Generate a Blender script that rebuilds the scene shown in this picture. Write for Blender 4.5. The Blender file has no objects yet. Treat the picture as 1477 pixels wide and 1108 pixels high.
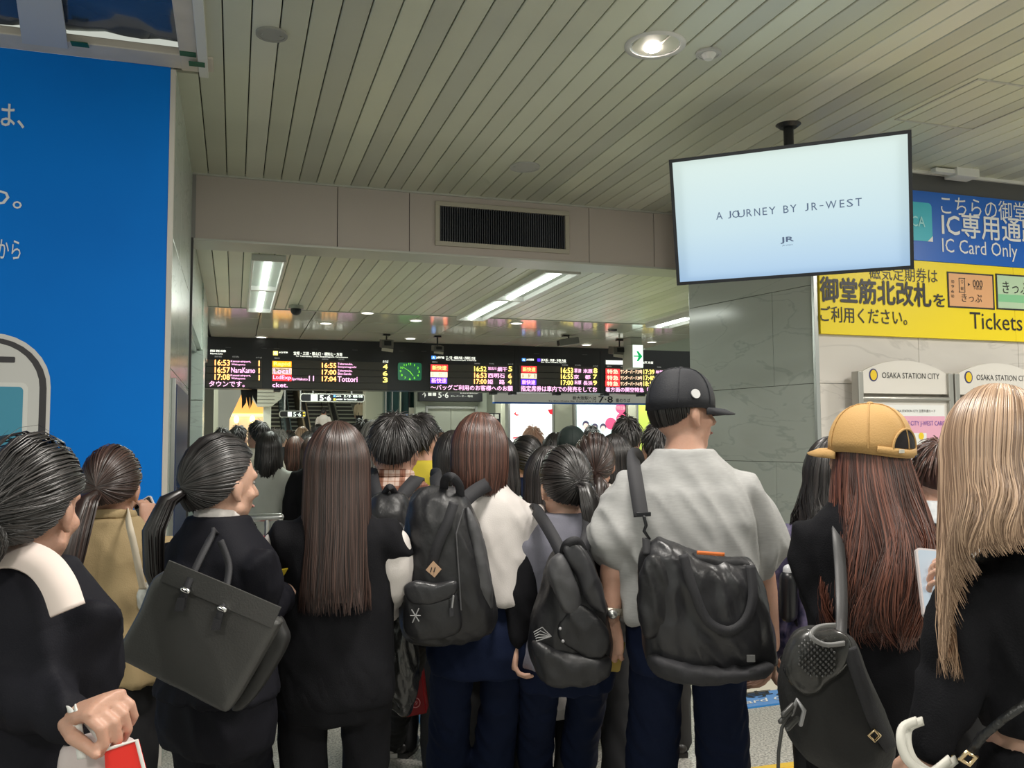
import bpy, bmesh, math, random
import numpy as np
from mathutils import Vector, Matrix, noise
from math import sin, cos, pi, radians, tan, atan2, sqrt

random.seed(7)
S = bpy.context.scene
COL = S.collection

# ------------------------------------------------------------------ camera
FPX, YAW, PITCH, ROLL, CAMZ = 1250.0, radians(17.75), radians(3.75), radians(-0.25), 1.55
_f = np.array([sin(YAW)*cos(PITCH), cos(YAW)*cos(PITCH), sin(PITCH)])
_r0 = np.array([cos(YAW), -sin(YAW), 0.0]); _u0 = np.cross(_r0, _f)
_r = _r0*cos(ROLL)+_u0*sin(ROLL); _u = np.cross(_r, _f)
cam_data = bpy.data.cameras.new('camera'); cam = bpy.data.objects.new('camera', cam_data); COL.objects.link(cam)
cam_data.sensor_fit = 'HORIZONTAL'; cam_data.sensor_width = 36.0
cam_data.lens = 36.0*FPX/1477.0
cam_data.clip_start = 0.02; cam_data.clip_end = 200
cam.matrix_world = Matrix(((_r[0], _u[0], -_f[0], 0), (_r[1], _u[1], -_f[1], 0), (_r[2], _u[2], -_f[2], CAMZ), (0, 0, 0, 1)))
S.camera = cam
S.view_settings.view_transform = 'Standard'; S.view_settings.look = 'None'
S.view_settings.exposure = 0.0; S.view_settings.gamma = 1.0; S.view_settings.use_curve_mapping = False

# ------------------------------------------------------------------ world: the open, evenly lit concourse behind the viewer
W_ = bpy.data.worlds.new('concourse'); S.world = W_; W_.use_nodes = True
W_.node_tree.nodes['Background'].inputs[0].default_value = (0.90, 0.95, 0.84, 1)
W_.node_tree.nodes['Background'].inputs[1].default_value = 0.60

def area(loc, sx, sy, power, col=(1.0, 0.98, 0.90), rot=(0, 0, 0)):
    l = bpy.data.lights.new('area_light', 'AREA'); l.shape = 'RECTANGLE'; l.size = sx; l.size_y = sy
    l.energy = power; l.color = col
    o = bpy.data.objects.new('area_light', l); COL.objects.link(o); o.location = loc; o.rotation_euler = rot
    return o
# unseen area lights added overhead and behind the viewer to brighten people and signs
for lx, ly in ((-1.5, -1.0), (1.6, -1.0), (4.6, -0.6), (0.8, 1.9), (3.7, 2.0), (5.9, 2.7)):
    area((lx, ly, 3.40), 0.5, 0.5, 62, (1.0, 0.95, 0.88))
# the fluorescent fittings of the further ceilings
area((0.70, 8.7, 2.98), 0.3, 2.6, 50, (0.93, 1.0, 0.90))
area((3.1, 8.9, 2.98), 0.3, 2.6, 50, (0.93, 1.0, 0.90))
area((5.3, 9.3, 2.98), 0.3, 2.6, 45, (0.93, 1.0, 0.90))
for lx, ly in ((-1.5, 15.5), (1.5, 15.3), (4.5, 15.3), (7.5, 15.2), (-1.0, 19.0), (3.0, 19.0)):
    area((lx, ly, 3.25), 0.8, 0.8, 60, (0.97, 1.0, 0.88))

# ------------------------------------------------------------------ pixel helpers
def ray(x, y): return _f+_r*(x-738.5)/FPX-_u*(y-554)/FPX
def W(px, py, d): return Vector(np.array([0, 0, CAMZ])+ray(px, py)*d)
def onz(x, y, z): d = ray(x, y); return Vector(np.array([0, 0, CAMZ])+d*((z-CAMZ)/d[2]))
def ony(x, y, Y): d = ray(x, y); return Vector(np.array([0, 0, CAMZ])+d*(Y/d[1]))
def onx(x, y, X): d = ray(x, y); return Vector(np.array([0, 0, CAMZ])+d*(X/d[0]))

# ------------------------------------------------------------------ materials
_M = {}
def mat(name, col, rough=0.6, metal=0.0, emit=0.0, ecol=None, bump=0.0, bscale=80.0, vary=0.0, vscale=3.0, stretch=(1, 1, 1), spec=0.5, sss=0.0, alpha=1.0, trans=0.0, coat=0.0, sheen=0.0, attr=None, col2=None):
    if name in _M: return _M[name]
    m = bpy.data.materials.new(name); _M[name] = m; m.use_nodes = True
    nt = m.node_tree; b = nt.nodes['Principled BSDF']
    c4 = tuple(col)+(1,)
    b.inputs['Base Color'].default_value = c4; b.inputs['Roughness'].default_value = rough
    b.inputs['Metallic'].default_value = metal; b.inputs['Specular IOR Level'].default_value = spec
    if emit: b.inputs['Emission Color'].default_value = tuple(ecol or col)+(1,); b.inputs['Emission Strength'].default_value = emit
    if sss: b.inputs['Subsurface Weight'].default_value = sss; b.inputs['Subsurface Radius'].default_value = (0.03, 0.012, 0.006); b.inputs['Subsurface Scale'].default_value = 0.3
    if alpha < 1: b.inputs['Alpha'].default_value = alpha
    if trans: b.inputs['Transmission Weight'].default_value = trans
    if coat: b.inputs['Coat Weight'].default_value = coat
    if sheen: b.inputs['Sheen Weight'].default_value = sheen; b.inputs['Sheen Roughness'].default_value = 0.4
    tc = None
    def coord():
        nonlocal tc
        if tc is None:
            t = nt.nodes.new('ShaderNodeTexCoord'); mp = nt.nodes.new('ShaderNodeMapping'); mp.inputs['Scale'].default_value = stretch
            nt.links.new(t.outputs['Object'], mp.inputs['Vector']); tc = mp.outputs['Vector']
        return tc
    if vary or col2:
        n = nt.nodes.new('ShaderNodeTexNoise'); n.inputs['Scale'].default_value = vscale; n.inputs['Detail'].default_value = 4
        nt.links.new(coord(), n.inputs['Vector'])
        rp = nt.nodes.new('ShaderNodeValToRGB'); nt.links.new(n.outputs['Fac'], rp.inputs['Fac'])
        a = tuple(max(0, x*(1-vary)) for x in col)+(1,); z = (tuple(col2) if col2 else tuple(min(1, x*(1+vary)) for x in col))+(1,)
        rp.color_ramp.elements[0].position = 0.35; rp.color_ramp.elements[1].position = 0.65
        rp.color_ramp.elements[0].color = a; rp.color_ramp.elements[1].color = z
        nt.links.new(rp.outputs['Color'], b.inputs['Base Color'])
    if attr:
        at = nt.nodes.new('ShaderNodeAttribute'); at.attribute_name = attr
        mx = nt.nodes.new('ShaderNodeMix'); mx.data_type = 'RGBA'; mx.blend_type = 'MIX'
        mx.inputs[6].default_value = c4; mx.inputs[7].default_value = tuple(col2 or [min(1, x*2.2) for x in col])+(1,)
        nt.links.new(at.outputs['Fac'], mx.inputs[0]); nt.links.new(mx.outputs[2], b.inputs['Base Color'])
    if bump:
        n = nt.nodes.new('ShaderNodeTexNoise'); n.inputs['Scale'].default_value = bscale; n.inputs['Detail'].default_value = 3
        nt.links.new(coord(), n.inputs['Vector'])
        bp = nt.nodes.new('ShaderNodeBump'); bp.inputs['Strength'].default_value = bump; bp.inputs['Distance'].default_value = 0.004
        nt.links.new(n.outputs['Fac'], bp.inputs['Height']); nt.links.new(bp.outputs['Normal'], b.inputs['Normal'])
    return m

def marble(name, base, vein, rough=0.18, scale=1.6, rot=0.6):
    m = bpy.data.materials.new(name); _M[name] = m; m.use_nodes = True; nt = m.node_tree; b = nt.nodes['Principled BSDF']
    t = nt.nodes.new('ShaderNodeTexCoord'); mp = nt.nodes.new('ShaderNodeMapping'); mp.inputs['Rotation'].default_value = (0, rot, 0.3); mp.inputs['Scale'].default_value = (1, 1, 3.2)
    nt.links.new(t.outputs['Object'], mp.inputs['Vector'])
    n = nt.nodes.new('ShaderNodeTexNoise'); n.inputs['Scale'].default_value = scale; n.inputs['Detail'].default_value = 9; n.inputs['Distortion'].default_value = 0.7
    nt.links.new(mp.outputs['Vector'], n.inputs['Vector'])
    rp = nt.nodes.new('ShaderNodeValToRGB'); e = rp.color_ramp.elements
    e[0].position = 0.3; e[0].color = tuple(x*0.93 for x in base)+(1,); e[1].position = 0.72; e[1].color = tuple(x*0.97 for x in base)+(1,)
    for p, c in ((0.475, base), (0.495, vein), (0.51, base)):
        k = e.new(p); k.color = tuple(c)+(1,)
    nt.links.new(n.outputs['Fac'], rp.inputs['Fac']); nt.links.new(rp.outputs['Color'], b.inputs['Base Color'])
    b.inputs['Roughness'].default_value = rough
    return m

# ------------------------------------------------------------------ mesh building
TMP = bpy.data.scenes.new('workshop')
def evaluate(ob):
    TMP.collection.objects.link(ob)
    with bpy.context.temp_override(scene=TMP, view_layer=TMP.view_layers[0]):
        dg = bpy.context.evaluated_depsgraph_get()
    dg.update()
    me = bpy.data.meshes.new_from_object(ob.evaluated_get(dg), preserve_all_data_layers=True, depsgraph=dg)
    TMP.collection.objects.unlink(ob); bpy.data.objects.remove(ob)
    return me

class G:
    def __init__(s): s.v = []; s.f = []
    def add(s, vs, fs):
        n = len(s.v); s.v += [tuple(v) for v in vs]; s.f += [tuple(i+n for i in f) for f in fs]; return s
    def box(s, c, size, m=None):
        x, y, z = size[0]/2, size[1]/2, size[2]/2; c = Vector(c)
        vs = [Vector((i*x, j*y, k*z)) for i in (-1, 1) for j in (-1, 1) for k in (-1, 1)]
        vs = [c+(m @ v if m else v) for v in vs]
        return s.add(vs, [(0, 1, 3, 2), (4, 6, 7, 5), (0, 4, 5, 1), (2, 3, 7, 6), (0, 2, 6, 4), (1, 5, 7, 3)])
    def box2(s, a, b): a = Vector(a); b = Vector(b); return s.box((a+b)/2, [abs(b[i]-a[i]) for i in range(3)])
    def loft(s, rings, close=True):
        n = len(rings[0]); vs = [p for r in rings for p in r]; fs = []
        for i in range(len(rings)-1):
            for j in range(n):
                k = (j+1) % n; fs.append((i*n+j, i*n+k, (i+1)*n+k, (i+1)*n+j))
        if close: fs.append(tuple(range(n-1, -1, -1))); fs.append(tuple((len(rings)-1)*n+j for j in range(n)))
        return s.add(vs, fs)
    def ell(s, c, r, m=None, nu=20, nv=12):
        c = Vector(c); rings = []
        for i in range(nv+1):
            t = pi*(0.02+0.96*i/nv); rings.append([c+(m @ Vector(p) if m else Vector(p)) for p in
                [(r[0]*sin(t)*cos(2*pi*j/nu), r[1]*sin(t)*sin(2*pi*j/nu), -r[2]*cos(t)) for j in range(nu)]])
        return s.loft(rings)
    def tube(s, pts, rad, n=12, up=None, flat=1.0, cap=True):
        pts = [Vector(p) for p in pts]
        if not hasattr(rad, '__len__'): rad = [rad]*len(pts)
        tang = []
        for i in range(len(pts)):
            a = pts[max(0, i-1)]; b = pts[min(len(pts)-1, i+1)]; t = (b-a)
            tang.append(t.normalized() if t.length > 1e-9 else Vector((0, 0, 1)))
        u = Vector(up) if up is not None else (Vector((1, 0, 0)) if abs(tang[0].x) < 0.8 else Vector((0, 1, 0)))
        rings = []; frames = []
        for t in tang:
            u = (u-t*u.dot(t)); u = u.normalized() if u.length > 1e-6 else t.orthogonal().normalized()
            frames.append((u.copy(), t.cross(u)))
        def ring(p, fr, r): return [p+fr[0]*(r*cos(2*pi*j/n))+fr[1]*(r*flat*sin(2*pi*j/n)) for j in range(n)]
        if cap:
            for a in (80, 50, 25): rings.append(ring(pts[0]-tang[0]*rad[0]*sin(radians(a))*min(1, flat+0.2), frames[0], rad[0]*cos(radians(a))))
        for p, fr, r in zip(pts, frames, rad): rings.append(ring(p, fr, r))
        if cap:
            for a in (25, 50, 80): rings.append(ring(pts[-1]+tang[-1]*rad[-1]*sin(radians(a))*min(1, flat+0.2), frames[-1], rad[-1]*cos(radians(a))))
        return s.loft(rings)
    def prism(s, poly, o, ax, up, depth):
        """polygon (list of 2d) on plane o+ax*x+up*y extruded by the vector depth"""
        o = Vector(o); ax = Vector(ax); up = Vector(up); d = Vector(depth); n = len(poly)
        a = [o+ax*p[0]+up*p[1] for p in poly]; b = [p+d for p in a]
        return s.add(a+b, [tuple(range(n)), tuple(range(2*n-1, n-1, -1))]+[(i, i+n, (i+1) % n+n, (i+1) % n) for i in range(n)])
    def mesh(s, name='m', smooth=False):
        me = bpy.data.meshes.new(name); me.from_pydata(s.v, [], s.f); me.update()
        if smooth: me.polygons.foreach_set('use_smooth', [True]*len(me.polygons))
        return me

def fix_normals(me):
    bm = bmesh.new(); bm.from_mesh(me); bmesh.ops.recalc_face_normals(bm, faces=bm.faces); bm.to_mesh(me); bm.free()

MWD = {}
def thing(name, label, cat, loc=(0, 0, 0), rotz=0.0, group=None, kind=None):
    o = bpy.data.objects.new(name, None); COL.objects.link(o); o.empty_display_size = 0.05
    o.matrix_world = MWD[o.name] = Matrix.Translation(Vector(loc)) @ Matrix.Rotation(rotz, 4, 'Z')
    o['label'] = label; o['category'] = cat
    if group: o['group'] = group
    if kind: o['kind'] = kind
    return o
def tag(o, label, cat, group=None):
    o['label'] = label; o['category'] = cat
    if group: o['group'] = group
    return o
def obj(name, g, m, parent=None, smooth=None, bevel=0.0, seg=2, local=False, label=None, kind=None, fix=True, loc=None):
    """g in world coordinates (or in the parent's when local); linked under parent without moving"""
    if isinstance(g, G):
        me = g.mesh(name, bool(smooth))
        if fix: fix_normals(me)
    else: me = g
    if parent is not None and not local:
        me.transform(MWD[parent.name].inverted())
    elif loc is not None:
        me.transform(Matrix.Translation(-Vector(loc)))
    o = bpy.data.objects.new(name, me); COL.objects.link(o)
    if m is not None:
        me.materials.clear()
        for k in (m if isinstance(m, (list, tuple)) else [m]): me.materials.append(k)
    if parent is not None:
        o.parent = parent; MWD[o.name] = MWD[parent.name]
    elif loc is not None:
        o.matrix_world = MWD[o.name] = Matrix.Translation(Vector(loc))
    else: MWD[o.name] = Matrix.Identity(4)
    if bevel:
        b = o.modifiers.new('bevel', 'BEVEL'); b.width = bevel; b.segments = seg; b.limit_method = 'ANGLE'; b.angle_limit = radians(40)
    if label: o['label'] = label
    if kind: o['kind'] = kind
    return o
def struct(name, g, m, parent=None, **k):
    o = obj(name, g, m, parent, **k)
    if parent is None: o['kind'] = 'structure'
    return o

_TX = {}
def text_mesh(body, off=0.0):
    if body not in _TX:
        c = bpy.data.curves.new('t', 'FONT'); c.body = body; c.resolution_u = 2
        _TX[body] = evaluate(bpy.data.objects.new('t', c)); bpy.data.curves.remove(c)
    me = _TX[body].copy()
    if off > 0:      # heavier strokes: the outline repeated with small shifts, one depth step each
        bm = bmesh.new(); bm.from_mesh(me); base = list(bm.verts)+list(bm.edges)+list(bm.faces); k = 0
        for dx, dy in ((off, 0), (-off, 0), (0, off), (0, -off)):
            k += 1; r = bmesh.ops.duplicate(bm, geom=base)
            for v in r['geom']:
                if isinstance(v, bmesh.types.BMVert): v.co += Vector((dx, dy, 0.0004*k))
        bm.to_mesh(me); bm.free()
    return me
def lettering(body, m, parent, o, ax, up, rect, off=0.0, name='lettering', fit=True, lift=0.002, label=None):
    """text fitted into rect (x0,z0,x1,z1) of the plane o+ax*x+up*z"""
    me = text_mesh(body, off)
    if body == '1': rect = (rect[0]*0.68+rect[2]*0.32, rect[1], rect[0]*0.32+rect[2]*0.68, rect[3])
    n = len(me.vertices); co = np.empty(n*3); me.vertices.foreach_get('co', co); co = co.reshape(-1, 3)
    lo = co.min(0); hi = co.max(0); x0, z0, x1, z1 = rect
    a = np.array(Vector(ax)); b = np.array(Vector(up)); nrm = np.cross(a, b)
    u = (co[:, 0]-lo[0])/max(1e-6, hi[0]-lo[0])*(x1-x0)+x0; w = (co[:, 1]-lo[1])/max(1e-6, hi[1]-lo[1])*(z1-z0)+z0
    p = np.array(Vector(o))+u[:, None]*a+w[:, None]*b+nrm*(lift+co[:, 2:3])
    me.vertices.foreach_set('co', p.ravel()); me.update()
    return obj(name, me, m, parent, label=label)
def letter_y(body, m, parent, Y, px, off=0.0, **k):
    """text on a plane facing the viewer at world Y; px = (left, top, right, bottom) in photograph pixels"""
    xm, ym = (px[0]+px[2])/2, (px[1]+px[3])/2
    a = ony(px[0], ym, Y); b = ony(px[2], ym, Y); t = ony(xm, px[1], Y); d = ony(xm, px[3], Y)
    return lettering(body, m, parent, (0, Y, 0), (1, 0, 0), (0, 0, 1), (a.x, d.z, b.x, t.z), off, **k)
def rect_y(px, Y, depth=0.02):
    xm, ym = (px[0]+px[2])/2, (px[1]+px[3])/2
    a = ony(px[0], ym, Y); b = ony(px[2], ym, Y); t = ony(xm, px[1], Y); d = ony(xm, px[3], Y)
    return G().box2((a.x, Y, d.z), (b.x, Y+depth, t.z))
# ================================================================== STRUCTURE
m_slat = [mat('slat_paint_%d' % i, c, 0.40, 0.25, vary=0.04, vscale=1.2) for i, c in enumerate([(0.66, 0.67, 0.55), (0.72, 0.735, 0.60), (0.58, 0.59, 0.50), (0.77, 0.775, 0.66)])]
m_gap = mat('ceiling_void', (0.03, 0.03, 0.03), 0.9)
m_trimp = mat('ceiling_trim_paint', (0.55, 0.55, 0.50), 0.4, 0.2)
m_beam = mat('beam_plaster', (0.56, 0.49, 0.45), 0.65, vary=0.03, vscale=1.0)
m_white = mat('white_enamel', (0.75, 0.75, 0.72), 0.4)
m_black = mat('black_enamel', (0.012, 0.013, 0.016), 0.35)
m_blackm = mat('black_matt', (0.01, 0.01, 0.012), 0.7)
m_steel = mat('brushed_steel', (0.55, 0.56, 0.55), 0.3, 0.9)
m_chrome = mat('chrome', (0.8, 0.8, 0.8), 0.12, 1.0)
m_grout = mat('joint_filler', (0.10, 0.10, 0.09), 0.8)
m_marG = marble('green_grey_marble', (0.52, 0.56, 0.52), (0.42, 0.46, 0.43), 0.12, 1.3)
m_marW = marble('warm_grey_marble', (0.68, 0.645, 0.60), (0.58, 0.55, 0.51), 0.3, 1.2, 0.9)
m_marP = marble('pale_green_marble', (0.56, 0.63, 0.57), (0.45, 0.50, 0.46), 0.2, 2.0)
m_tube = mat('lit_tube', (1, 1, 1), 0.5, emit=4.0, ecol=(0.95, 1.0, 0.93))

ZC, ZC2 = 3.45, 3.12
YB = 6.42      # the bulkhead beam
# floor: speckled granite
m_floor = bpy.data.materials.new('speckled_granite'); m_floor.use_nodes = True
nt = m_floor.node_tree; bs = nt.nodes['Principled BSDF']; tcn = nt.nodes.new('ShaderNodeTexCoord')
n1 = nt.nodes.new('ShaderNodeTexNoise'); n1.inputs['Scale'].default_value = 95; n1.inputs['Detail'].default_value = 2
nt.links.new(tcn.outputs['Object'], n1.inputs['Vector'])
rp = nt.nodes.new('ShaderNodeValToRGB'); e = rp.color_ramp.elements
e[0].position = 0.36; e[0].color = (0.17, 0.17, 0.155, 1); e[1].position = 0.62; e[1].color = (0.60, 0.58, 0.53, 1); k = e.new(0.48); k.color = (0.40, 0.39, 0.36, 1)
nt.links.new(n1.outputs['Fac'], rp.inputs['Fac']); nt.links.new(rp.outputs['Color'], bs.inputs['Base Color']); bs.inputs['Roughness'].default_value = 0.28
struct('floor', G().box2((-5, -4, -0.1), (14, 34, 0)), m_floor)

# main ceiling
ceil = struct('ceiling', G().box2((-0.16, -3.0, ZC+0.025), (9.6, YB+0.3, ZC+0.06)).box2((-0.34, 4.62, ZC+0.025), (-0.16, YB+0.3, ZC+0.06)), m_gap)
PITCHX = 0.125
def slat_mesh(w, L, name='slat'):
    h = 0.018; b = 0.004
    prof = [(-w/2, h), (-w/2, b), (-w/2+b, 0), (w/2-b, 0), (w/2, b), (w/2, h)]
    return G().prism(prof, (0, -L/2, 0), (1, 0, 0), (0, 0, 1), (0, L, 0)).mesh(name)
_sl = {}
def add_slat(parent, x, y0, y1, z, w=PITCHX-0.006, name='slat'):
    key = (round(w, 4), round(y1-y0, 3), name)
    mi = random.choice([0, 0, 1, 1, 2, 3])
    if key+(mi,) not in _sl:
        me = slat_mesh(w, y1-y0); fix_normals(me); me.materials.append(m_slat[mi]); _sl[key+(mi,)] = me
    o = bpy.data.objects.new(name, _sl[key+(mi,)]); COL.objects.link(o); o.parent = parent
    o.location = (x, (y0+y1)/2, z); return o
x = -0.335+PITCHX/2+0.005
while x < 9.3:
    if x < -0.16: add_slat(ceil, x, 4.66, YB, ZC)
    elif x > 3.72: add_slat(ceil, x, -2.6, 4.88, ZC)
    else: add_slat(ceil, x, -2.6, YB, ZC)
    x += PITCHX
# ceiling edge trims
struct('trim_1', G().box2((-0.345, 4.6, ZC-0.012), (-0.325, YB, ZC+0.02)), m_trimp)
struct('trim_2', G().box2((-0.33, YB-0.02, ZC-0.012), (3.95, YB, ZC+0.02)), m_trimp)
struct('trim_3', G().box2((3.66, 4.855, ZC-0.02), (9.3, 4.88, ZC)), m_white)

# bulkhead beam
zb = 2.985
beam = thing('bulkhead_beam', 'long mauve-grey bulkhead beam crossing the ceiling, with the black air grille in it', 'beam', (1.8, YB, zb))
for a, b_ in ((-0.32, 0.70), (0.705, 1.24), (2.72, 3.30), (3.305, 3.95)):
    obj('panel', G().box2((a, YB, zb), (b_, YB+0.3, ZC+0.03)), m_beam, beam, bevel=0.002)
obj('panel', G().box2((1.245, YB, zb), (2.715, YB+0.3, 3.05)).box2((1.245, YB, 3.385), (2.715, YB+0.3, ZC+0.03)).box2((1.245, YB, 3.05), (1.45, YB+0.3, 3.385)).box2((2.53, YB, 3.05), (2.715, YB+0.3, 3.385)), m_beam, beam)
obj('edge_strip', G().box2((-0.32, YB-0.012, zb-0.015), (3.95, YB+0.3, zb)), m_trimp, beam)
obj('edge_strip', G().box2((-0.325, YB-0.015, zb), (-0.285, YB, ZC)), mat('grey_strip', (0.30, 0.29, 0.28), 0.5), beam)
vent = thing('air_grille', 'black slatted air grille in a cream frame on the bulkhead beam', 'vent', (1.99, YB, 3.05))
fr = G(); fx0, fx1, fz0, fz1 = 1.44, 2.54, 3.045, 3.39
fr.box2((fx0, YB-0.02, fz0), (fx1, YB+0.02, fz0+0.035)).box2((fx0, YB-0.02, fz1-0.035), (fx1, YB+0.02, fz1)).box2((fx0, YB-0.02, fz0+0.035), (fx0+0.035, YB+0.02, fz1-0.035)).box2((fx1-0.035, YB-0.02, fz0+0.035), (fx1, YB+0.02, fz1-0.035))
obj('frame', fr, mat('cream_frame', (0.50, 0.46, 0.38), 0.5), vent, bevel=0.003)
obj('backing', G().box2((fx0+0.03, YB+0.03, fz0+0.03), (fx1-0.03, YB+0.05, fz1-0.03)), m_blackm, vent)
fin = G().box((0, 0, 0), (0.006, 0.035, fz1-fz0-0.07)).mesh('fin'); fin.materials.append(mat('grille_fin', (0.07, 0.075, 0.09), 0.5))
for i in range(56):
    o = bpy.data.objects.new('fin', fin); COL.objects.link(o); o.parent = vent
    o.location = (fx0+0.044+i*(fx1-fx0-0.088)/55-1.99, 0.005, (fz0+fz1)/2-3.05)
gb = G()
for i in range(9): gb.box((1.99, YB+0.022, fz0+0.06+i*0.028), (fx1-fx0-0.07, 0.003, 0.004))
obj('mesh_bars', gb, mat('grille_bar', (0.10, 0.11, 0.13), 0.5), vent)

# second ceiling (slatted) and glossy panel ceiling beyond
YJ = 10.55
ceil2 = struct('ceiling', G().box2((-0.4, YB+0.3, ZC2+0.025), (6.6, 14.2, ZC2+0.06)), m_gap)
x = -0.335+PITCHX/2+0.01
while x < 6.5:
    add_slat(ceil2, x, YB+0.3, YJ, ZC2); x += PITCHX
m_gloss = mat('glossy_ceiling_panel', (0.74, 0.75, 0.63), 0.13, 0.2, vary=0.03, vscale=1.0)
pm = {}
pw = 0.64; rows = [(YJ+0.015, 11.45), (11.46, 12.40), (12.41, 13.62)]
for j, (a, b_) in enumerate(rows):
    pm[j] = G().box((0, 0, 0.01), (pw-0.012, b_-a-0.01, 0.02)).mesh('panel'); pm[j].materials.append(m_gloss)
    for i in range(11):
        o = bpy.data.objects.new('ceiling_panel', pm[j]); COL.objects.link(o); o.parent = ceil2
        o.location = (-0.36+pw/2+i*pw, (a+b_)/2, ZC2+0.002); o.rotation_euler = (random.uniform(-.004, .004), random.uniform(-.006, .006), 0)
struct('trim_4', G().box2((-0.34, YJ-0.008, ZC2-0.01), (6.5, YJ+0.012, ZC2+0.02)), m_trimp)
struct('ceiling', G().box2((-4, 14.2, 4.2), (14, 34, 4.3)), mat('far_ceiling', (0.55, 0.56, 0.48), 0.4))

# left wall: marble veneer between hoarding and passage
XL = -0.31
wl = struct('wall_left', G().box2((-0.6, 4.62, 0), (XL-0.02, 6.45, ZC+0.03)), m_grout)
zs = [0, 0.62, 1.27, 1.92, 2.57, 3.02, ZC]
ys = [4.62, 5.25, 6.42]
for i in range(len(zs)-1):
    for j in range(2):
        obj('marble_panel', G().box2((XL-0.02, ys[j]+0.002, zs[i]+0.002), (XL, ys[j+1]-0.002, zs[i+1]-0.002)), m_marP, wl, bevel=0.0015)
struct('trim_5', G().box2((XL-0.005, 6.40, 0), (XL+0.015, 6.45, zb)), mat('dark_gasket', (0.05, 0.05, 0.05), 0.5))
# header and soffit of the side passage, far pilaster
struct('wall_left', G().box2((-2.2, 6.45, 2.46), (XL-0.012, 9.0, ZC2+0.06)), m_marP)
struct('wall_left', G().box2((-2.2, 9.0, 2.46), (-0.31, 10.5, ZC2+0.06)), m_marP)
struct('trim_6', G().box2((-2.2, 6.44, 2.43), (-0.36, 8.98, 2.459)), mat('soffit_gloss', (0.5, 0.54, 0.5), 0.1))
pil = struct('wall_left', G().box2((-0.9, 9.02, 0), (-0.35, 10.5, 2.46)), m_grout)
for i in range(5):
    obj('marble_panel', G().box2((-0.45, 9.0, i*0.49+0.003), (-0.30, 9.5, (i+1)*0.49-0.003)), m_marP, pil, bevel=0.002)
    obj('marble_panel', G().box2((-0.92, 9.0, i*0.49+0.003), (-0.455, 9.5, (i+1)*0.49-0.003)), m_marP, pil, bevel=0.002)
struct('wall_left', G().box2((-2.6, 6.0, 0), (-2.4, 9.2, 2.5)), m_marP)

# pillar with the angled veneer, and the right wall
YW = 4.88
PC = Vector((3.69, YW, 0)); pdir = Vector((-0.222, 0.975, 0)).normalized(); plen = 1.22
pn = Vector((-pdir.y, pdir.x, 0))      # outwards (to the left)
pc = [PC, PC+pdir*plen, PC+pdir*plen+Vector((0.6, 0.4, 0)), PC+Vector((1.4, 1.6, 0)), PC+Vector((1.4, 0.02, 0))]
pillar = struct('wall_right', G().prism([(p.x+0.02, p.y+0.02) for p in pc], (0, 0, 0), (1, 0, 0), (0, 1, 0), (0, 0, ZC+0.02)), m_grout)
zj = [0.10, 0.82, 1.395, 1.925, 2.59, 3.2, ZC]
for i in range(len(zj)-1):
    segs = [(0, plen)] if i not in (1, 3) else [(0, 0.36), (0.362, plen)]
    if i in (0,): segs = [(0, 0.7), (0.702, plen)]
    for a, b_ in segs:
        A = PC+pdir*(a+0.001); B = PC+pdir*(b_-0.001)
        obj('marble_panel', G().prism([(A.x, A.y), (B.x, B.y), (B.x-pn.x*0.025, B.y-pn.y*0.025), (A.x-pn.x*0.025, A.y-pn.y*0.025)], (0, 0, zj[i]+0.0015), (1, 0, 0), (0, 1, 0), (0, 0, zj[i+1]-zj[i]-0.003)), m_marG, pillar, bevel=0.0015)
struct('baseboard_right', G().prism([(PC.x-0.03, PC.y-0.05), ((PC+pdir*plen).x-0.03, (PC+pdir*plen).y), ((PC+pdir*plen).x, (PC+pdir*plen).y), (PC.x, PC.y)], (0, 0, 0), (1, 0, 0), (0, 1, 0), (0, 0, 0.10)), m_black)
struct('trim_7', G().box2((PC.x-0.008, YW-0.018, 0), (PC.x+0.022, YW+0.01, ZC)), m_steel, bevel=0.003)
wr = struct('wall_right', G().box2((PC.x+0.022, YW+0.02, 0), (9.3, YW+0.2, ZC+0.02)), m_grout)
zj2 = [0.0, 0.72, 1.395, 1.925, 2.59, 3.30]
xj = [PC.x+0.022, 4.55, 5.45, 6.35, 7.3, 8.3, 9.3]
for i in range(5):
    for j in range(6):
        if i == 4 and j > 1: pass
        obj('marble_panel', G().box2((xj[j]+0.0015, YW, zj2[i]+0.0015), (xj[j+1]-0.0015, YW+0.02, zj2[i+1]-0.0015)), m_marW, wr, bevel=0.0015)
obj('dark_band', G().box2((PC.x+0.022, YW-0.005, 3.302), (9.3, YW+0.02, ZC)), mat('dark_band_paint', (0.09, 0.09, 0.09), 0.6), wr)

# blue hoarding on the left, opening above it sheeted with plastic
YH = 4.585
hoard = thing('blue_hoarding', 'bright blue printed hoarding wall on the far left with a giant pictured phone', 'hoarding', (-1.9, YH, 0))
m_blue = mat('blue_print', (0.0, 0.22, 0.80), 0.6, spec=0.15, col2=(0.0, 0.17, 0.66), vary=0.0, vscale=0.5)
for a, b_ in ((-3.6, -2.4), (-2.4, -1.2), (-1.2, -0.335)):
    obj('board', G().box2((a+0.0005, YH, 0), (b_-0.0005, YH+0.03, 3.44)), m_blue, hoard)
obj('edge_strip', G().box2((-0.335, YH-0.005, 0), (-0.31, YH+0.035, 3.43)), mat('cream_edge', (0.62, 0.58, 0.52), 0.5), hoard, bevel=0.002)
m_wp = mat('print_white', (0.78, 0.80, 0.82), 0.4)
letter_y('は、', m_wp, hoard, YH, (-8, 150, 36, 184), 0.01)
letter_y('つ。', m_wp, hoard, YH, (-22, 275, 32, 300), 0.01)
letter_y('から', m_wp, hoard, YH, (-4, 346, 30, 374), 0.005)
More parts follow.
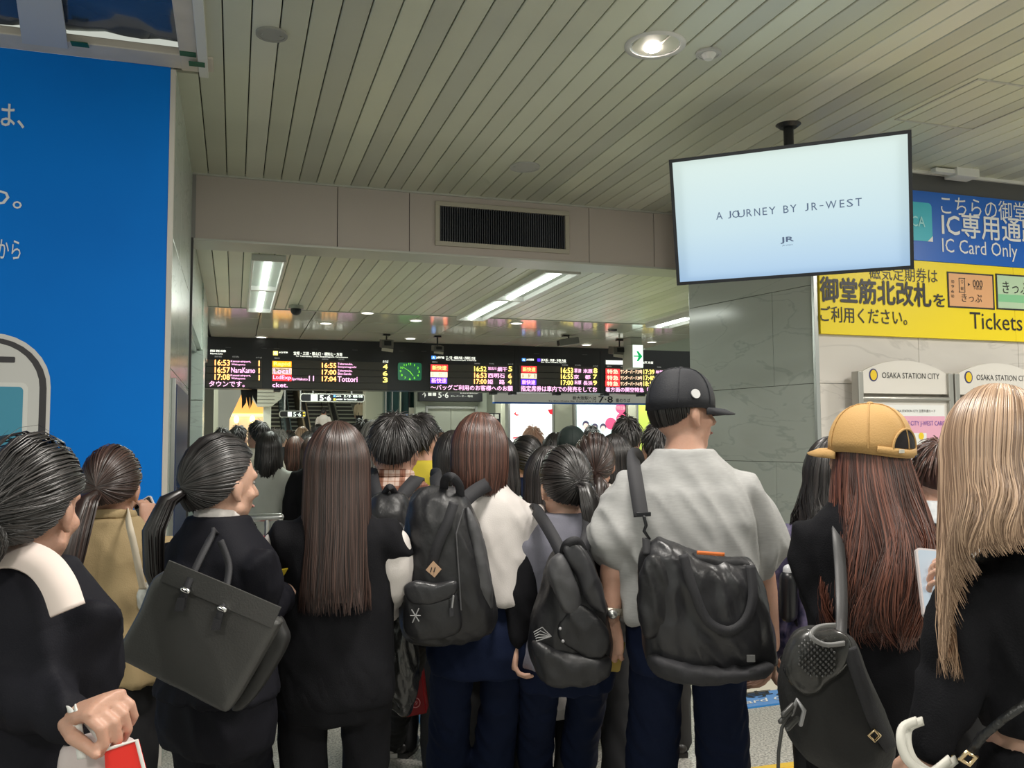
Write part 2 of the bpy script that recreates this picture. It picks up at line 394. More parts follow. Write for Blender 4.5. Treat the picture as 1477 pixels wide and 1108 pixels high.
# the printed phone
def rrect(x0, z0, x1, z1, r, n=8):
    p = []
    for cx, cz, a0 in ((x1-r, z1-r, 0), (x0+r, z1-r, 90), (x0+r, z0+r, 180), (x1-r, z0+r, 270)):
        for i in range(n+1): a = radians(a0+90*i/n); p.append((cx+r*cos(a), cz+r*sin(a)))
    return p
def flat_y(poly, Y, t=0.002): return G().prism(poly, (0, Y, 0), (1, 0, 0), (0, 0, 1), (0, t, 0))
pr = ony(72, 600, YH).x; pt = ony(10, 481, YH).z
m_pcase = mat('print_pale_grey', (0.68, 0.65, 0.62), 0.4); m_pdark = mat('print_dark', (0.035, 0.03, 0.035), 0.4); m_pscr = mat('print_teal', (0.055, 0.30, 0.44), 0.4)
obj('phone_picture', flat_y(rrect(pr-0.95, 0.3, pr, pt, 0.25), YH-0.003), m_pcase, hoard)
obj('phone_picture', flat_y(rrect(pr-0.93, 0.3, pr-0.017, pt-0.022, 0.235), YH-0.005), m_pdark, hoard, label='dark rim of the pictured phone')
obj('phone_picture', flat_y(rrect(pr-0.88, 0.3, pr-0.047, pt-0.045, 0.21), YH-0.007), mat('print_light_face', (0.64, 0.63, 0.60), 0.4), hoard)
bx = ony(12, 519, YH)
obj('battery_icon', flat_y(rrect(bx.x-0.045, bx.z-0.014, bx.x+0.03, bx.z+0.014, 0.006), YH-0.009), m_pdark, hoard)
sr = ony(33, 600, YH).x; st = ony(10, 558, YH).z
obj('phone_screen', flat_y(rrect(pr-0.9, 0.35, sr+0.02, st+0.02, 0.03), YH-0.009), mat('print_line', (0.75, 0.74, 0.70), 0.4), hoard)
obj('phone_screen', flat_y(rrect(pr-0.9, 0.36, sr, st, 0.02), YH-0.011), m_pscr, hoard)

m_tape = mat('masking_paper', (0.66, 0.60, 0.52), 0.7, bump=0.4, bscale=14, vary=0.06, vscale=5)
op = thing('sheeted_opening', 'ceiling opening above the blue hoarding, taped over with dark crinkled plastic', 'opening', (-0.9, 4.0, ZC))
rng = np.random.default_rng(3)
pl = G(); nx, ny = 40, 26; x0, x1, y0, y1 = -3.4, -0.22, 1.6, 4.44
vs = [];
for j in range(ny+1):
    for i in range(nx+1):
        X = x0+(x1-x0)*i/nx; Y = y0+(y1-y0)*j/ny
        zz = ZC+0.03+0.06*abs(noise.noise(Vector((X*1.2+Y*2.2, Y*4.5-X, 0.3))))+0.03*noise.noise(Vector((X*5, Y*9, 2)))
        vs.append((X, Y, zz))
fs = [(j*(nx+1)+i, j*(nx+1)+i+1, (j+1)*(nx+1)+i+1, (j+1)*(nx+1)+i) for j in range(ny) for i in range(nx)]
pl.add(vs, fs)
obj('plastic_sheet', pl, mat('dark_plastic_sheet', (0.05, 0.075, 0.12), 0.16, spec=0.8, coat=0.4), op, smooth=True)
obj('backing', G().box2((-3.5, 1.5, ZC+0.14), (-0.16, 4.6, ZC+0.16)), m_blackm, op)
obj('paper_strip', G().box2((-3.5, 4.42, ZC-0.012), (-0.13, 4.585, ZC+0.03)), m_tape, op, bevel=0.006)
obj('paper_strip', G().box2((-0.285, 1.5, ZC-0.014), (-0.20, 4.6, ZC+0.03)), m_tape, op, bevel=0.006)
obj('edge_strip', G().box2((-0.20, 1.5, ZC-0.03), (-0.155, 4.62, ZC+0.03)), m_white, op, bevel=0.003)
a = onz(62, 0, ZC); b_ = onz(70, 56, ZC)
dv = (b_-a); dv.z = 0
obj('paper_strip', G().prism([(a.x-0.08-dv.x*2, a.y-dv.y*2), (a.x+0.06-dv.x*2, a.y-dv.y*2), (b_.x+0.075, b_.y+0.05), (b_.x-0.12, b_.y+0.05)], (0, 0, ZC-0.016), (1, 0, 0), (0, 1, 0), (0, 0, 0.02)), mat('pale_paper', (0.60, 0.60, 0.60), 0.6), op)
m_gt = mat('green_tape', (0.02, 0.12, 0.06), 0.5)
for px_, py_ in ((115, 68), (271, 82), (284, 92)):
    c = onz(px_, py_, ZC-0.03); obj('tape', G().box((c.x, c.y, ZC-0.0165 if px_ != 284 else ZC-0.033), (0.075, 0.05, 0.004)), m_gt, op)

# ---------------- ceiling fittings
def disc(c, r, h, n=28, r2=None):
    r2 = r2 or r; return G().loft([[Vector((c[0]+r*cos(2*pi*j/n), c[1]+r*sin(2*pi*j/n), c[2])) for j in range(n)], [Vector((c[0]+r2*cos(2*pi*j/n), c[1]+r2*sin(2*pi*j/n), c[2]+h)) for j in range(n)]])
def ringg(c, r0, r1, h, n=32):
    return G().loft([[Vector((c[0]+r*cos(2*pi*j/n), c[1]+r*sin(2*pi*j/n), c[2]+z)) for j in range(n)] for r, z in ((r0, 0), (r1, 0), (r1, h), (r0, h), (r0, 0))], close=False)
c = onz(945, 65, ZC)
dl = thing('downlight', 'lit round recessed downlight with a white rim, the only bright lamp in the front ceiling', 'light', (c.x, c.y, ZC))
R = 0.135
obj('rim', ringg((c.x, c.y, ZC-0.006), R-0.015, R+0.012, 0.012, 40), m_white, dl, smooth=True)
g = G(); n = 40
g.loft([[Vector((c.x+r*cos(2*pi*j/n), c.y+r*sin(2*pi*j/n), ZC-0.004+z)) for j in range(n)] for r, z in ((R-0.012, 0), (R-0.03, 0.008), (R-0.06, 0.014), (0.02, 0.018))], close=False)
obj('reflector', g, mat('reflector_satin', (0.62, 0.66, 0.62), 0.25, 0.6), dl, smooth=True)
obj('bulb', G().ell((c.x, c.y+0.03, ZC), (0.042, 0.042, 0.02)), mat('bulb_glow', (1, 1, 1), emit=30, ecol=(1.0, 0.86, 0.84)), dl, smooth=True)
sp = bpy.data.lights.new('downlight_beam', 'SPOT'); sp.energy = 60; sp.spot_size = radians(120); sp.spot_blend = 0.8; sp.shadow_soft_size = 0.05; sp.color = (1, 0.93, 0.88)
so = bpy.data.objects.new('downlight_beam', sp); COL.objects.link(so); so.location = (c.x, c.y, ZC-0.05)
def plate(px_, py_, r, nm, lab, cat, mm, z=ZC):
    c = onz(px_, py_, z); t = thing(nm, lab, cat, (c.x, c.y, z))
    obj('rim', ringg((c.x, c.y, z-0.012), r-0.012, r, 0.012), mm, t, smooth=False)
    obj('cover', disc((c.x, c.y, z-0.009), r-0.012, 0.009), mm, t)
    for sx in (-1, 1): obj('screw', disc((c.x+sx*(r-0.03), c.y, z-0.012), 0.006, 0.004, 8), m_steel, t)
    return t, c
m_pl = mat('plate_grey', (0.33, 0.33, 0.30), 0.5); m_pl2 = mat('plate_pale', (0.50, 0.50, 0.48), 0.5)
plate(392, 48, 0.072, 'cover_plate', 'round grey cover plate in the front ceiling near the left wall', 'ceiling plate', m_pl)
plate(757, 240, 0.105, 'ceiling_speaker', 'round flush ceiling speaker just in front of the air grille beam', 'speaker', m_pl2)
plate(321, 352, 0.06, 'cover_plate', 'small round cover plate in the ceiling just behind the beam at left', 'ceiling plate', m_pl, ZC2)
t, c = plate(1022, 76, 0.062, 'smoke_detector', 'small white smoke detector beside the lit downlight', 'detector', m_pl2)
obj('sensor_head', disc((c.x, c.y, ZC-0.035), 0.02, 0.03, 20, 0.04), m_white, t, smooth=False)
c = onz(500, 462, ZC2)
# access hatch outline
h0 = onz(1290, 172, ZC); h1 = onz(1395, 190, ZC)
hat = thing('access_hatch', 'thin-framed access hatch in the ceiling to the right of the screen pole', 'hatch', ((h0.x+h1.x)/2, h0.y-0.2, ZC))
obj('frame', G().box2((h0.x, h0.y-0.012, ZC-0.006), (h1.x, h0.y, ZC+0.002)).box2((h0.x, h0.y-0.6, ZC-0.006), (h0.x+0.012, h0.y-0.012, ZC+0.002)).box2((h1.x-0.012, h0.y-0.6, ZC-0.006), (h1.x, h0.y-0.012, ZC+0.002)).box2((h0.x, h0.y-0.612, ZC-0.006), (h1.x, h0.y-0.6, ZC+0.002)), m_trimp, hat)

def trough(x0, x1, y0, y1, lab):
    z = ZC2; d = 0.055
    t = thing('fluorescent_fitting', lab, 'light', ((x0+x1)/2, (y0+y1)/2, z-d), group=None)
    ym = (y0+y1)/2
    obj('housing', G().box2((x0, y0, z-d), (x0+0.02, y1, z)).box2((x1-0.02, y0, z-d), (x1, y1, z)).box2((x0+0.02, y0, z-d), (x1-0.02, y0+0.03, z)).box2((x0+0.02, y1-0.03, z-d), (x1-0.02, y1, z)).box2((x0+0.02, ym-0.03, z-d), (x1-0.02, ym+0.03, z)), m_white, t, bevel=0.003)
    obj('reflector', G().box2((x0+0.02, y0+0.03, z-0.008), (x1-0.02, y1-0.03, z)), mat('reflector_pale', (0.50, 0.56, 0.51), 0.5), t)
    for a, b_ in ((y0+0.05, ym-0.05), (ym+0.05, y1-0.05)):
        obj('lamp_tube', G().tube([((x0+x1)/2, a, z-0.03), ((x0+x1)/2, b_, z-0.03)], 0.03, 12, flat=0.7), m_tube, t, smooth=True)
    return t
a = onz(363, 366, ZC2); b_ = onz(414, 366, ZC2); c = onz(370, 446, ZC2)
print('fix1', a, b_, c)
trough(a.x, b_.x, a.y, YJ-0.02, 'left of the two-bay fluorescent fittings behind the beam, nearest the left wall')
a = onz(786, 392, ZC2-0.05); b_ = onz(838, 395, ZC2-0.05); c = onz(680, 460, ZC2-.05)
print('fix2', a, b_, c)
trough(a.x, b_.x, a.y, YJ-0.02, 'middle two-bay fluorescent fitting running away behind the beam')
a = onz(940, 470, ZC2-0.05); b_ = onz(1000, 455, ZC2-0.05)
print('fix3', a, b_)
trough(a.x, a.x+0.36, 8.4, YJ-0.02, 'right fluorescent fitting, half hidden by the green-grey pillar')
# ================================================================== SCREEN, SIGNS, BOARDS
def em(name, col, e, rough=0.5): return mat(name, (0.0, 0.0, 0.0) if False else tuple(x*0.3 for x in col), rough, emit=e, ecol=col)
# ---- the hanging screen
tc_, ta, tt, tw, th = Vector((2.812, 3.92, 2.77)), 0.692, 0.25, 1.23, 0.70
tax = Vector((cos(ta), -sin(ta), 0)); tn = Vector((-sin(ta), -cos(ta), 0)); tup = (Vector((0, 0, 1))*cos(tt)+tn*sin(tt)).normalized(); tnn = tax.cross(tup)
TM = Matrix(((tax.x, -tnn.x, tup.x), (tax.y, -tnn.y, tup.y), (tax.z, -tnn.z, tup.z)))
tv = thing('hanging_screen', 'large black-rimmed flat screen hung from the ceiling, showing a pale blue picture', 'screen', tc_)
g = G(); b = 0.018
for c0, sz in (((0, 0.02, th/2-b/2), (tw, 0.05, b)), ((0, 0.02, -th/2+b/2), (tw, 0.05, b)), ((-tw/2+b/2, 0.02, 0), (b, 0.05, th-2*b)), ((tw/2-b/2, 0.02, 0), (b, 0.05, th-2*b))):
    g.box(tc_+TM @ Vector(c0), sz, TM)
obj('bezel', g, m_black, tv)
obj('back_cover', G().box(tc_+TM @ Vector((0, 0.035, 0)), (tw-0.01, 0.03, th-0.01), TM).box(tc_+TM @ Vector((0, 0.065, -0.02)), (tw*0.6, 0.035, th*0.6), TM), m_blackm, tv, bevel=0.004)
m_scr = bpy.data.materials.new('screen_picture'); m_scr.use_nodes = True; nt = m_scr.node_tree; bs = nt.nodes['Principled BSDF']
t_ = nt.nodes.new('ShaderNodeTexCoord'); sx = nt.nodes.new('ShaderNodeSeparateXYZ'); nt.links.new(t_.outputs['Generated'], sx.inputs[0])
rp = nt.nodes.new('ShaderNodeValToRGB'); nt.links.new(sx.outputs['Z'], rp.inputs[0]); e = rp.color_ramp.elements
e[0].position = 0.0; e[0].color = (0.36, 0.56, 0.80, 1); e[1].position = 1.0; e[1].color = (0.70, 0.84, 0.78, 1)
k = e.new(0.4); k.color = (0.54, 0.72, 0.79, 1)
bs.inputs['Base Color'].default_value = (0.02, 0.02, 0.02, 1); bs.inputs['Roughness'].default_value = 0.5; bs.inputs['Emission Strength'].default_value = 0.88
nt.links.new(rp.outputs[0], bs.inputs['Emission Color'])
obj('display', G().box(tc_+TM @ Vector((0, 0.004, 0)), (tw-2*b, 0.006, th-2*b), TM), m_scr, tv)
m_ink = mat('screen_ink', (0.01, 0.02, 0.05), 0.5)
def tvtext(s, rect, off=0.0): return lettering(s, m_ink, tv, tc_, tax, tup, rect, off, lift=0.002)
# letters placed one by one so that O and U interlock as on the screen
def tvpx(px, py):  # photograph pixel -> screen coordinates
    d = Vector(ray(px, py)); o = Vector((0, 0, CAMZ)); t = (tc_-o).dot(tnn)/d.dot(tnn); p = o+d*t-tc_; return p.dot(tax), p.dot(tup)
l0 = tvpx(1033, 312); l1 = tvpx(1250, 290); zmid = (l0[1]+l1[1])/2; hh = 0.020
wds = [('A', 0.0, 0.045), ('J', 0.083, 0.105), ('O', 0.112, 0.165), ('U', 0.15, 0.2), ('R', 0.212, 0.25), ('N', 0.265, 0.305), ('E', 0.322, 0.352), ('Y', 0.365, 0.41), ('B', 0.462, 0.497), ('Y', 0.507, 0.55), ('J', 0.605, 0.628), ('R', 0.648, 0.685), ('-', 0.70, 0.725), ('W', 0.74, 0.81), ('E', 0.83, 0.86), ('S', 0.875, 0.915), ('T', 0.93, 0.97)]
L = l1[0]-l0[0]
for ch, a, b_ in wds:
    if ch == '-': tvtext('-', (l0[0]+a*L, zmid-0.002, l0[0]+b_*L, zmid+0.002))
    else: tvtext(ch, (l0[0]+a*L, zmid-hh, l0[0]+b_*L, zmid+hh), -0.008)
j0 = tvpx(1126, 352); j1 = tvpx(1145, 342)
tvtext('JR', (j0[0], j0[1], j1[0], j0[1]+0.036), 0.02)
tvtext('JR-WEST', (j0[0]+0.008, j0[1]-0.014, j1[0]-0.006, j0[1]-0.006))
pb = onz(1137, 180, ZC)
obj('mount_pole', G().tube([(pb.x, pb.y, ZC), (pb.x, pb.y, 2.75)], 0.03, 16), m_black, tv, smooth=True)
obj('mount_arm', G().tube([(pb.x, pb.y, 2.82), tc_+TM @ Vector((0, 0.08, 0))], 0.028, 12), m_black, tv, smooth=True)
obj('ceiling_flange', disc((pb.x, pb.y, ZC-0.02), 0.05, 0.02, 28, 0.075), m_black, tv)
tvl = area(tc_+tnn*0.05, tw*0.9, th*0.9, 5, (0.8, 0.95, 1.0)); tvl.matrix_world = Matrix.Translation(tc_+tnn*0.03) @ Matrix(((tax.x, tup.x, tnn.x), (tax.y, tup.y, tnn.y), (tax.z, tup.z, tnn.z))).to_4x4()
tvl.name = 'screen_glow'

# ---- big wall sign, blue over yellow
YS = YW-0.03
m_sb = mat('sign_blue', (0.003, 0.12, 0.55), 0.35); m_sy = mat('sign_yellow', (0.95, 0.74, 0.01), 0.4); m_sw = mat('sign_white', (0.82, 0.83, 0.82), 0.4); m_sk = mat('sign_black', (0.02, 0.02, 0.022), 0.4)
zt, zm, zb_ = 3.30, 2.80, 2.255
xs0 = PC.x+0.03; sl = xs0
sign = thing('ticket_gate_sign', 'wide wall sign, blue panel over yellow panel, directing card and ticket users', 'sign', (5.0, YS, zb_))
obj('blue_panel', G().box2((xs0+0.6, YS, zm), (7.4, YS+0.03, zt)), m_sb, sign, bevel=0.002)
obj('blue_panel', G().box2((xs0, YS, zm), (xs0+0.598, YS+0.03, zt)), m_sb, sign, bevel=0.002)
obj('yellow_panel', G().box2((xs0, YS, zb_), (5.4, YS+0.03, zm-0.002)), m_sy, sign, bevel=0.002)
obj('yellow_panel', G().box2((5.402, YS, zb_), (7.4, YS+0.03, zm-0.002)), m_sy, sign, bevel=0.002)
YF = YS-0.001
def L(s, px, m=m_sw, off=0.0, Y=YF, par=None): return letter_y(s, m, par or sign, Y, px, off)
L('こちらの御堂筋', (1357, 288, 1500, 316)); L('IC専用通路は', (1358, 312, 1527, 348), m_sw, 0.012); L('IC Card Only', (1359, 348, 1467, 374))
cx0 = ony(1296, 293, YS); cx1 = ony(1345, 349, YS)
obj('card_picture', flat_y(rrect(cx0.x-0.1, cx1.z, cx1.x, cx0.z+0.02, 0.03), YS-0.003), mat('card_teal', (0.04, 0.48, 0.60), 0.4), sign)
obj('card_picture', flat_y([(cx1.x, cx1.z), (cx1.x, cx1.z+0.04), (cx1.x-0.045, cx1.z)], YS-0.005, 0.001), m_sw, sign)
L('CA', (1314, 312, 1334, 327), mat('card_pale', (0.35, 0.75, 0.78), 0.4), 0.01, YS-0.004)
L('磁気定期券は', (1254, 385, 1352, 406), m_sk); L('御堂筋北改札', (1182, 403, 1343, 440), m_sk, 0.03); L('を', (1346, 424, 1363, 443), m_sk, 0.02)
L('ご利用ください。', (1183, 444, 1308, 467), m_sk, 0.005); L('Tickets', (1399, 452, 1474, 476), m_sk)
def ticket(px, col, nm):
    r = rect_y(px, YS-0.004, 0.003); obj('ticket_picture', r, m_sk, sign)
    w = 2.2; r = rect_y((px[0]+w, px[1]+w, px[2]-w, px[3]-w), YS-0.006, 0.003); obj('ticket_picture', r, mat(nm, col, 0.4), sign)
ticket((1367, 394, 1434, 445), (0.80, 0.42, 0.20), 'ticket_orange'); ticket((1437, 397, 1506, 448), (0.50, 0.68, 0.46), 'ticket_green')
Y2 = YS-0.0065
L('きっぷ', (1387, 424, 1416, 436), m_sk, 0, Y2); L('000', (1403, 404, 1417, 415), m_sk, 0, Y2); L('▸', (1396, 408, 1399, 413), m_sk, 0, Y2); L('円区間', (1405, 415, 1416, 418), m_sk, 0, Y2); L('きっぷ', (1446, 407, 1484, 424), m_sk, 0, Y2)
L('○', (1386, 404, 1389, 409), m_sk, 0, Y2); L('駅', (1385.5, 414, 1390, 419), m_sk, 0, Y2)
for r in ((1383, 401, 1392, 402), (1383, 421, 1392, 422), (1383, 401, 1384, 422), (1391, 401, 1392, 422)): obj('ticket_picture', rect_y(r, Y2, 0.001), m_sk, sign)
for i, yy in enumerate((404, 411, 418, 425)): L('0-9.'[i] if False else ['00', '9', '6', '00'][i], (1372, yy, 1376, yy+4.5), m_sk, 0, Y2)
obj('ticket_picture', rect_y((1440, 426, 1504, 437), Y2, 0.001), mat('ticket_green2', (0.25, 0.60, 0.32), 0.4), sign)

# sensor box on the wall top
sb = thing('sensor_box', 'small white box with an arm fixed where right wall meets ceiling, above the blue sign', 'sensor', tuple(ony(1397, 246, YW-0.1)))
obj('box', rect_y((1381, 238, 1413, 254), YW-0.16, 0.12), m_white, sb, bevel=0.004)
obj('arm', rect_y((1350, 243, 1384, 249), YW-0.14, 0.05), m_white, sb, bevel=0.003)

# ---- brochure boards on the right
m_brush = mat('satin_aluminium', (0.46, 0.45, 0.42), 0.35, 0.7); m_head = mat('header_board', (0.74, 0.71, 0.66), 0.45)
m_pink = mat('poster_pink', (0.80, 0.42, 0.56), 0.45); m_navy = mat('print_navy', (0.03, 0.035, 0.16), 0.4); m_ye = mat('print_yellow', (0.85, 0.60, 0.03), 0.4)
def stand(x0, lab):
    Y = YW-0.13; W0 = 0.745
    t = thing('notice_board', lab, 'notice board', (x0+W0/2, Y, 0), group=None)
    zs_, zh0, zh1 = 1.99, 1.855, 1.995
    pw_ = 0.042
    obj('post', G().box2((x0, Y-0.02, 0), (x0+pw_, Y+0.05, zs_+0.01)), m_brush, t, bevel=0.006)
    obj('post', G().box2((x0+W0, Y-0.02, 0), (x0+W0+pw_, Y+0.05, zs_+0.01)), m_brush, t, bevel=0.006)
    arch = [(x0+pw_, zh0), (x0+W0, zh0)]
    for i in range(17):
        a = i/16; arch.append((x0+W0-(W0-pw_)*a, zh1+0.085*sin(pi*a)**0.8 if 0 < a < 1 else zh1))
    obj('header', G().prism(arch, (0, Y, 0), (1, 0, 0), (0, 0, 1), (0, 0.02, 0)), m_head, t)
    obj('rail', G().tube([(x0+pw_, Y-0.008, zh0-0.035), (x0+W0, Y-0.008, zh0-0.035)], 0.016, 10), m_brush, t, smooth=True)
    obj('board', G().box2((x0+pw_, Y+0.005, 0.35), (x0+W0, Y+0.02, zh0-0.05)), m_head, t)
    for z0 in (0.02, 0.32): obj('rail', G().box2((x0+pw_, Y, z0), (x0+W0, Y+0.03, z0+0.04)), m_brush, t, bevel=0.003)
    # logo and wording
    lg = Vector((x0+pw_+0.095, 0, zh0+0.122))
    n = 28
    obj('logo', flat_y([(lg.x+0.035*cos(2*pi*i/n), lg.z+0.043*sin(2*pi*i/n)) for i in range(n)], Y-0.002), m_navy, t)
    obj('logo', flat_y([(lg.x+0.026*cos(2*pi*i/n), lg.z+0.034*sin(2*pi*i/n)) for i in range(n)], Y-0.004), m_ye, t)
    lettering('OSAKA STATION CITY', m_sk, t, (0, Y, 0), (1, 0, 0), (0, 0, 1), (x0+pw_+0.165, zh0+0.103, x0+W0-0.06, zh0+0.142))
    # poster
    YP = Y-0.002; px0, px1 = x0+pw_+0.10, x0+W0-0.03
    def P(c, z0, z1, a=0.0, b=1.0, d=0, nm='poster'): return obj(nm, G().box2((px0+(px1-px0)*a, YP-0.001*d-0.001, z0), (px0+(px1-px0)*b, YP-0.001*d, z1)), c, t)
    def T(s, z0, z1, a, b, c=m_sk): lettering(s, c, t, (0, YP-0.004, 0), (1, 0, 0), (0, 0, 1), (px0+(px1-px0)*a, z0, px0+(px1-px0)*b, z1), lift=0.0005)
    P(m_sw, 0.45, zh0-0.075); P(m_pink, 0.95, 1.705, d=1)
    T('OSAKA STATION CITY 主要共通カード', 1.73, 1.75, 0.25, 0.86)
    T('OSAKA STATION CITY J-WEST CARD', 1.632, 1.672, 0.02, 1.0, mat('print_violet', (0.16, 0.08, 0.42), 0.4))
    P(m_sw, 1.385, 1.59, 0.3, 0.72, 2); P(mat('card_grey', (0.62, 0.60, 0.60), 0.4), 1.14, 1.34, 0.3, 0.72, 2)
    def blob(fx, z, r, c): obj('poster', flat_y([(px0+(px1-px0)*fx+r*cos(2*pi*i/16), z+r*1.1*sin(2*pi*i/16)) for i in range(16)], YP-0.005, 0.001), c, t)
    for fx, z, r, c in ((0.335, 1.565, 0.022, m_navy), (0.44, 1.545, 0.010, m_navy), (0.52, 1.57, 0.010, m_ye), (0.64, 1.57, 0.022, m_ye), (0.55, 1.44, 0.028, m_navy), (0.35, 1.42, 0.026, m_ye), (0.68, 1.41, 0.026, m_navy), (0.16, 1.745, 0.014, m_ye), (0.335, 1.23, 0.016, mat('print_red', (0.75, 0.05, 0.06), 0.4))): blob(fx, z, r, c)
    T('Osaka Station City', 1.49, 1.50, 0.48, 0.70); T('Osaka Station City', 1.235, 1.245, 0.45, 0.70); T('VISA', 1.15, 1.165, 0.63, 0.71, m_navy)
    T('STATION CITY / J-WEST', 0.99, 1.02, 0.1, 0.9)
    P(mat('print_red', (0.75, 0.05, 0.06), 0.4), 0.86, 0.90, 0, 1, 2); T('CARD', 0.7, 0.8, 0.2, 0.8, m_pink)
    return t
s0 = ony(1238, 640, YW-0.13).x
stand(s0, 'left arched notice board against the right wall, pink card poster in it')
stand(s0+0.80, 'right arched notice board, cut by the picture edge behind the blonde woman')

# ================================================================== DEPARTURE BOARD
YD = 13.6
cs = rect_y((303, 470, 1004, 580), YD, 0.3)
zbt = ony(500, 562.5, YD).z
brd = thing('board_housing', 'long black housing under the far ceiling that carries the departure displays', 'display housing', (3.0, YD, zbt))
xl, xr = ony(304, 520, YD).x-0.7, ony(1004, 520, YD).x+0.8
obj('casing', G().box2((xl, YD, zbt), (xr, YD+0.35, ZC2-0.002)), m_black, brd, bevel=0.004)
for px_ in (742, 866, 400): q = ony(px_, 530, YD).x; obj('seam', G().box2((q-0.004, YD-0.003, zbt+0.02), (q+0.004, YD, ZC2-0.05)), m_blackm, brd)
for i, px_ in enumerate((714, 742, 806, 876, 928, 400)): q = ony(px_, 570, YD).x; obj('bracket', G().box2((q-0.05, YD+0.02, zbt-0.04), (q+0.05, YD+0.2, zbt)), m_black, brd, bevel=0.008)
for px_, w_ in ((325, 8), (377, 8), (395, 8), (450, 8), (508, 8), (575, 8), (608, 7), (770, 8), (840, 7)):
    obj('slot', rect_y((px_, 501+(px_-325)*0.02, px_+w_, 501.6+(px_-325)*0.02), YD-0.004, 0.003), mat('slot_grey', (0.10, 0.10, 0.11), 0.4), brd)
led = {'o': mat('led_amber', (1, 0.45, 0.1), emit=2.3, ecol=(1.0, 0.52, 0.16)), 'p': mat('led_pink', (1, 0.6, 0.9), emit=1.5, ecol=(1.0, 0.55, 0.85)), 'y': mat('led_yellow', (1, 0.9, 0.2), emit=1.6, ecol=(1.0, 0.80, 0.20)),
       'w': mat('led_white', (1, 1, 1), emit=1.3, ecol=(0.95, 0.98, 0.85)), 'r': mat('led_red', (1, 0.03, 0.02), emit=1.2, ecol=(1.0, 0.05, 0.06)), 'b': mat('led_blue', (0.1, 0.05, 0.9), emit=1.1, ecol=(0.14, 0.05, 0.85)),
       'k': mat('led_dim', (0.3, 0.3, 0.3), emit=0.25, ecol=(0.8, 0.8, 0.75)), 'a': mat('led_orange', (1, 0.4, 0), emit=1.4, ecol=(1.0, 0.42, 0.02)), 'c': mat('led_cream', (1, 0.8, 0.6), emit=1.6, ecol=(1, 0.72, 0.50)), 'B': mat('led_skyblue', (0.1, 0.4, 1), emit=1.2, ecol=(0.08, 0.30, 1.0)), 'x': mat('led_off', (0.012, 0.012, 0.012), 0.5)}
m_row = mat('display_row', (0.055, 0.052, 0.045), 0.4)
YR = YD-0.02
def conv(bx, by, s): return lambda r: (bx+r[0]/s, by+r[1]/s, bx+r[2]/s, by+r[3]/s)
def display(lab, rows, items, zc):
    fr_ = [zc(r) for r in rows]
    c = ony((fr_[0][0]+fr_[0][2])/2, fr_[-1][3], YR)
    t = thing('departure_display', lab, 'departure display', (c.x, YR, c.z))
    for r in fr_: obj('display_row', rect_y(r, YR, 0.018), m_row, t)
    for s, k, r in items:
        r = zc(r)
        if s == '#': obj('lit_field', rect_y(r, YR-0.004, 0.003), led[k], t)
        else: letter_y(s, led[k], t, YR-0.0045, r, 0.02 if k in 'oy' else 0.01)
    return t
z1 = conv(290, 470, 8.2056); z2 = conv(440, 470, 8.2056); z3 = conv(600, 490, 7.385); z4 = conv(780, 460, 6.4217); z5 = conv(600, 460, 3.5167)
display('leftmost departure display, partly behind the pilaster, all trains from platform 1',
    [(60, 405, 720, 482), (60, 488, 720, 563), (60, 569, 720, 645), (60, 651, 720, 728)],
    [('16:53', 'o', (162, 402, 342, 472)), ('Kansai-airport,', 'p', (352, 410, 590, 440)), ('Wakayama', 'p', (358, 448, 525, 474)), ('1', 'o', (668, 412, 706, 478)),
     ('16:57', 'o', (162, 488, 342, 558)), ('NaraKamo', 'p', (356, 494, 640, 558)), ('1', 'o', (668, 500, 706, 564)),
     ('17:08', 'o', (160, 570, 342, 640)), ('Kansai-airport,', 'p', (350, 576, 588, 606)), ('Wakayama', 'p', (358, 612, 525, 640)), ('1', 'o', (668, 582, 706, 646)),
     ('タウンです。', 'p', (95, 655, 515, 722)), ('阪和線', 'w', (110, 285, 295, 312)), ('Hanwa Line', 'w', (110, 320, 255, 338)), ('発車 時刻', 'k', (160, 355, 245, 375)), ('行先', 'k', (370, 358, 450, 378)), ('のりば', 'k', (650, 368, 720, 386))], z1)
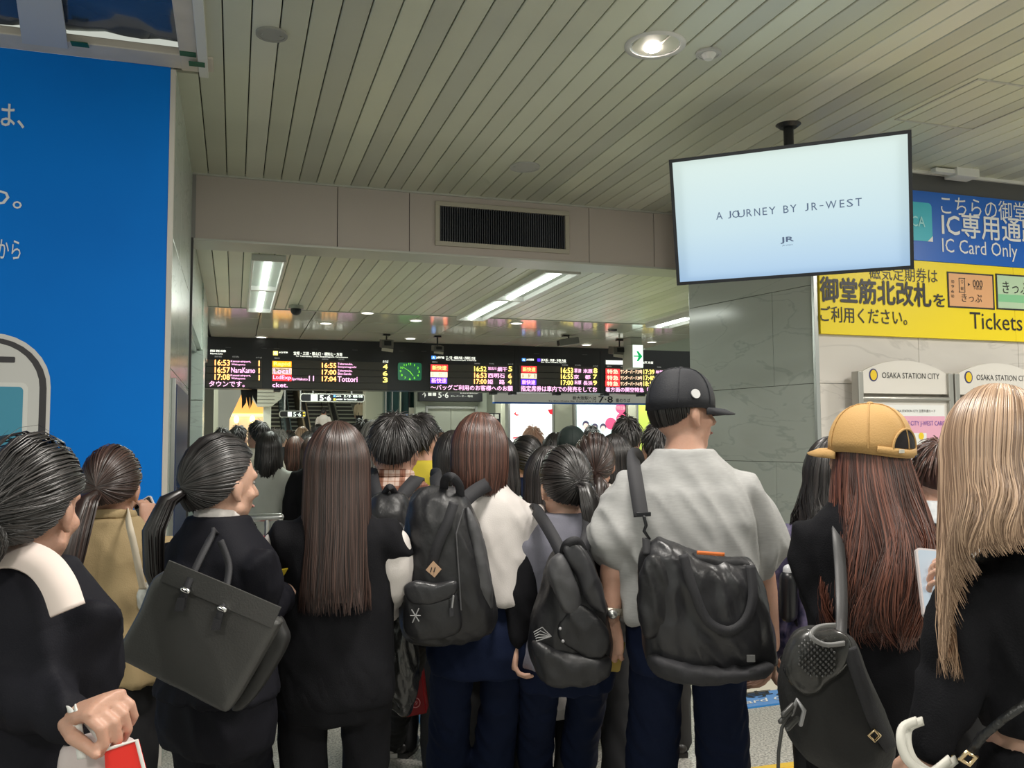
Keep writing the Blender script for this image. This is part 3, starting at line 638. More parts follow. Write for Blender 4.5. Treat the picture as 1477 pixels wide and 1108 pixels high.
display('second departure display from the left, last row bound for Tottori from platform 3',
    [(-700, 412, 975, 512), (-700, 518, 975, 595), (-700, 600, 975, 668), (-700, 674, 975, 745)] if False else [(835-1230+0, 416, 975, 512), (835-1230, 518, 975, 592), (835-1230, 598, 975, 668), (835-1230, 674, 975, 745)],
    [('#', 'a', (-386, 420, -160, 490)), ('Rapid', 'y', (-370, 428, -175, 484)), ('#', 'c', (-386, 500, -160, 575)), ('#', 'x', (-382, 504, -166, 571)), ('Local', 'p', (-372, 508, -175, 566)), ('#', 'r', (-386, 580, -160, 655)), ('LtdExp', 'p', (-378, 588, -166, 648)),
     ('SprHakuto', 'p', (-158, 615, 30, 655)), ('11', 'p', (45, 592, 105, 655)), ('cket.', 'p', (-388, 675, -205, 728)),
     ('16:55', 'o', (198, 440, 370, 500)), ('Takarazuka,', 'p', (386, 440, 565, 468)), ('Sasayamaguchi', 'p', (386, 476, 605, 504)), ('4', 'y', (920, 455, 978, 515)),
     ('17:00', 'o', (198, 520, 370, 580)), ('Takarazuka,', 'p', (386, 520, 560, 548)), ('Shin-Sanda', 'p', (386, 554, 548, 582)), ('6', 'y', (920, 535, 978, 592)),
     ('17:04', 'o', (198, 598, 370, 660)), ('Tottori', 'p', (384, 600, 620, 665)), ('3', 'y', (920, 610, 978, 672)),
     ('#', 'y', (-378, 298, -322, 348)), ('G', 'w', (-366, 308, -336, 338)), ('JR宝塚線', 'w', (-312, 305, -205, 328)), ('宝塚・三田・篠山口・福知山・方面', 'w', (-135, 312, 440, 352)), ('for Takarazuka, Sanda, Sasayamaguchi, Fukuchiyama', 'w', (-105, 358, 508, 378)), ('種別', 'k', (-365, 375, -300, 392)), ('発車時刻', 'k', (200, 388, 275, 404)), ('行先', 'k', (395, 392, 465, 408)), ('のりば', 'w', (920, 408, 985, 440))], z2)
display('departure display right of the green clock, with 17:00 for Himeji',
    [(148, 270, 1035, 345), (148, 348, 1035, 408), (148, 412, 1035, 478), (148, 484, 1035, 548)],
    [('#', 'r', (158, 265, 340, 335)), ('新快速', 'o', (172, 276, 326, 326)), ('#', 'c', (155, 345, 335, 400)), ('#', 'x', (168, 351, 322, 394)), ('普通', 'c', (178, 352, 314, 392)), ('#', 'b', (155, 405, 332, 468)), ('新快速', 'p', (165, 410, 325, 464)),
     ('16:52', 'y', (620, 285, 750, 340)), ('網干', 'p', (868, 292, 970, 340)), ('加古川', 'p', (768, 290, 855, 325)), ('5', 'y', (985, 285, 1025, 340)), ('16:53', 'o', (620, 352, 752, 408)), ('西明石', 'p', (768, 360, 945, 408)), ('6', 'o', (980, 360, 1022, 412)),
     ('17:00', 'o', (618, 420, 752, 472)), ('姫　路', 'p', (762, 425, 945, 475)), ('4', 'y', (978, 425, 1018, 475)), ('～バッグご利用のお客様へのお願', 'p', (155, 485, 1030, 542)),
     ('#', 'B', (165, 172, 210, 208)), ('A', 'w', (175, 178, 200, 203)), ('JR神戸線', 'w', (215, 178, 300, 208)), ('三ノ宮・姫路方面・西明石 方面', 'w', (320, 180, 630, 210)), ('for Sannomiya, Himeji', 'w', (320, 213, 640, 228)), ('種別', 'k', (170, 232, 228, 246)), ('発車時刻', 'k', (622, 248, 680, 262)), ('行先', 'k', (778, 250, 832, 264)), ('のりば', 'k', (980, 255, 1034, 268))], z3)
display('departure display with 17:00 for Nagahama, above the white platform sign',
    [(522, 240, 925, 272), (522, 275, 925, 303), (522, 306, 925, 336), (522, 340, 925, 372)],
    [('#', 'r', (535, 240, 612, 273)), ('新快速', 'o', (541, 245, 606, 268)), ('#', 'c', (533, 277, 612, 303)), ('#', 'x', (538, 280, 607, 300)), ('普通', 'c', (543, 280, 602, 300)), ('#', 'b', (533, 307, 610, 336)), ('新快速', 'p', (538, 310, 605, 333)),
     ('16:53', 'y', (735, 248, 797, 276)), ('草津', 'p', (803, 252, 838, 275)), ('米原', 'p', (848, 254, 895, 276)), ('8', 'y', (900, 250, 920, 276)), ('16:55', 'y', (735, 280, 797, 306)), ('京　都', 'p', (800, 284, 885, 306)), ('7', 'y', (898, 283, 918, 306)),
     ('17:00', 'y', (735, 311, 797, 337)), ('米原', 'p', (803, 312, 838, 333)), ('長浜', 'p', (848, 315, 895, 337)), ('9', 'y', (898, 313, 918, 337)), ('指定席券は車内での発売をしてお', 'p', (532, 342, 918, 370)),
     ('#', 'B', (538, 200, 556, 215)), ('A', 'w', (541, 203, 553, 213)), ('JR京都線', 'w', (560, 202, 598, 214)), ('#', 'b', (616, 202, 631, 216)), ('新大阪・京都・米原 方面', 'w', (635, 204, 760, 217)), ('for Shin-Osaka, Kyoto', 'w', (635, 218, 762, 225)), ('発車時刻', 'k', (740, 231, 770, 238)), ('行先', 'k', (806, 232, 836, 239)), ('のりば', 'k', (898, 236, 922, 243))], z5)
display('rightmost departure display, three red express rows, behind the man in the black cap',
    [(598, 462, 1470, 512), (598, 516, 1470, 570), (598, 574, 1470, 626), (598, 632, 1470, 682)],
    [('#', 'r', (602, 462, 732, 516)), ('特急', 'c', (614, 468, 718, 510)), ('#', 'r', (602, 520, 732, 572)), ('特急', 'c', (614, 525, 718, 568)), ('#', 'r', (598, 575, 732, 626)), ('特急', 'c', (612, 580, 718, 622)),
     ('サンダーバード37号', 'c', (738, 470, 938, 510)), ('17:39', 'y', (950, 470, 1052, 515)), ('サンダーバード39号', 'c', (738, 528, 938, 566)), ('17:40', 'y', (950, 525, 1052, 570)), ('サンダーバード41号', 'c', (738, 582, 938, 622)), ('18:10', 'y', (950, 580, 1052, 625)),
     ('敦賀', 'p', (1066, 478, 1130, 505)), ('金沢', 'p', (1150, 478, 1225, 508)), ('敦賀', 'p', (1066, 532, 1130, 560)), ('敦賀', 'p', (1066, 586, 1130, 614)), ('着方面の関空特急「はるか', 'p', (600, 636, 1130, 680)),
     ('#', 'w', (604, 385, 765, 422)), ('北陸・福井・金沢 方面', 'w', (780, 392, 1040, 414)), ('種別', 'k', (610, 435, 655, 446)), ('列車名', 'k', (740, 437, 800, 448)), ('行先', 'k', (1075, 442, 1115, 454)), ('のりば', 'k', (1240, 446, 1285, 460))], z4)
# clock
ca = ony(574, 523, YR); cb = ony(608, 549, YR)
clk = thing('station_clock', 'green square-cornered clock between the departure displays', 'clock', ((ca.x+cb.x)/2, YR, cb.z))
obj('face', flat_y(rrect(ca.x, cb.z, cb.x, ca.z, 0.035), YR-0.005, 0.02), mat('clock_green', (0.01, 0.10, 0.05), 0.25, emit=0.35, ecol=(0.02, 0.22, 0.10)), clk)
m_lg = mat('clock_digit', (0.3, 1, 0.05), emit=0.8, ecol=(0.25, 1.0, 0.04))
cc = (ca+cb)/2; R = (cb.x-ca.x)*0.40
for i in range(1, 13):
    a = pi/2-2*pi*i/12; q = (cc.x+R*cos(a)*0.98, cc.z+R*0.78*sin(a)); s_ = 0.017
    lettering(str(i), m_lg, clk, (0, YR-0.006, 0), (1, 0, 0), (0, 0, 1), (q[0]-s_*(1.3 if i > 9 else 0.8), q[1]-s_, q[0]+s_*(1.3 if i > 9 else 0.8), q[1]+s_), 0.01)
for a, l, w_ in ((radians(90-142), 0.09, 0.007), (radians(90-302), 0.12, 0.005)):
    d = Vector((cos(a), 0, sin(a))); n_ = Vector((-sin(a), 0, cos(a))); c0 = Vector((cc.x, YR-0.008, cc.z))
    obj('hand', G().prism([(0, -w_), (l, -w_*0.4), (l, w_*0.4), (0, w_)], c0, d, n_, (0, -0.002, 0)), m_lg, clk)

# ---- things hanging from the far ceiling
def speaker(px, Y, lab, kind=0):
    a = ony(px[0], px[1], Y); b_ = ony(px[2], px[3], Y); t = thing('hanging_speaker', lab, 'speaker', ((a.x+b_.x)/2, Y, b_.z))
    w_ = b_.x-a.x; h_ = a.z-b_.z; cx = (a.x+b_.x)/2
    obj('cabinet', G().box((cx, Y, b_.z+h_*0.66), (w_, 0.2, h_*0.6), Matrix.Rotation(0.15, 3, 'X')), mat('speaker_grey', (0.10, 0.095, 0.085), 0.5), t, bevel=0.008)
    obj('grille', disc((0, 0, 0), w_*0.33, 0.004, 20) if False else G().box((cx, Y-0.11, b_.z+h_*0.64), (w_*0.6, 0.01, h_*0.34)), m_blackm, t, bevel=0.004)
    obj('tag_plate', G().box((cx, Y-0.08, b_.z+h_*0.16), (w_*0.95, 0.008, h_*0.24), Matrix.Rotation(0.12, 3, 'Y')), mat('tag_cream', (0.45, 0.42, 0.36), 0.5), t)
    obj('hanger', G().tube([(cx, Y, b_.z+h_*0.9), (cx, Y, ZC2)], 0.012, 8).box((cx, Y, ZC2-0.012), (0.1, 0.07, 0.024)), m_black, t)
speaker((549, 489, 566, 509), 12.6, 'box speaker hanging before the board left of the green clock')
speaker((624, 498, 638, 512), 12.6, 'box speaker hanging before the board right of the green clock')
speaker((881, 499, 906, 518), 12.3, 'wide box speaker hanging just left of the green exit sign')
c = onz(427, 441, ZC2)
dm = thing('dome_camera', 'small black dome camera under the slatted ceiling beside the left fluorescent fitting', 'camera', (c.x, c.y, ZC2-0.15))
obj('base', disc((c.x, c.y, ZC2-0.04), 0.09, 0.04, 24, 0.08), m_steel, dm); obj('dome', G().ell((c.x, c.y, ZC2-0.055), (0.062, 0.062, 0.06)), m_black, dm, smooth=True)
def bullet(px, Y, lab):
    a = ony(px[0], px[1], Y); b_ = ony(px[2], px[3], Y); c = (a+b_)/2
    t = thing('security_camera', lab, 'camera', c)
    M_ = Matrix.Rotation(radians(-10), 3, 'Y')
    obj('housing', G().box(c, (abs(b_.x-a.x), 0.11, 0.10), M_), mat('camera_grey', (0.16, 0.16, 0.15), 0.4), t, bevel=0.012)
    obj('lens', G().box(c+M_ @ Vector((-abs(b_.x-a.x)/2, 0, 0)), (0.012, 0.08, 0.07), M_), m_black, t)
    obj('hanger', G().tube([c+Vector((0.02, 0, 0.04)), (c.x-0.02, c.y, c.z+0.12), (c.x-0.04, c.y, ZC2)], 0.011, 8).box((c.x-0.04, c.y, ZC2-0.012), (0.09, 0.09, 0.024)), m_black, t)
bullet((805, 487, 834, 499), 12.0, 'long grey security camera hanging before the boards, pointing left')
bullet((878, 465, 897, 476), 11.2, 'dark security camera close under the ceiling above the wide box speaker')
# exit arrow sign
ea = ony(912, 497, 11.9); eb = ony(928, 531, 11.9)
ex = thing('exit_arrow_sign', 'lit white hanging sign with a green arrow pointing right', 'sign', ((ea.x+eb.x)/2, 11.9, eb.z))
obj('housing', G().box2((ea.x, 11.9, eb.z), (eb.x+0.0, 12.25, ea.z)).box2((ea.x-0.005, 11.95, ea.z), (eb.x+0.005, 12.2, ZC2)), mat('sign_housing', (0.42, 0.43, 0.38), 0.4), ex, bevel=0.004)
obj('lit_face', G().box2((ea.x+0.006, 11.894, eb.z+0.006), (eb.x-0.006, 11.9, ea.z-0.006)), mat('lit_face', (0.9, 1, 0.95), emit=1.1, ecol=(0.82, 1.0, 0.88)), ex)
ac = (ea+eb)/2; wA = (eb.x-ea.x)*0.40; hA = wA*1.25
obj('arrow', flat_y([(ac.x-wA, ac.z+0.10*hA), (ac.x+0.1*wA, ac.z+0.10*hA), (ac.x-0.35*wA, ac.z+hA*0.85), (ac.x+0.05*wA, ac.z+hA*0.85), (ac.x+wA, ac.z), (ac.x+0.05*wA, ac.z-hA*0.85), (ac.x-0.35*wA, ac.z-hA*0.85), (ac.x+0.1*wA, ac.z-0.10*hA), (ac.x-wA, ac.z-0.10*hA)], 11.89, 0.003), mat('arrow_green', (0.0, 0.5, 0.15), emit=0.5, ecol=(0.0, 0.55, 0.16)), ex)
for px_, py_, wh in ((530, 451, 'above the second display from the left'), (470, 466, 'between dome camera and board'), (745, 466, 'ahead of the middle fluorescent fitting'), (846, 497, 'just right of the long grey security camera'), (592, 488, 'just above the green clock'), (377, 486, 'close to the board at far left'), (600, 462, 'left of the box speaker right of the clock'), (940, 493, 'just right of the green exit arrow')):
    c = onz(px_, py_, ZC2); q = thing('small_downlight', 'small lit downlight in the glossy ceiling, '+wh, 'light', (c.x, c.y, ZC2-0.01), group='small downlights in the glossy ceiling')
    obj('diffuser', disc((c.x, c.y, ZC2-0.010), 0.07, 0.008, 20), mat('small_lamp', (1, 1, 1), emit=2.5, ecol=(1, 0.98, 0.85)), q); obj('rim', ringg((c.x, c.y, ZC2-0.008), 0.07, 0.09, 0.01, 20), m_white, q)

# ================================================================== FAR HALL
m_gw = mat('grey_green_steel', (0.36, 0.39, 0.33), 0.3, 0.3); m_gw2 = mat('grey_green_door', (0.42, 0.44, 0.38), 0.25, 0.4); m_cream = mat('cream_column', (0.52, 0.53, 0.43), 0.35)
# lift front
Yl = 17.0
lift = thing('lift_front', 'grey-green steel lift front with closed double doors', 'lift', tuple(ony(655, 637, Yl)[:2])+(0,))
a = ony(600, 560, Yl); b_ = ony(702, 560, Yl); zt_ = 3.6; dz = ony(650, 586, Yl).z
d0 = ony(617, 600, Yl).x; d1 = ony(685, 600, Yl).x; dm_ = (d0+d1)/2
obj('surround', G().box2((a.x, Yl, 0), (d0-0.05, Yl+0.2, zt_)).box2((d1+0.05, Yl, 0), (b_.x, Yl+0.2, zt_)).box2((d0-0.05, Yl, dz), (d1+0.05, Yl+0.2, zt_)), m_gw, lift, bevel=0.004)
obj('door_frame', G().box2((d0-0.05, Yl-0.02, 0), (d0, Yl+0.1, dz)).box2((d1, Yl-0.02, 0), (d1+0.05, Yl+0.1, dz)).box2((d0, Yl-0.02, dz-0.05), (d1, Yl+0.1, dz)), m_steel, lift, bevel=0.004)
for p, q in ((d0, dm_-0.004), (dm_+0.004, d1)):
    dd = obj('door_leaf', G().box2((p, Yl+0.06, 0), (q, Yl+0.1, dz-0.05)), m_gw2, lift)
    obj('window', G().box2((p+0.12, Yl+0.05, 0.9), (q-0.1, Yl+0.062, 1.62)), mat('lift_pane', (0.55, 0.62, 0.55), 0.08, 0.6), dd)
sg = thing('platform_sign', 'black sign with white arrow and 5·6 above the lift', 'sign', tuple(ony(650, 579, Yl-0.2)))
obj('board', rect_y((605, 563, 696, 579), Yl-0.2, 0.2), m_black, sg, bevel=0.005)
Ls = lambda s, r, o=0.0, m=m_sw: letter_y(s, m, sg, Yl-0.203, r, o)
Ls('↑', (609, 566, 615, 574)); Ls('5·6', (632, 566, 647, 574), 0.01); Ls('エレベーター 階段', (650, 570, 682, 573)); Ls('Elevator', (664, 566, 690, 568))
for r in ((617.5, 566.5, 622.5, 571), (624, 566.5, 629, 571)): obj('pictogram', rect_y(r, Yl-0.204, 0.003), m_sw, sg)
pg = thing('pictogram_sign', 'small black sign with two white pictograms right of the lift', 'sign', tuple(ony(713, 640, 15.6)))
obj('board', rect_y((704, 596, 722, 660), 15.6, 0.05), m_black, pg, bevel=0.004)
q = ony(713, 640, 15.66).x; obj('post', G().box2((q-0.04, 15.65, 0), (q+0.04, 15.7, 1.7)), m_black, pg)
for r in ((705.5, 597.5, 711.5, 604), (713.5, 597.5, 719.5, 604)): obj('pictogram', rect_y(r, 15.595, 0.003), mat('pict_grey', (0.5, 0.5, 0.45), 0.5), pg)
letter_y('エレベーター', m_sw, pg, 15.595, (706, 608, 719, 611))
# white sign to platforms 7 8
ws = thing('platform_sign', 'long white hanging sign, black wording for platforms 7 and 8', 'sign', tuple(ony(830, 583, 14.6)))
obj('board', rect_y((713, 562, 946, 581), 14.6, 0.12), mat('lit_sign_white', (0.62, 0.62, 0.56), 0.4, emit=0.12, ecol=(0.9, 0.9, 0.8)), ws, bevel=0.004)
for px_ in (730, 930): q = ony(px_, 570, 14.65); obj('hanger', G().tube([(q.x, 14.66, q.z), (q.x, 14.66, 4.2)], 0.02, 8), m_steel, ws)
obj('blue_strip', rect_y((713, 581, 946, 583), 14.595, 0.12), m_sb, ws)
Lw = lambda s, r, o=0.0: letter_y(s, m_sk, ws, 14.597, r, o)
Lw('新大阪駅へは', (826, 571.5, 860, 577), 0.01); Lw('To Shin-Osaka Sta. from track 7·8', (791, 577.5, 860, 580)); Lw('7·8', (863, 571.5, 884, 581), 0.015); Lw('番のりば', (888, 575, 909, 580.5), 0.01)
# lit posters
def poster(px, Y, lab, col, e):
    c = ony((px[0]+px[2])/2, px[3], Y); t = thing('lit_poster', lab, 'poster', (c.x, Y, 0))
    a = ony(px[0], 600, Y); b_ = ony(px[2], 600, Y); tz = ony(px[0], px[1], Y).z
    obj('light_box', G().box2((a.x-0.04, Y, 0.0), (b_.x+0.04, Y+0.2, tz+0.05)), m_steel, t, bevel=0.004)
    obj('lit_face', G().box2((a.x, Y-0.004, 0.4), (b_.x, Y, tz)), mat('poster_light_%d' % px[0], col, emit=e, ecol=col), t); return t
p1_ = poster((736, 583, 796, 690), 15.4, 'bright white lit poster with red marks behind the short-haired woman', (1.0, 1.0, 0.97), 1.15)
m_prd = mat('poster_red', (0.8, 0.02, 0.04), emit=0.5, ecol=(0.9, 0.02, 0.05)); m_pgr = mat('poster_grey', (0.6, 0.62, 0.62), emit=0.5, ecol=(0.8, 0.85, 0.85))
for pl_ in ([(741, 597), (745, 593), (744, 597), (750, 599), (745, 600)], [(790, 591), (797, 590), (797, 598), (793, 597)], [(783, 650), (790, 645), (796, 656), (789, 658)], [(740, 631), (748, 630), (748, 632), (740, 633)], [(740, 640), (750, 638), (748, 642)], [(792, 631), (797, 630), (797, 632)]):
    pts = [ony(x_, y_, 15.39) for x_, y_ in pl_]; obj('print', G().prism([(p.x, p.z) for p in pts], (0, 15.39, 0), (1, 0, 0), (0, 0, 1), (0, 0.002, 0)), m_prd, p1_)
letter_y('WELCOME TO', m_pgr, p1_, 15.39, (752, 607, 793, 613)); letter_y('OSAKA', m_pgr, p1_, 15.39, (758, 617, 790, 623))
p2_ = poster((832, 584, 893, 690), 15.4, 'pale blue lit poster with pink discs left of the man in the black cap', (0.74, 0.95, 0.95), 0.95)
m_pk = mat('poster_pink_disc', (0.9, 0.1, 0.25), emit=0.55, ecol=(1.0, 0.12, 0.28))
def pdisc(t, cx, cy, r, m, Y=15.39, k=1.0):
    c = ony(cx, cy, Y); rr = r/FPX*16.3; obj('print', flat_y([(c.x+rr*cos(2*pi*i/18), c.z+rr*k*sin(2*pi*i/18)) for i in range(18)], Y, 0.002), m, t)
for cx, cy, r in ((895, 589, 8), (896, 604, 8.2), (881, 611, 9)): pdisc(p2_, cx, cy, r, m_pk)
m_ps = mat('poster_skin', (0.9, 0.7, 0.6), emit=0.7, ecol=(1.0, 0.82, 0.74)); m_phr = mat('poster_hair', (0.1, 0.08, 0.15), emit=0.15, ecol=(0.3, 0.25, 0.5))
for cx, cy in ((845, 613), (858, 617), (870, 617)):
    pdisc(p2_, cx, cy-1, 5.2, m_phr, 15.388); pdisc(p2_, cx, cy+2, 4, m_ps, 15.385, 1.2); pdisc(p2_, cx, cy+13, 7, mat('poster_cloth', (0.8, 0.9, 0.95), emit=0.8, ecol=(0.85, 0.95, 1.0)), 15.386)
letter_y('特別企画', m_sw, p2_, 15.385, (889, 586, 901, 591)); 
for r in ((843, 586, 880, 586.6), (843, 589, 880, 589.6), (843, 586, 843.6, 589.6), (879.5, 586, 880, 589.6)): obj('print', rect_y(r, 15.388, 0.002), m_pgr, p2_)
# columns
def column(px0, px1, Y, m, lab, nm='column', z1=3.8, d=0.4):
    a = ony(px0, 600, Y); b_ = ony(px1, 600, Y); t = thing(nm, lab, 'column', ((a.x+b_.x)/2, Y, 0))
    obj('shaft', G().box2((a.x, Y, 0.12), (b_.x, Y+d, z1)), m, t, bevel=0.01); obj('base', G().box2((a.x-0.01, Y-0.01, 0), (b_.x+0.01, Y+d, 0.12)), m_black, t); return t
column(800, 826, 15.5, m_cream, 'cream column between the two lit posters')
column(897, 905, 15.7, m_black, 'narrow dark upright just right of the pale blue poster')
column(906, 919, 15.6, m_cream, 'narrow cream column left of the yellow-green panel')
column(723, 734, 15.8, m_cream, 'narrow cream column left of the white lit poster')
column(527, 553, 18.0, m_cream, 'cream column between escalators and dark glass')
column(308, 315, 16.0, m_cream, 'thin grey-cream column at far left under the board')
column(317, 325, 17.0, m_steel, 'thin steel column at far left beside the warm-lit shop')
column(380, 391, 20.0, mat('white_column', (0.70, 0.72, 0.64), 0.4), 'white column between the warm-lit shop and the escalators')
gl = thing('glass_shaft', 'dark blue-green glass shaft with bright edges left of the lift', 'lift shaft', tuple(ony(578, 640, 17.4)[:2])+(0,))
obj('glass_panel', G().box2((ony(554, 600, 17.4).x, 17.4, 0), (ony(599, 600, 17.4).x, 17.6, 3.9)), mat('dark_glass', (0.03, 0.07, 0.07), 0.08, spec=0.8), gl)
for px_, m_ in ((565, m_steel), (577, m_cream), (556, m_steel), (590, m_black)): obj('mullion', G().box2((ony(px_, 600, 17.3).x, 17.3, 0), (ony(px_+1.6, 600, 17.3).x, 17.4, 3.9)), m_, gl)
obj('blue_band', G().box2((ony(563, 600, 17.35).x, 17.36, 1.75), (ony(588, 600, 17.35).x, 17.4, 2.1)), mat('blue_glow', (0.05, 0.25, 0.6), emit=0.25, ecol=(0.05, 0.3, 0.8)), gl)
nb = thing('notice_sheet', 'pale sheet on the upright between glass shaft and lift', 'notice', tuple(ony(597, 600, 16.9)))
obj('sheet', rect_y((590, 588, 599, 605), 17.28, 0.02), mat('sheet', (0.45, 0.45, 0.38), 0.6), nb)
yg = thing('yellow_green_panel', 'lit yellow-green panel behind the man in the black cap', 'panel', tuple(ony(935, 640, 15.5)[:2])+(0,))
obj('panel', G().box2((ony(921, 600, 15.6).x, 15.6, 0.1), (ony(985, 600, 15.6).x, 15.7, 2.6)), mat('yellow_green', (0.45, 0.55, 0.08), emit=0.55, ecol=(0.62, 0.80, 0.16)), yg)
obj('frame', G().box2((ony(919, 600, 15.55).x, 15.55, 0), (ony(921, 600, 15.55).x, 15.7, 2.7)), m_steel, yg)
# hall wall behind
struct('wall_back', G().box2((-4, 33.0, 0), (14, 33.3, 4.3)), mat('back_wall', (0.30, 0.30, 0.26), 0.6))
struct('wall_back', G().box2((ony(600, 600, 17.6).x, 17.62, 0), (13, 17.8, 4.2)), m_gw)
# warm shop at left
Yk = 21.0
shp = thing('warm_shop', 'shop front glowing orange at far left, two wall lamps', 'shop', tuple(ony(350, 640, Yk)[:2])+(0,))
a = ony(318, 600, Yk); b_ = ony(384, 600, Yk); z_o = ony(350, 598, Yk).z
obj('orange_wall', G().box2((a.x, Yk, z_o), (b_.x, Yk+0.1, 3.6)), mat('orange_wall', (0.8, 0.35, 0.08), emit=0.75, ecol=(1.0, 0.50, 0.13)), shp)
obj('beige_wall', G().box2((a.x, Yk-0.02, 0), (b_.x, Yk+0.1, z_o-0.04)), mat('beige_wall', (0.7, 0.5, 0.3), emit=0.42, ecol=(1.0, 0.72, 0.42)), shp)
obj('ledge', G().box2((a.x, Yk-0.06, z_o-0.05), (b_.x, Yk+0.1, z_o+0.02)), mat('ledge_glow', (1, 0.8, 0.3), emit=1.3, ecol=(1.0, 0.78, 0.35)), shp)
for px_ in (341, 364): c = ony(px_, 605, Yk-0.1); obj('wall_lamp', G().ell(c, (0.06, 0.05, 0.09)), mat('wall_lamp', (1, 0.8, 0.4), emit=3, ecol=(1, 0.75, 0.35)), shp, smooth=True)
dp = [ony(*p, 15.6) for p in ((315, 640), (315, 560), (352, 560), (331, 605), (327, 640))]
slp = thing('sloping_panel', 'grey sloping panel in front of the warm-lit shop', 'panel', (dp[0].x, 15.6, 0))
obj('panel', G().prism([(p.x, p.z) for p in [Vector((dp[0].x, 0, 0.0))]+dp[1:4]+[Vector((dp[4].x, 0, 0.0))]], (0, 15.6, 0), (1, 0, 0), (0, 0, 1), (0, 0.1, 0)), mat('panel_grey', (0.45, 0.45, 0.41), 0.4), slp)
cl = [ony(*p, 19.5) for p in ((355, 562), (410, 562), (406, 575), (392, 586), (372, 586))]
wc = thing('white_soffit', 'pale panelled soffit above the shop and the foot of the escalators', 'soffit', (cl[0].x, 19.62, cl[3].z))
obj('panel', G().prism([(p.x, p.z) for p in cl], (0, 19.62, 0), (1, 0, 0), (0, 0, 1), (0, 0.4, 0)), mat('soffit_white', (0.60, 0.61, 0.52), 0.4), wc)
for i in range(4): obj('joint', rect_y((368, 566+i*5, 396, 566.5+i*5), 19.61, 0.005), m_grout, wc)
# pennants
for i, (x0, x1, ln) in enumerate(((347, 355, 590), (354, 360, 591), (359, 364, 589), (363, 371, 584))):
    a = ony(x0, 562, 13.7+i*0.06); b_ = ony(x1, ln, 13.7+i*0.06)
    pn_ = obj('pennant', G().prism([(a.x, a.z), (b_.x, a.z), (b_.x, (a.z+b_.z*2)/3), ((a.x+b_.x)/2+(-0.02, 0.03, 0, 0.04)[i], b_.z), (a.x+0.02, (a.z+b_.z)/2)], (0, 13.7+i*0.06, 0), (1, 0, 0), (0, 0, 1), (0, 0.015, 0)), m_blackm, None, loc=((a.x+b_.x)/2, 13.7+i*0.06, b_.z))
    tag(pn_, ['first', 'second', 'third', 'rightmost'][i]+' from the left of the black ragged pennants hanging under the board', 'pennant', 'black pennants under the departure board')
# hanging 5 6 signs
def sign56(px, Y, lab, items):
    t = thing('platform_sign', lab, 'sign', tuple(ony((px[0]+px[2])/2, px[3], Y)))
    a = ony(px[0], px[1], Y); b_ = ony(px[2], px[3], Y)
    obj('border', flat_y(rrect(a.x, b_.z, b_.x, a.z, 0.05), Y, 0.1), mat('sign_edge', (0.5, 0.52, 0.48), 0.4), t)
    obj('board', flat_y(rrect(a.x+0.015, b_.z+0.015, b_.x-0.015, a.z-0.015, 0.04), Y-0.004, 0.004), m_black, t)
    for s, r, m_ in items:
        if s == '#': obj('pictogram', rect_y(r, Y-0.008, 0.003), m_, t)
        else: letter_y(s, m_, t, Y-0.006, r, 0.02)
    for q in (0.2, 0.8): obj('hanger', G().tube([(a.x+(b_.x-a.x)*q, Y+0.05, a.z), (a.x+(b_.x-a.x)*q, Y+0.05, 4.2)], 0.015, 8), m_steel, t)
m_glw = mat('sign_glow_white', (0.8, 0.9, 0.85), emit=0.8, ecol=(0.9, 1.0, 0.92)); m_gly = mat('sign_glow_yellow', (0.9, 0.7, 0.1), emit=0.8, ecol=(1.0, 0.75, 0.05)); m_glb = mat('sign_glow_blue', (0.1, 0.3, 0.9), emit=0.7, ecol=(0.1, 0.35, 1))
sign56((433, 567.4, 526, 580.3), 16.2, 'nearer black 5·6 platform sign hanging before the escalators', [('#', (448.5, 569.5, 458, 578.3), m_glw), ('5·6', (461, 570, 477.5, 578.3), m_glw), ('#', (481, 570, 484, 573), m_glb), ('#', (481, 574.7, 484, 577.7), m_gly), ('JR神戸線', (485, 570.5, 492, 573), m_glw), ('JR京都線', (485, 575, 494, 577.5), m_glw), ('三ノ宮・姫路 方面', (496, 570, 523, 573.5), m_glw), ('for Sannomiya', (496, 575, 515, 578), m_glw)])
sign56((403, 592.4, 441, 602.3), 18.5, 'further, smaller black 5·6 platform sign below the nearer one', [('#', (415, 594, 421, 601), m_glw), ('5·6', (423, 594.5, 434.5, 601), m_glw), ('#', (437, 594.5, 440, 596.5), m_gly), ('#', (437, 598.5, 440, 600.5), m_gly)])
# escalators / stairs
m_step = mat('step_dark', (0.045, 0.045, 0.04), 0.5); m_nos = mat('step_nosing', (0.6, 0.62, 0.5), 0.4)
Y0, RISE, RUN = 21.5, 0.125, 0.29
def flight(px0, px1, lab, n=29):
    x0 = ony(px0, 640, 22).x; x1 = ony(px1, 640, 22).x
    t = thing('escalator', lab, 'escalator', ((x0+x1)/2, Y0, 0))
    sm = G().box((0, RUN/2, RISE/2), (x1-x0, RUN+0.3, RISE)).mesh('step'); sm.materials.append(m_step)
    nm_ = G().box((0, 0.0, 0), (x1-x0, 0.03, 0.028)).mesh('nosing'); nm_.materials.append(m_nos)
    for i in range(n):
        o = bpy.data.objects.new('step', sm); COL.objects.link(o); o.parent = t; o.location = (0, i*RUN, i*RISE)
        q = bpy.data.objects.new('nosing', nm_); COL.objects.link(q); q.parent = o; q.location = (0, -0.155, RISE)
flight(392, 415, 'leftmost dark escalator flight'); flight(430, 445, 'second dark escalator flight from the left'); flight(459, 492, 'third dark escalator flight, with a white-shirted rider'); flight(506, 545, 'rightmost dark escalator flight beside the cream column')
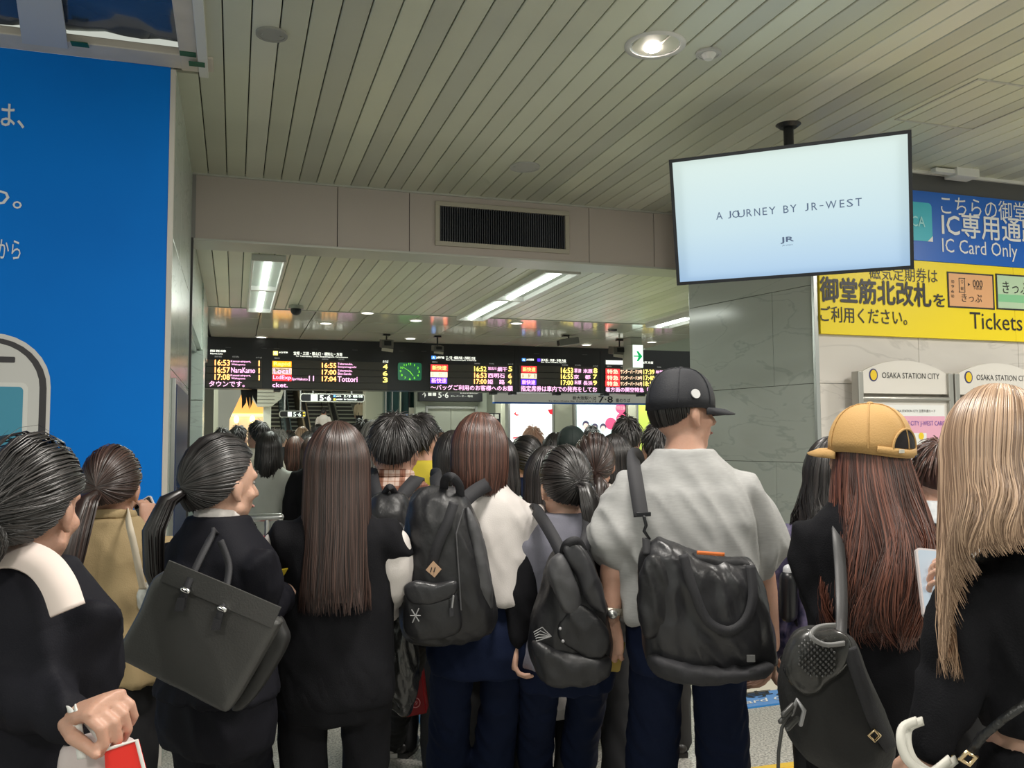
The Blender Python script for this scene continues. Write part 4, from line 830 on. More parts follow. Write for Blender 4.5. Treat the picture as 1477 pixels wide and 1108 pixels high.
def balus(px, w_, m_, lab):
    x = ony(px, 640, 22).x; t = thing('balustrade', lab, 'balustrade', (x, Y0-0.6, 0))
    prof = [(Y0-0.8, 0), (Y0-0.8, 0.95), (Y0+0.3, 1.0), (Y0+29*RUN, 29*RISE+1.0), (Y0+29*RUN, 29*RISE-0.4), (Y0+0.5, 0)]
    obj('panel', G().prism(prof, (x-w_/2, 0, 0), (0, 1, 0), (0, 0, 1), (w_, 0, 0)), m_, t, bevel=0.02)
    obj('handrail', G().tube([(x, Y0-0.8, 0.99), (x, Y0+0.3, 1.04), (x, Y0+29*RUN, 29*RISE+1.04)], 0.05, 10), m_black, t, smooth=True)
area((2.2, 21.5, 4.1), 3.0, 0.6, 90, (0.95, 1.0, 0.88))  # added light without a fitting, to lift the dark escalator steps
balus(422, 0.18, mat('blue_steel', (0.22, 0.32, 0.36), 0.25, 0.7), 'bluish steel balustrade right of the leftmost escalator flight')
balus(452, 0.2, mat('beige_metal', (0.48, 0.38, 0.26), 0.35, 0.3), 'beige balustrade between the second and third escalator flights')
balus(499, 0.22, m_chrome, 'chrome balustrade between the third and rightmost escalator flights')
# ================================================================== PEOPLE: builders
def to_mesh_arrays(me):
    n = len(me.vertices); co = np.empty(n*3); me.vertices.foreach_get('co', co); return co.reshape(-1, 3)
def remesh(g, voxel, smooth=2, fold=None, factor=0.5):
    """one continuous surface from overlapping volumes"""
    me = g.mesh('m'); fix_normals(me); ob = bpy.data.objects.new('m', me)
    r = ob.modifiers.new('r', 'REMESH'); r.mode = 'VOXEL'; r.voxel_size = voxel; r.use_smooth_shade = True
    if smooth:
        q = ob.modifiers.new('s', 'SMOOTH'); q.iterations = smooth; q.factor = factor
    out = evaluate(ob); bpy.data.meshes.remove(me)
    if fold:
        n = len(out.vertices); no = np.empty(n*3); out.vertices.foreach_get('normal', no); no = no.reshape(-1, 3)
        co = to_mesh_arrays(out); d = np.array([fold(p) for p in co.tolist()])
        out.vertices.foreach_set('co', (co+no*d[:, None]).ravel()); out.update()
    out.polygons.foreach_set('use_smooth', [True]*len(out.polygons))
    return out
def folds(amp, seed=0.0, fx=9, fz=3.0, shear=0.5, fine=0.35, top=None):
    def f(p):
        x, y, z = p
        q = Vector((x*fx*1.7+z*shear*fx*0.8+seed*7.1, y*fx*1.7+seed, z*fz*1.5+seed*3.3))
        a = 1.0-abs(noise.noise(q))*2.4      # ridged: long narrow creases
        b = noise.noise(Vector((x*fx*2.1-z*3+seed, y*fx*2.1, z*fz*2.6+x*4)))
        return amp*(a*0.6+b*fine)*(1.0 if top is None else max(0.12, min(1.0, (top-z)/0.16)))
    return f
def ering(c, rx, ry, n=28, e=2.4, tilt=0.0):
    out = []
    for j in range(n):
        a = 2*pi*j/n; ca, sa = cos(a), sin(a); k = (abs(ca)**e+abs(sa)**e)**(-1/e)
        x, y = rx*k*ca, ry*k*sa; out.append(Vector((c[0]+x, c[1]+y, c[2]+y*tilt)))
    return out
def trunk(g, prof, ease=0.0, z0=None, z1=None, s=1.0, n=28, cy=0.0):
    """prof rows: z, rx, ry, cy"""
    zs = [p[0] for p in prof]
    def at(z): return [float(np.interp(z, zs, [p[k] for p in prof])) for k in (1, 2, 3)]
    z0 = zs[0] if z0 is None else z0; z1 = zs[-1] if z1 is None else z1
    ks = [z0]+[z for z in zs if z0 < z < z1]+[z1]; zz = []
    for a, b in zip(ks, ks[1:]): zz += list(np.linspace(a, b, 4)[:-1])
    zz.append(z1)
    rings = []
    for z in zz:
        rx, ry, c = at(z); rings.append(ering((0, c+cy, z*s), (rx+ease)*1.0, ry+ease, n))
    return g.loft(rings)
BODY_F = [(0.78, 0.135, 0.098, 0.0), (0.86, 0.152, 0.112, -0.01), (0.93, 0.148, 0.108, -0.01), (1.00, 0.130, 0.096, 0.0), (1.08, 0.118, 0.090, 0.005), (1.18, 0.130, 0.098, 0.01), (1.26, 0.145, 0.102, 0.005), (1.31, 0.144, 0.088, -0.005), (1.352, 0.112, 0.072, -0.01), (1.39, 0.074, 0.058, -0.01), (1.415, 0.056, 0.054, -0.01), (1.45, 0.052, 0.052, -0.008)]
BODY_M = [(0.78, 0.15, 0.11, 0.0), (0.86, 0.168, 0.12, -0.01), (0.93, 0.165, 0.12, 0.0), (1.02, 0.155, 0.115, 0.005), (1.12, 0.16, 0.115, 0.005), (1.22, 0.175, 0.12, 0.0), (1.30, 0.185, 0.115, -0.005), (1.325, 0.172, 0.095, -0.01), (1.37, 0.130, 0.08, -0.012), (1.405, 0.088, 0.068, -0.012), (1.43, 0.070, 0.064, -0.012), (1.46, 0.062, 0.062, -0.01)]
HR = Vector((0.076, 0.096, 0.112))     # skull radii
def hand(g, wrist, d, nrm, side, curl=0.5, size=1.0, spread=0.1, thumb=0.6):
    """wrist point, direction of the fingers, palm normal, side (+1/-1) of the thumb"""
    d = Vector(d).normalized(); nrm = Vector(nrm); nrm = (nrm-d*nrm.dot(d)).normalized(); sdir = d.cross(nrm)*side
    k = size; P = lambda a, b, c=0: wrist+d*(a*k)+sdir*(b*k)+nrm*(c*k)
    rings = []
    for a, w, t in ((-0.03, 0.024, 0.02), (0.0, 0.026, 0.018), (0.03, 0.034, 0.016), (0.06, 0.040, 0.015), (0.085, 0.041, 0.013), (0.098, 0.036, 0.009)):
        rings.append([P(a, 0)+sdir*(w*k*cos(2*pi*j/16))+nrm*(t*k*sin(2*pi*j/16)) for j in range(16)])
    g.loft(rings)
    for i, (b, ln, r) in enumerate(((0.030, 0.070, 0.0092), (0.0105, 0.078, 0.0095), (-0.0095, 0.073, 0.009), (-0.029, 0.058, 0.0082))):
        p = P(0.082, b); ang = 0.15*curl; pts = [P(0.06, b*0.9), p]; rr = [r*k*1.1, r*k*1.08]
        sp = spread*(1.5-i)*0.25
        for j, f in enumerate((0.42, 0.32, 0.26)):
            ang += curl*(0.75, 0.95, 0.65)[j]
            v = (d*cos(ang)+nrm*sin(ang)+sdir*sp).normalized()
            p = p+v*(ln*k*f*1.15); pts.append(p); rr.append(r*k*(1.0, 0.92, 0.78)[j])
        g.tube(pts, rr, 9)
    a0 = P(0.015, 0.022, 0.004); v = (d*0.62+sdir*0.62*(1-0.4*thumb)+nrm*0.35*thumb).normalized()
    a1 = a0+v*0.042*k; v2 = (d*0.85+sdir*0.15+nrm*0.55*thumb).normalized(); a2 = a1+v2*0.032*k; a3 = a2+(v2+nrm*0.3*thumb).normalized()*0.024*k
    g.tube([P(-0.005, 0.012), a0, a1, a2, a3], [0.013*k, 0.0155*k, 0.0125*k, 0.0105*k, 0.008*k], 9)
def head_frame(c, yaw, pitch, roll=0.0):
    return Matrix.Translation(c) @ Matrix.Rotation(yaw, 4, 'Z') @ Matrix.Rotation(roll, 4, 'Y') @ Matrix.Rotation(pitch, 4, 'X')
def head_geo(g, M, male=False, ear=1.0):
    R3 = M.to_3x3(); P = lambda x, y, z: M @ Vector((x, y, z))
    g.ell(P(0, -0.012, 0.022), (HR.x, HR.y, HR.z*0.9), R3, 24, 16)
    g.ell(P(0, 0.022, -0.035), (0.060, 0.066, 0.082 if male else 0.078), R3, 20, 14)
    g.ell(P(0, 0.060, -0.088), (0.028, 0.024, 0.022), R3, 12, 8)
    g.tube([P(-0.045, 0.02, -0.06), P(0, 0.062, -0.085), P(0.045, 0.02, -0.06)], [0.022, 0.02, 0.022], 10)
    g.tube([P(0, 0.078, 0.022), P(0, 0.092, 0.0), P(0, 0.104, -0.02)], [0.008, 0.010, 0.013], 10)
    g.ell(P(0, 0.09, -0.027), (0.017, 0.012, 0.009), R3, 10, 8)
    g.tube([P(-0.04, 0.070, 0.030), P(0, 0.083, 0.030), P(0.04, 0.070, 0.030)], 0.012, 8)
    g.ell(P(0, 0.082, -0.052), (0.024, 0.012, 0.010), R3, 10, 8)
    for sx in (-1, 1):
        g.ell(P(sx*0.045, 0.055, -0.022), (0.02, 0.018, 0.02), R3, 10, 8)
        Rt = R3 @ Matrix.Rotation(sx*0.35, 3, 'Z') @ Matrix.Rotation(0.15, 3, 'X')
        g.ell(P(sx*(0.081-0.016*(1-ear)), -0.006, -0.008), (0.0095*ear, 0.019, 0.031), Rt, 14, 10)
        g.ell(P(sx*(0.079-0.016*(1-ear)), 0.002, -0.034), (0.008*ear, 0.010, 0.012), Rt, 10, 8)
EYE = None
def eyes(parent, M):
    global EYE
    R3 = M.to_3x3()
    for sx in (-1, 1):
        g = G(); g.ell(M @ Vector((sx*0.031, 0.070, 0.012)), (0.0105, 0.009, 0.0065), R3, 12, 8); obj('eye', g, mat('eye_white', (0.5, 0.48, 0.46), 0.3), parent, smooth=True)
        g = G(); g.ell(M @ Vector((sx*0.031, 0.0765, 0.012)), (0.0052, 0.0030, 0.0052), R3, 10, 8); obj('pupil', g, mat('pupil', (0.01, 0.008, 0.006), 0.1), parent, smooth=True)
        g = G(); g.tube([M @ Vector((sx*0.016, 0.0875, 0.036)), M @ Vector((sx*0.032, 0.0845, 0.042)), M @ Vector((sx*0.047, 0.074, 0.037))], [0.003, 0.0036, 0.002], 6); obj('eyebrow', g, mat('eyebrow', (0.02, 0.014, 0.01), 0.8), parent)
    g = G(); g.tube([M @ Vector((-0.021, 0.0885, -0.054)), M @ Vector((0, 0.0955, -0.053)), M @ Vector((0.021, 0.0885, -0.054))], [0.003, 0.006, 0.003], 8); obj('lips', g, mat('lips', (0.42, 0.20, 0.17), 0.5), parent, smooth=True)

# ---- hair: a shell and laid strands following the same paths
def hair_paths(style):
    root = Vector(style.get('root', (0, -0.15, 1))).normalized(); th = style.get('thick', 0.012)
    rad = Vector((HR.x+th, HR.y+th+style.get('back', 0), HR.z+th+style.get('top', 0))); cen = Vector((0, -0.014, 0.018))
    tie = style.get('tie'); tie = Vector(tie).normalized() if tie else None
    fall = style.get('fall'); zend = style.get('zend', -0.5)
    def hairline(a):            # a: -pi..pi, 0 = back; direction where the scalp hair ends
        b = abs(a)
        lo = float(np.interp(b, [0, 0.9, 1.35, 1.62, 1.85, 2.3, pi], style.get('line', [-52, -44, -28, -6, 12, 34, 42])))
        e = radians(lo)
        return Vector((sin(a)*cos(e), -cos(a)*cos(e), sin(e)))
    def onsurf(dv, off=0.0):
        k = 1/sqrt((dv.x/rad.x)**2+(dv.y/rad.y)**2+(dv.z/rad.z)**2); return cen+dv*(k+off)
    def slerp(p, q, t):
        w = math.acos(max(-1, min(1, p.dot(q))))
        return p if w < 1e-4 else (p*sin((1-t)*w)+q*sin(t*w))/sin(w)
    def path(a, off, n=9, jit=0.0):
        H = hairline(a)
        if tie is not None:
            p, q = H, tie
            return [onsurf(slerp(p, q, t).normalized(), off) for t in np.linspace(0, 1, n)]
        if fall and abs(a) < style.get('fall_to', 2.05):
            e = radians(-8); q = Vector((sin(a)*cos(e), -cos(a)*cos(e), sin(e)))
            pts = [onsurf(slerp(root, q, t).normalized(), off) for t in np.linspace(0, 1, n)]
            s0 = pts[-1]; ze = zend*(1+jit*0.10)
            if 'zends' in style: ze = float(np.interp(a, style['zends'][0], style['zends'][1]))*(1+jit*0.10)
            nf = style.get('nf', 9)
            for i in range(1, nf+1):
                t = i/nf; z = s0.z+(ze-s0.z)*t
                w = float(np.interp(t, [0, .3, .7, 1], style.get('flare', [1, 1.02, 1.0, 0.9])))
                wob = style.get('wave', 0.004)*(1+0.6*jit); ck = noise.noise(Vector((a*3.1, 0.7, 2.2)))*2.2
                pts.append(Vector((s0.x*w+wob*t*2*sin(7*t+ck*3+a*2+jit*0.8), s0.y*w+style.get('drop_back', 0.0)*t+wob*t*2*cos(6*t+ck*2+jit), z)))
            return pts
        tp = style.get('taper', 0.0)
        return [onsurf(slerp(root, H, t).normalized(), off-tp*t**3) for t in np.linspace(0, 1, n)]
    return path
def make_hair(parent, M, style, m, n_str=500, seed=1, width=0.0022):
    rnd = random.Random(seed); path = hair_paths(style); g = G(); val = []
    na = 44; A = [-pi+2*pi*i/na for i in range(na+1)]
    inner = -0.008
    paths = [path(a, inner+0.004) for a in A]
    for i in range(na):
        a, b = paths[i], paths[i+1]
        n_ = min(len(a), len(b))
        if len(a) != len(b):     # edge between falling hair and fringe
            a, b = a[:n_], b[:n_]
        base = len(g.v); g.v += [tuple(M @ p) for p in a]+[tuple(M @ p) for p in b]
        g.f += [(base+k, base+k+1, base+n_+k+1, base+n_+k) for k in range(n_-1)]; val += [0.12]*(2*n_)
    def strand(pts, w, v):
        base = len(g.v); pts = [M @ p for p in pts]; n_ = len(pts)
        u = None
        for i, p in enumerate(pts):
            t = (pts[min(n_-1, i+1)]-pts[max(0, i-1)])
            t = t.normalized() if t.length > 1e-9 else Vector((0, 0, -1))
            o = (p-(M @ Vector((0, -0.01, 0)))); o.z *= 0.6; o = (o-t*o.dot(t)); o = o.normalized() if o.length > 1e-6 else t.orthogonal()
            s_ = t.cross(o); k = w*(1.0 if 0 < i < n_-1 else 0.35)*(1-0.4*(i/n_)**3)
            g.v += [tuple(p+s_*k), tuple(p+o*k*0.8), tuple(p-s_*k)]; val.extend([v]*3)
        for i in range(n_-1):
            q = base+3*i
            for k in (0, 1): g.f.append((q+k, q+k+1, q+k+4, q+k+3))
    amax = style.get('fall_to', 2.05)
    for i in range(n_str):
        a = rnd.uniform(-pi, pi) if not (style.get('fall') and rnd.random() < 0.8) else rnd.uniform(-amax, amax)
        pts = path(a, rnd.uniform(-0.004, 0.004), jit=rnd.uniform(-1, 1))
        j = style.get('mess', 0.0)
        if j: 
            q = Vector([rnd.gauss(0, j) for _ in range(3)]); pts = [p+q*((k/len(pts))**1.5) for k, p in enumerate(pts)]
        if style.get('crop'):
            st = rnd.randint(0, 5); pts = pts[st:st+4]; c0 = Vector((0, -0.014, 0.018)); q = Vector([rnd.gauss(0, 1) for _ in range(3)])*0.006
            pts = [p+(p-c0).normalized()*(0.001+0.0018*k)+q*k*0.5 for k, p in enumerate(pts)]
        strand(pts, width*rnd.uniform(0.6, 1.3), rnd.random()**1.6)
    # a tied tail or bun
    if 'tail' in style:
        c = [Vector(p) for p in style['tail']]; R = style['tailr']
        nt_ = style.get('tailn', 160)
        for i in range(nt_):
            a = rnd.uniform(0, 2*pi); r = sqrt(rnd.random()); v = rnd.random()**1.6; pts = []; m_ = 12
            ph = rnd.uniform(-0.05, 0.08)
            for k in range(m_+1):
                t = k/m_*(1-ph if ph > 0 else 1); f = t*(len(c)-1); q = min(int(f), len(c)-2); fr_ = f-q
                p = c[q].lerp(c[q+1], fr_); rr = float(np.interp(f, range(len(c)), R))*r
                aa = a+0.5*t; pts.append(p+Vector((rr*cos(aa), rr*sin(aa)*0.75, 0)))
            strand(pts, width*1.3*rnd.uniform(0.7, 1.3), v)
        base = len(g.v); g.tube([M @ p for p in c], [x*0.8 for x in R], 12); val += [0.12]*(len(g.v)-base)
    if 'bun' in style:
        bc, br = Vector(style['bun'][0]), style['bun'][1]
        base = len(g.v); g.ell(M @ bc, (br*0.88, br*0.88, br*0.88), None, 18, 12); val += [0.12]*(len(g.v)-base)
        for i in range(style.get('bunn', 120)):
            ax = Vector([rnd.gauss(0, 1) for _ in range(3)]).normalized(); ax = (ax*0.45+Vector((0, 1, 0.2))).normalized()
            u = ax.orthogonal().normalized(); w = ax.cross(u); h = rnd.uniform(-0.75, 0.75); rr = br*sqrt(1-h*h)*rnd.uniform(0.95, 1.05); a0 = rnd.uniform(0, 6.28)
            strand([bc+ax*(h*br)+(u*cos(a0+t)+w*sin(a0+t))*rr for t in np.linspace(0, rnd.uniform(1.5, 3.2), 10)], width*1.2, rnd.random()**1.6)
    if 'wisp' in style:
        for i in range(style['wisp']):
            a = rnd.uniform(-pi, pi); pts = path(a, rnd.uniform(0.0, 0.012)); q = Vector([rnd.gauss(0, 0.015) for _ in range(3)]); st = rnd.randint(1, 4)
            strand([p+q*((k/len(pts))**2) for k, p in enumerate(pts)][st:], 0.0007, rnd.random())
    me = g.mesh('hair', True)
    at = me.attributes.new('tone', 'FLOAT', 'POINT'); at.data.foreach_set('value', val)
    return obj('hair', me, m, parent)
def hairmat(name, c1, c2, rough=0.38): return mat(name, c1, rough, attr='tone', col2=c2, spec=0.6)

SKIN = mat('skin', (0.50, 0.285, 0.205), 0.5, sss=0.15, vary=0.05, vscale=14, bump=0.15, bscale=180)
SKIN2 = mat('skin_fair', (0.56, 0.34, 0.25), 0.5, sss=0.15, vary=0.05, vscale=14, bump=0.12, bscale=180)

class P: pass
def person(label, hx, htop, d, heading, fit='F', lookyaw=0.0, pitch=0.0, roll=0.0, arms=None, top=None, legs=None, hair=None, skin=None, shoes=None, hs=1.0, sw=1.0, vox=0.008, hx_off=0.0, group=None, lean=0.0, n_str=500, face=True, hands=None, foot=None, stance=0.085, name='person', wd=1.0, smul=1.0, boff=0.0, shw=1.0):
    """hx, htop: photograph pixel of the head's middle and crown; d: distance along the view axis. heading: 0 faces +Y"""
    t = W(hx, htop, d); h = t.z; s = (h-0.235*hs)/1.395*smul; r = P()
    skin = skin or SKIN
    Rz = Matrix.Rotation(heading, 4, 'Z')
    root = thing(name, label, 'person', (t.x+boff*_r[0], t.y+boff*_r[1], 0), heading, group)
    root_M = MWD[root.name]; inv = root_M.inverted()
    r.root, r.M, r.inv, r.s = root, root_M, inv, s
    male = fit == 'M'; prof = BODY_M if male else BODY_F
    prof = [(z, rx*sw if z > 0.5 else rx, ry*(sw if fit != 'B' else sw), c) for z, rx, ry, c in prof]
    prof_s = [(z*s, rx*wd*(1+(shw-1)*min(1, max(0, (z-1.12)/0.15))), ry*wd, c) for z, rx, ry, c in prof]
    hc = inv @ Vector((t.x, t.y, h-0.128*hs)); HM = head_frame(hc, lookyaw, pitch, roll) @ Matrix.Scale(hs, 4)
    r.HM = root_M @ HM
    b = G(); trunk(b, prof_s, z0=0.815*s)
    b.tube([(0, -0.008, 1.40*s), (0, -0.006, 1.45*s), hc+Vector((0, -0.018, -0.06))], [0.058 if male else 0.050, 0.056 if male else 0.046, 0.054 if male else 0.045], 16)
    head_geo(b, HM, male, 0.4 if hair and hair['style'].get('fall') else 1.0)
    shx = (0.165 if not male else 0.19)*sw*wd*shw; jt = {}
    for k, sx in (('L', -1), ('R', 1)):
        S_ = Vector((sx*shx, -0.012, (1.318 if male else 1.303)*s))
        if arms and arms.get(k):
            E_, Wr = [inv @ Vector(p) for p in arms[k][:2]]
        else:
            E_ = Vector((sx*(shx+0.055), -0.02, 1.085*s)); Wr = Vector((sx*(shx+0.055), 0.06, 0.86*s))
        jt[k] = (S_, E_, Wr)
        ar = (0.050 if male else 0.041)*max(1, wd*0.95)
        b.tube([S_+Vector((-sx*0.06, 0, -0.01)), S_, S_.lerp(E_, 0.35), E_, E_.lerp(Wr, 0.3), Wr], [ar*0.7, ar*0.86, ar*0.90, ar*0.78, ar*0.80, ar*0.56], 14)
    ft = {}
    for k, sx in (('L', -1), ('R', 1)):
        H_ = Vector((sx*0.088, -0.005, 0.88*s)); A_ = Vector((sx*stance, -0.01, 0.085))
        if foot and foot.get(k): q = inv @ Vector(foot[k]); A_ = Vector((q.x, q.y, 0.085+max(0, q.z)))
        K_ = H_.lerp(A_, 0.5)+Vector((0, 0.015, 0.0)); ft[k] = (H_, K_, A_)
        b.tube([H_+Vector((0, 0, 0.02)), H_.lerp(K_, 0.5), K_, K_.lerp(A_, 0.35), A_], [0.064, 0.052, 0.045, 0.044, 0.034], 14)
        b.tube([A_+Vector((0, -0.025, -0.035)), A_+Vector((0, 0.05, -0.045)), A_+Vector((0, 0.13, -0.058))], [0.033, 0.034, 0.024], 12, flat=0.85)
    bm_ = remesh(b, vox, 2)
    # hands, each with its own fingers, joined into the same body mesh
    hg = G()
    for k, sx in (('L', -1), ('R', 1)):
        S_, E_, Wr = jt[k]; hd = (hands or {}).get(k, {})
        dv = inv.to_3x3() @ Vector(hd['d']) if 'd' in hd else (Wr-E_).normalized()*0.8+Vector((0, 0, -0.3)) if not (arms and arms.get(k)) else (Wr-E_)
        nv = inv.to_3x3() @ Vector(hd['n']) if 'n' in hd else Vector((-sx, 0, 0))
        dd = Vector(dv).normalized(); nn = nv-dd*nv.dot(dd); nn.normalize()
        side = hd.get('side', 0)
        if not side: side = 1 if (dd.cross(nn)).y > 0 else -1
        hand(hg, Wr+dd*0.012, dd, nn, side, hd.get('curl', 0.45), hd.get('size', 1.0 if male else 0.9), thumb=hd.get('thumb', 0.5))
    hm = remesh(hg, 0.0036 if vox < 0.0075 or hands else (0.0048 if vox < 0.012 else 0.009), 2)
    bmj = bmesh.new(); bmj.from_mesh(bm_); bmj.from_mesh(hm); me = bpy.data.meshes.new('body'); bmj.to_mesh(me); bmj.free()
    me.polygons.foreach_set('use_smooth', [True]*len(me.polygons))
    r.body = obj('body', me, skin, root, local=True)
    if face: eyes(root, r.HM)
    # trousers
    L_ = dict(mat=mat('black_trousers', (0.012, 0.012, 0.014), 0.8), w=0.012, flare=0.008, hem=0.07); L_.update(legs or {})
    g = G(); trunk(g, prof_s, 0.014, z0=0.785*s, z1=1.04*s)
    for k in ('L', 'R'):
        H_, K_, A_ = ft[k]; w = L_['w']; hem = A_+Vector((0, 0.0, L_['hem']-0.085)); 
        g.tube([H_+Vector((0, 0, 0.03)), H_.lerp(K_, 0.5), K_, K_.lerp(hem, 0.5), hem], [0.072+w*0.4, 0.058+w*0.7, 0.050+w+L_['flare']*0.3, 0.050+w+L_['flare']*0.7, 0.046+w+L_['flare']], 18)
    me = remesh(g, max(0.014, vox), 2, folds(0.011, hx*0.13, 9, 3.0, 0.8))
    obj('trousers', me, L_['mat'], root, local=True)
    # top garment
    T_ = dict(mat=m_black, ease=0.02, hem=0.84, sleeve=1.0, sl=0.018, fold=0.006, neck=1.42, cuff=0.0); T_.update(top or {})
    g = G(); pr = list(prof_s)
    if T_.get('boxy'):   # hangs straight from the chest
        k = T_['boxy']; zc = 1.25*s; rc = float(np.interp(zc, [p[0] for p in pr], [p[1] for p in pr])); rd = float(np.interp(zc, [p[0] for p in pr], [p[2] for p in pr]))
        pr = [(z, max(rx, rc*k) if z < zc else rx, max(ry, rd*(k-0.02)) if z < zc else ry, c) for z, rx, ry, c in pr]
        pr = [(0.3*s, pr[0][1]*1.02, pr[0][2]*1.02, 0.0)]+pr
    else: pr = [(0.3*s, pr[1][1]*1.05, pr[1][2]*1.05, 0.0)]+[(0.6*s, pr[1][1]*1.02, pr[1][2]*1.02, 0)]+[(z, rx if z > 0.88*s else max(rx, pr[1][1]), ry if z > 0.88*s else max(ry, pr[1][2]), c) for z, rx, ry, c in pr]
    trunk(g, pr, T_['ease'], z0=T_['hem']*s, z1=T_['neck']*s)
    sl = T_['sleeve']
    slm = T_.get('sleeve_mat'); g2 = g if slm is None else G()
    for k, sx in (('L', -1), ('R', 1)):
        if sl <= 0: continue
        S_, E_, Wr = jt[k]; ar = (0.050 if male else 0.041)*max(1, wd*0.95); e = T_['sl']
        full = [S_+Vector((-sx*0.07, 0, 0.0)), S_+Vector((sx*0.002, 0, -0.004)), S_.lerp(E_, 0.35), S_.lerp(E_, 0.7), E_, E_.lerp(Wr, 0.3), E_.lerp(Wr, 0.95)]
        rd = [ar*0.9+e*0.4, ar*1.02+e*0.5, ar*1.0+e*0.8, ar*0.92+e*0.95, ar*0.82+e*1.0, ar*0.84+e*1.0, ar*0.6+e*T_.get('cuffw', 0.7)]
        ks = [0, 0.05, 0.2, 0.35, 0.5, 0.65, 1.0]
        keep = [i for i, q in enumerate(ks) if q <= sl+1e-6]; pts = [full[i] for i in keep]; rr = [rd[i] for i in keep]
        if sl < 1 and T_.get('flare_s'): rr[-1] += T_['flare_s']; rr[-2] += T_['flare_s']*0.5
        if slm is not None: pts = [S_.lerp(E_, 0.13)]+pts[2:]; rr = [rd[1]*0.96]+rr[2:]
        g2.tube(pts, rr, 18, cap=True)
        if slm is not None: g.tube([full[0], full[1], S_.lerp(E_, T_.get('yoke', 0.06))], [rd[0]+0.012, rd[1]+0.014, rd[2]+0.010], 18, cap=True)
    f_ = folds(T_['fold']*1.7, hx*0.07+1, T_.get('fx', 9), T_.get('fz', 2.6), T_.get('shear', 0.9), T_.get('fine', 0.35), T_['neck']*s)
    obj(T_.get('name', 'jacket'), remesh(g, max(0.010, vox), 5, f_), T_['mat'], root, local=True)
    if slm is not None: obj('sleeves', remesh(g2, max(0.010, vox), 4, folds(T_['fold']*1.6, hx*0.05, 12, 5, 0.4, 0.35, 1.32*s)), slm, root, local=True, label=T_.get('sleeve_label'))
    if T_.get('collar'):
        cg = G(); pts = []
        for i in range(13):
            a = radians(-250+ 320*i/12); pts.append(Vector((cos(a)*T_.get('cr', 0.072)*wd, sin(a)*T_.get('cr', 0.072)*0.95-0.012, (1.425+0.018*sin(-a)*0.6)*s)))
        cg.tube(pts, 0.017, 8, up=(0, 0, 1), flat=0.45); obj('collar', remesh(cg, 0.005, 1), T_['collar'], root, local=True)
    if T_.get('cuffs'):
        for k in ('L', 'R'):
            S_, E_, Wr = jt[k]; cg = G(); cg.tube([E_.lerp(Wr, 0.92), E_.lerp(Wr, 0.98)], 0.0315, 14, cap=True); obj('cuff', cg, T_['cuffs'], root, local=True, smooth=True)
    # shoes
    sm = shoes or mat('shoe_black', (0.015, 0.014, 0.014), 0.35)
    for k in ('L', 'R'):
        A_ = ft[k][2]; g = G(); zf = A_.z-0.085
        g.tube([A_+Vector((0, -0.045, -0.035)), A_+Vector((0, 0.0, -0.03)), A_+Vector((0, 0.07, -0.045)), A_+Vector((0, 0.155, -0.058))], [0.036, 0.043, 0.041, 0.026], 14, flat=0.95)
        v = remesh(g, 0.011, 2); sh = obj('shoe', v, sm, root, local=True)
        so_ = G(); rg = [(0.036, -0.06), (0.043, 0.02), (0.045, 0.08), (0.036, 0.14), (0.018, 0.18)]
        pl_ = [(w_, y_) for w_, y_ in rg]+[(-w_, y_) for w_, y_ in reversed(rg)]
        so_.prism(pl_, (A_.x, A_.y, zf+0.002), (1, 0, 0), (0, 1, 0), (0, 0, 0.022)); obj('sole', so_, T_.get('sole', sm) if not L_.get('sole') else L_['sole'], sh, local=True)
    if hair: make_hair(root, r.HM, hair['style'], hair['mat'], n_str, seed=int(hx), width=hair.get('width', 0.0022))
    r.jt = {k: [root_M @ p for p in v] for k, v in jt.items()}
    return r

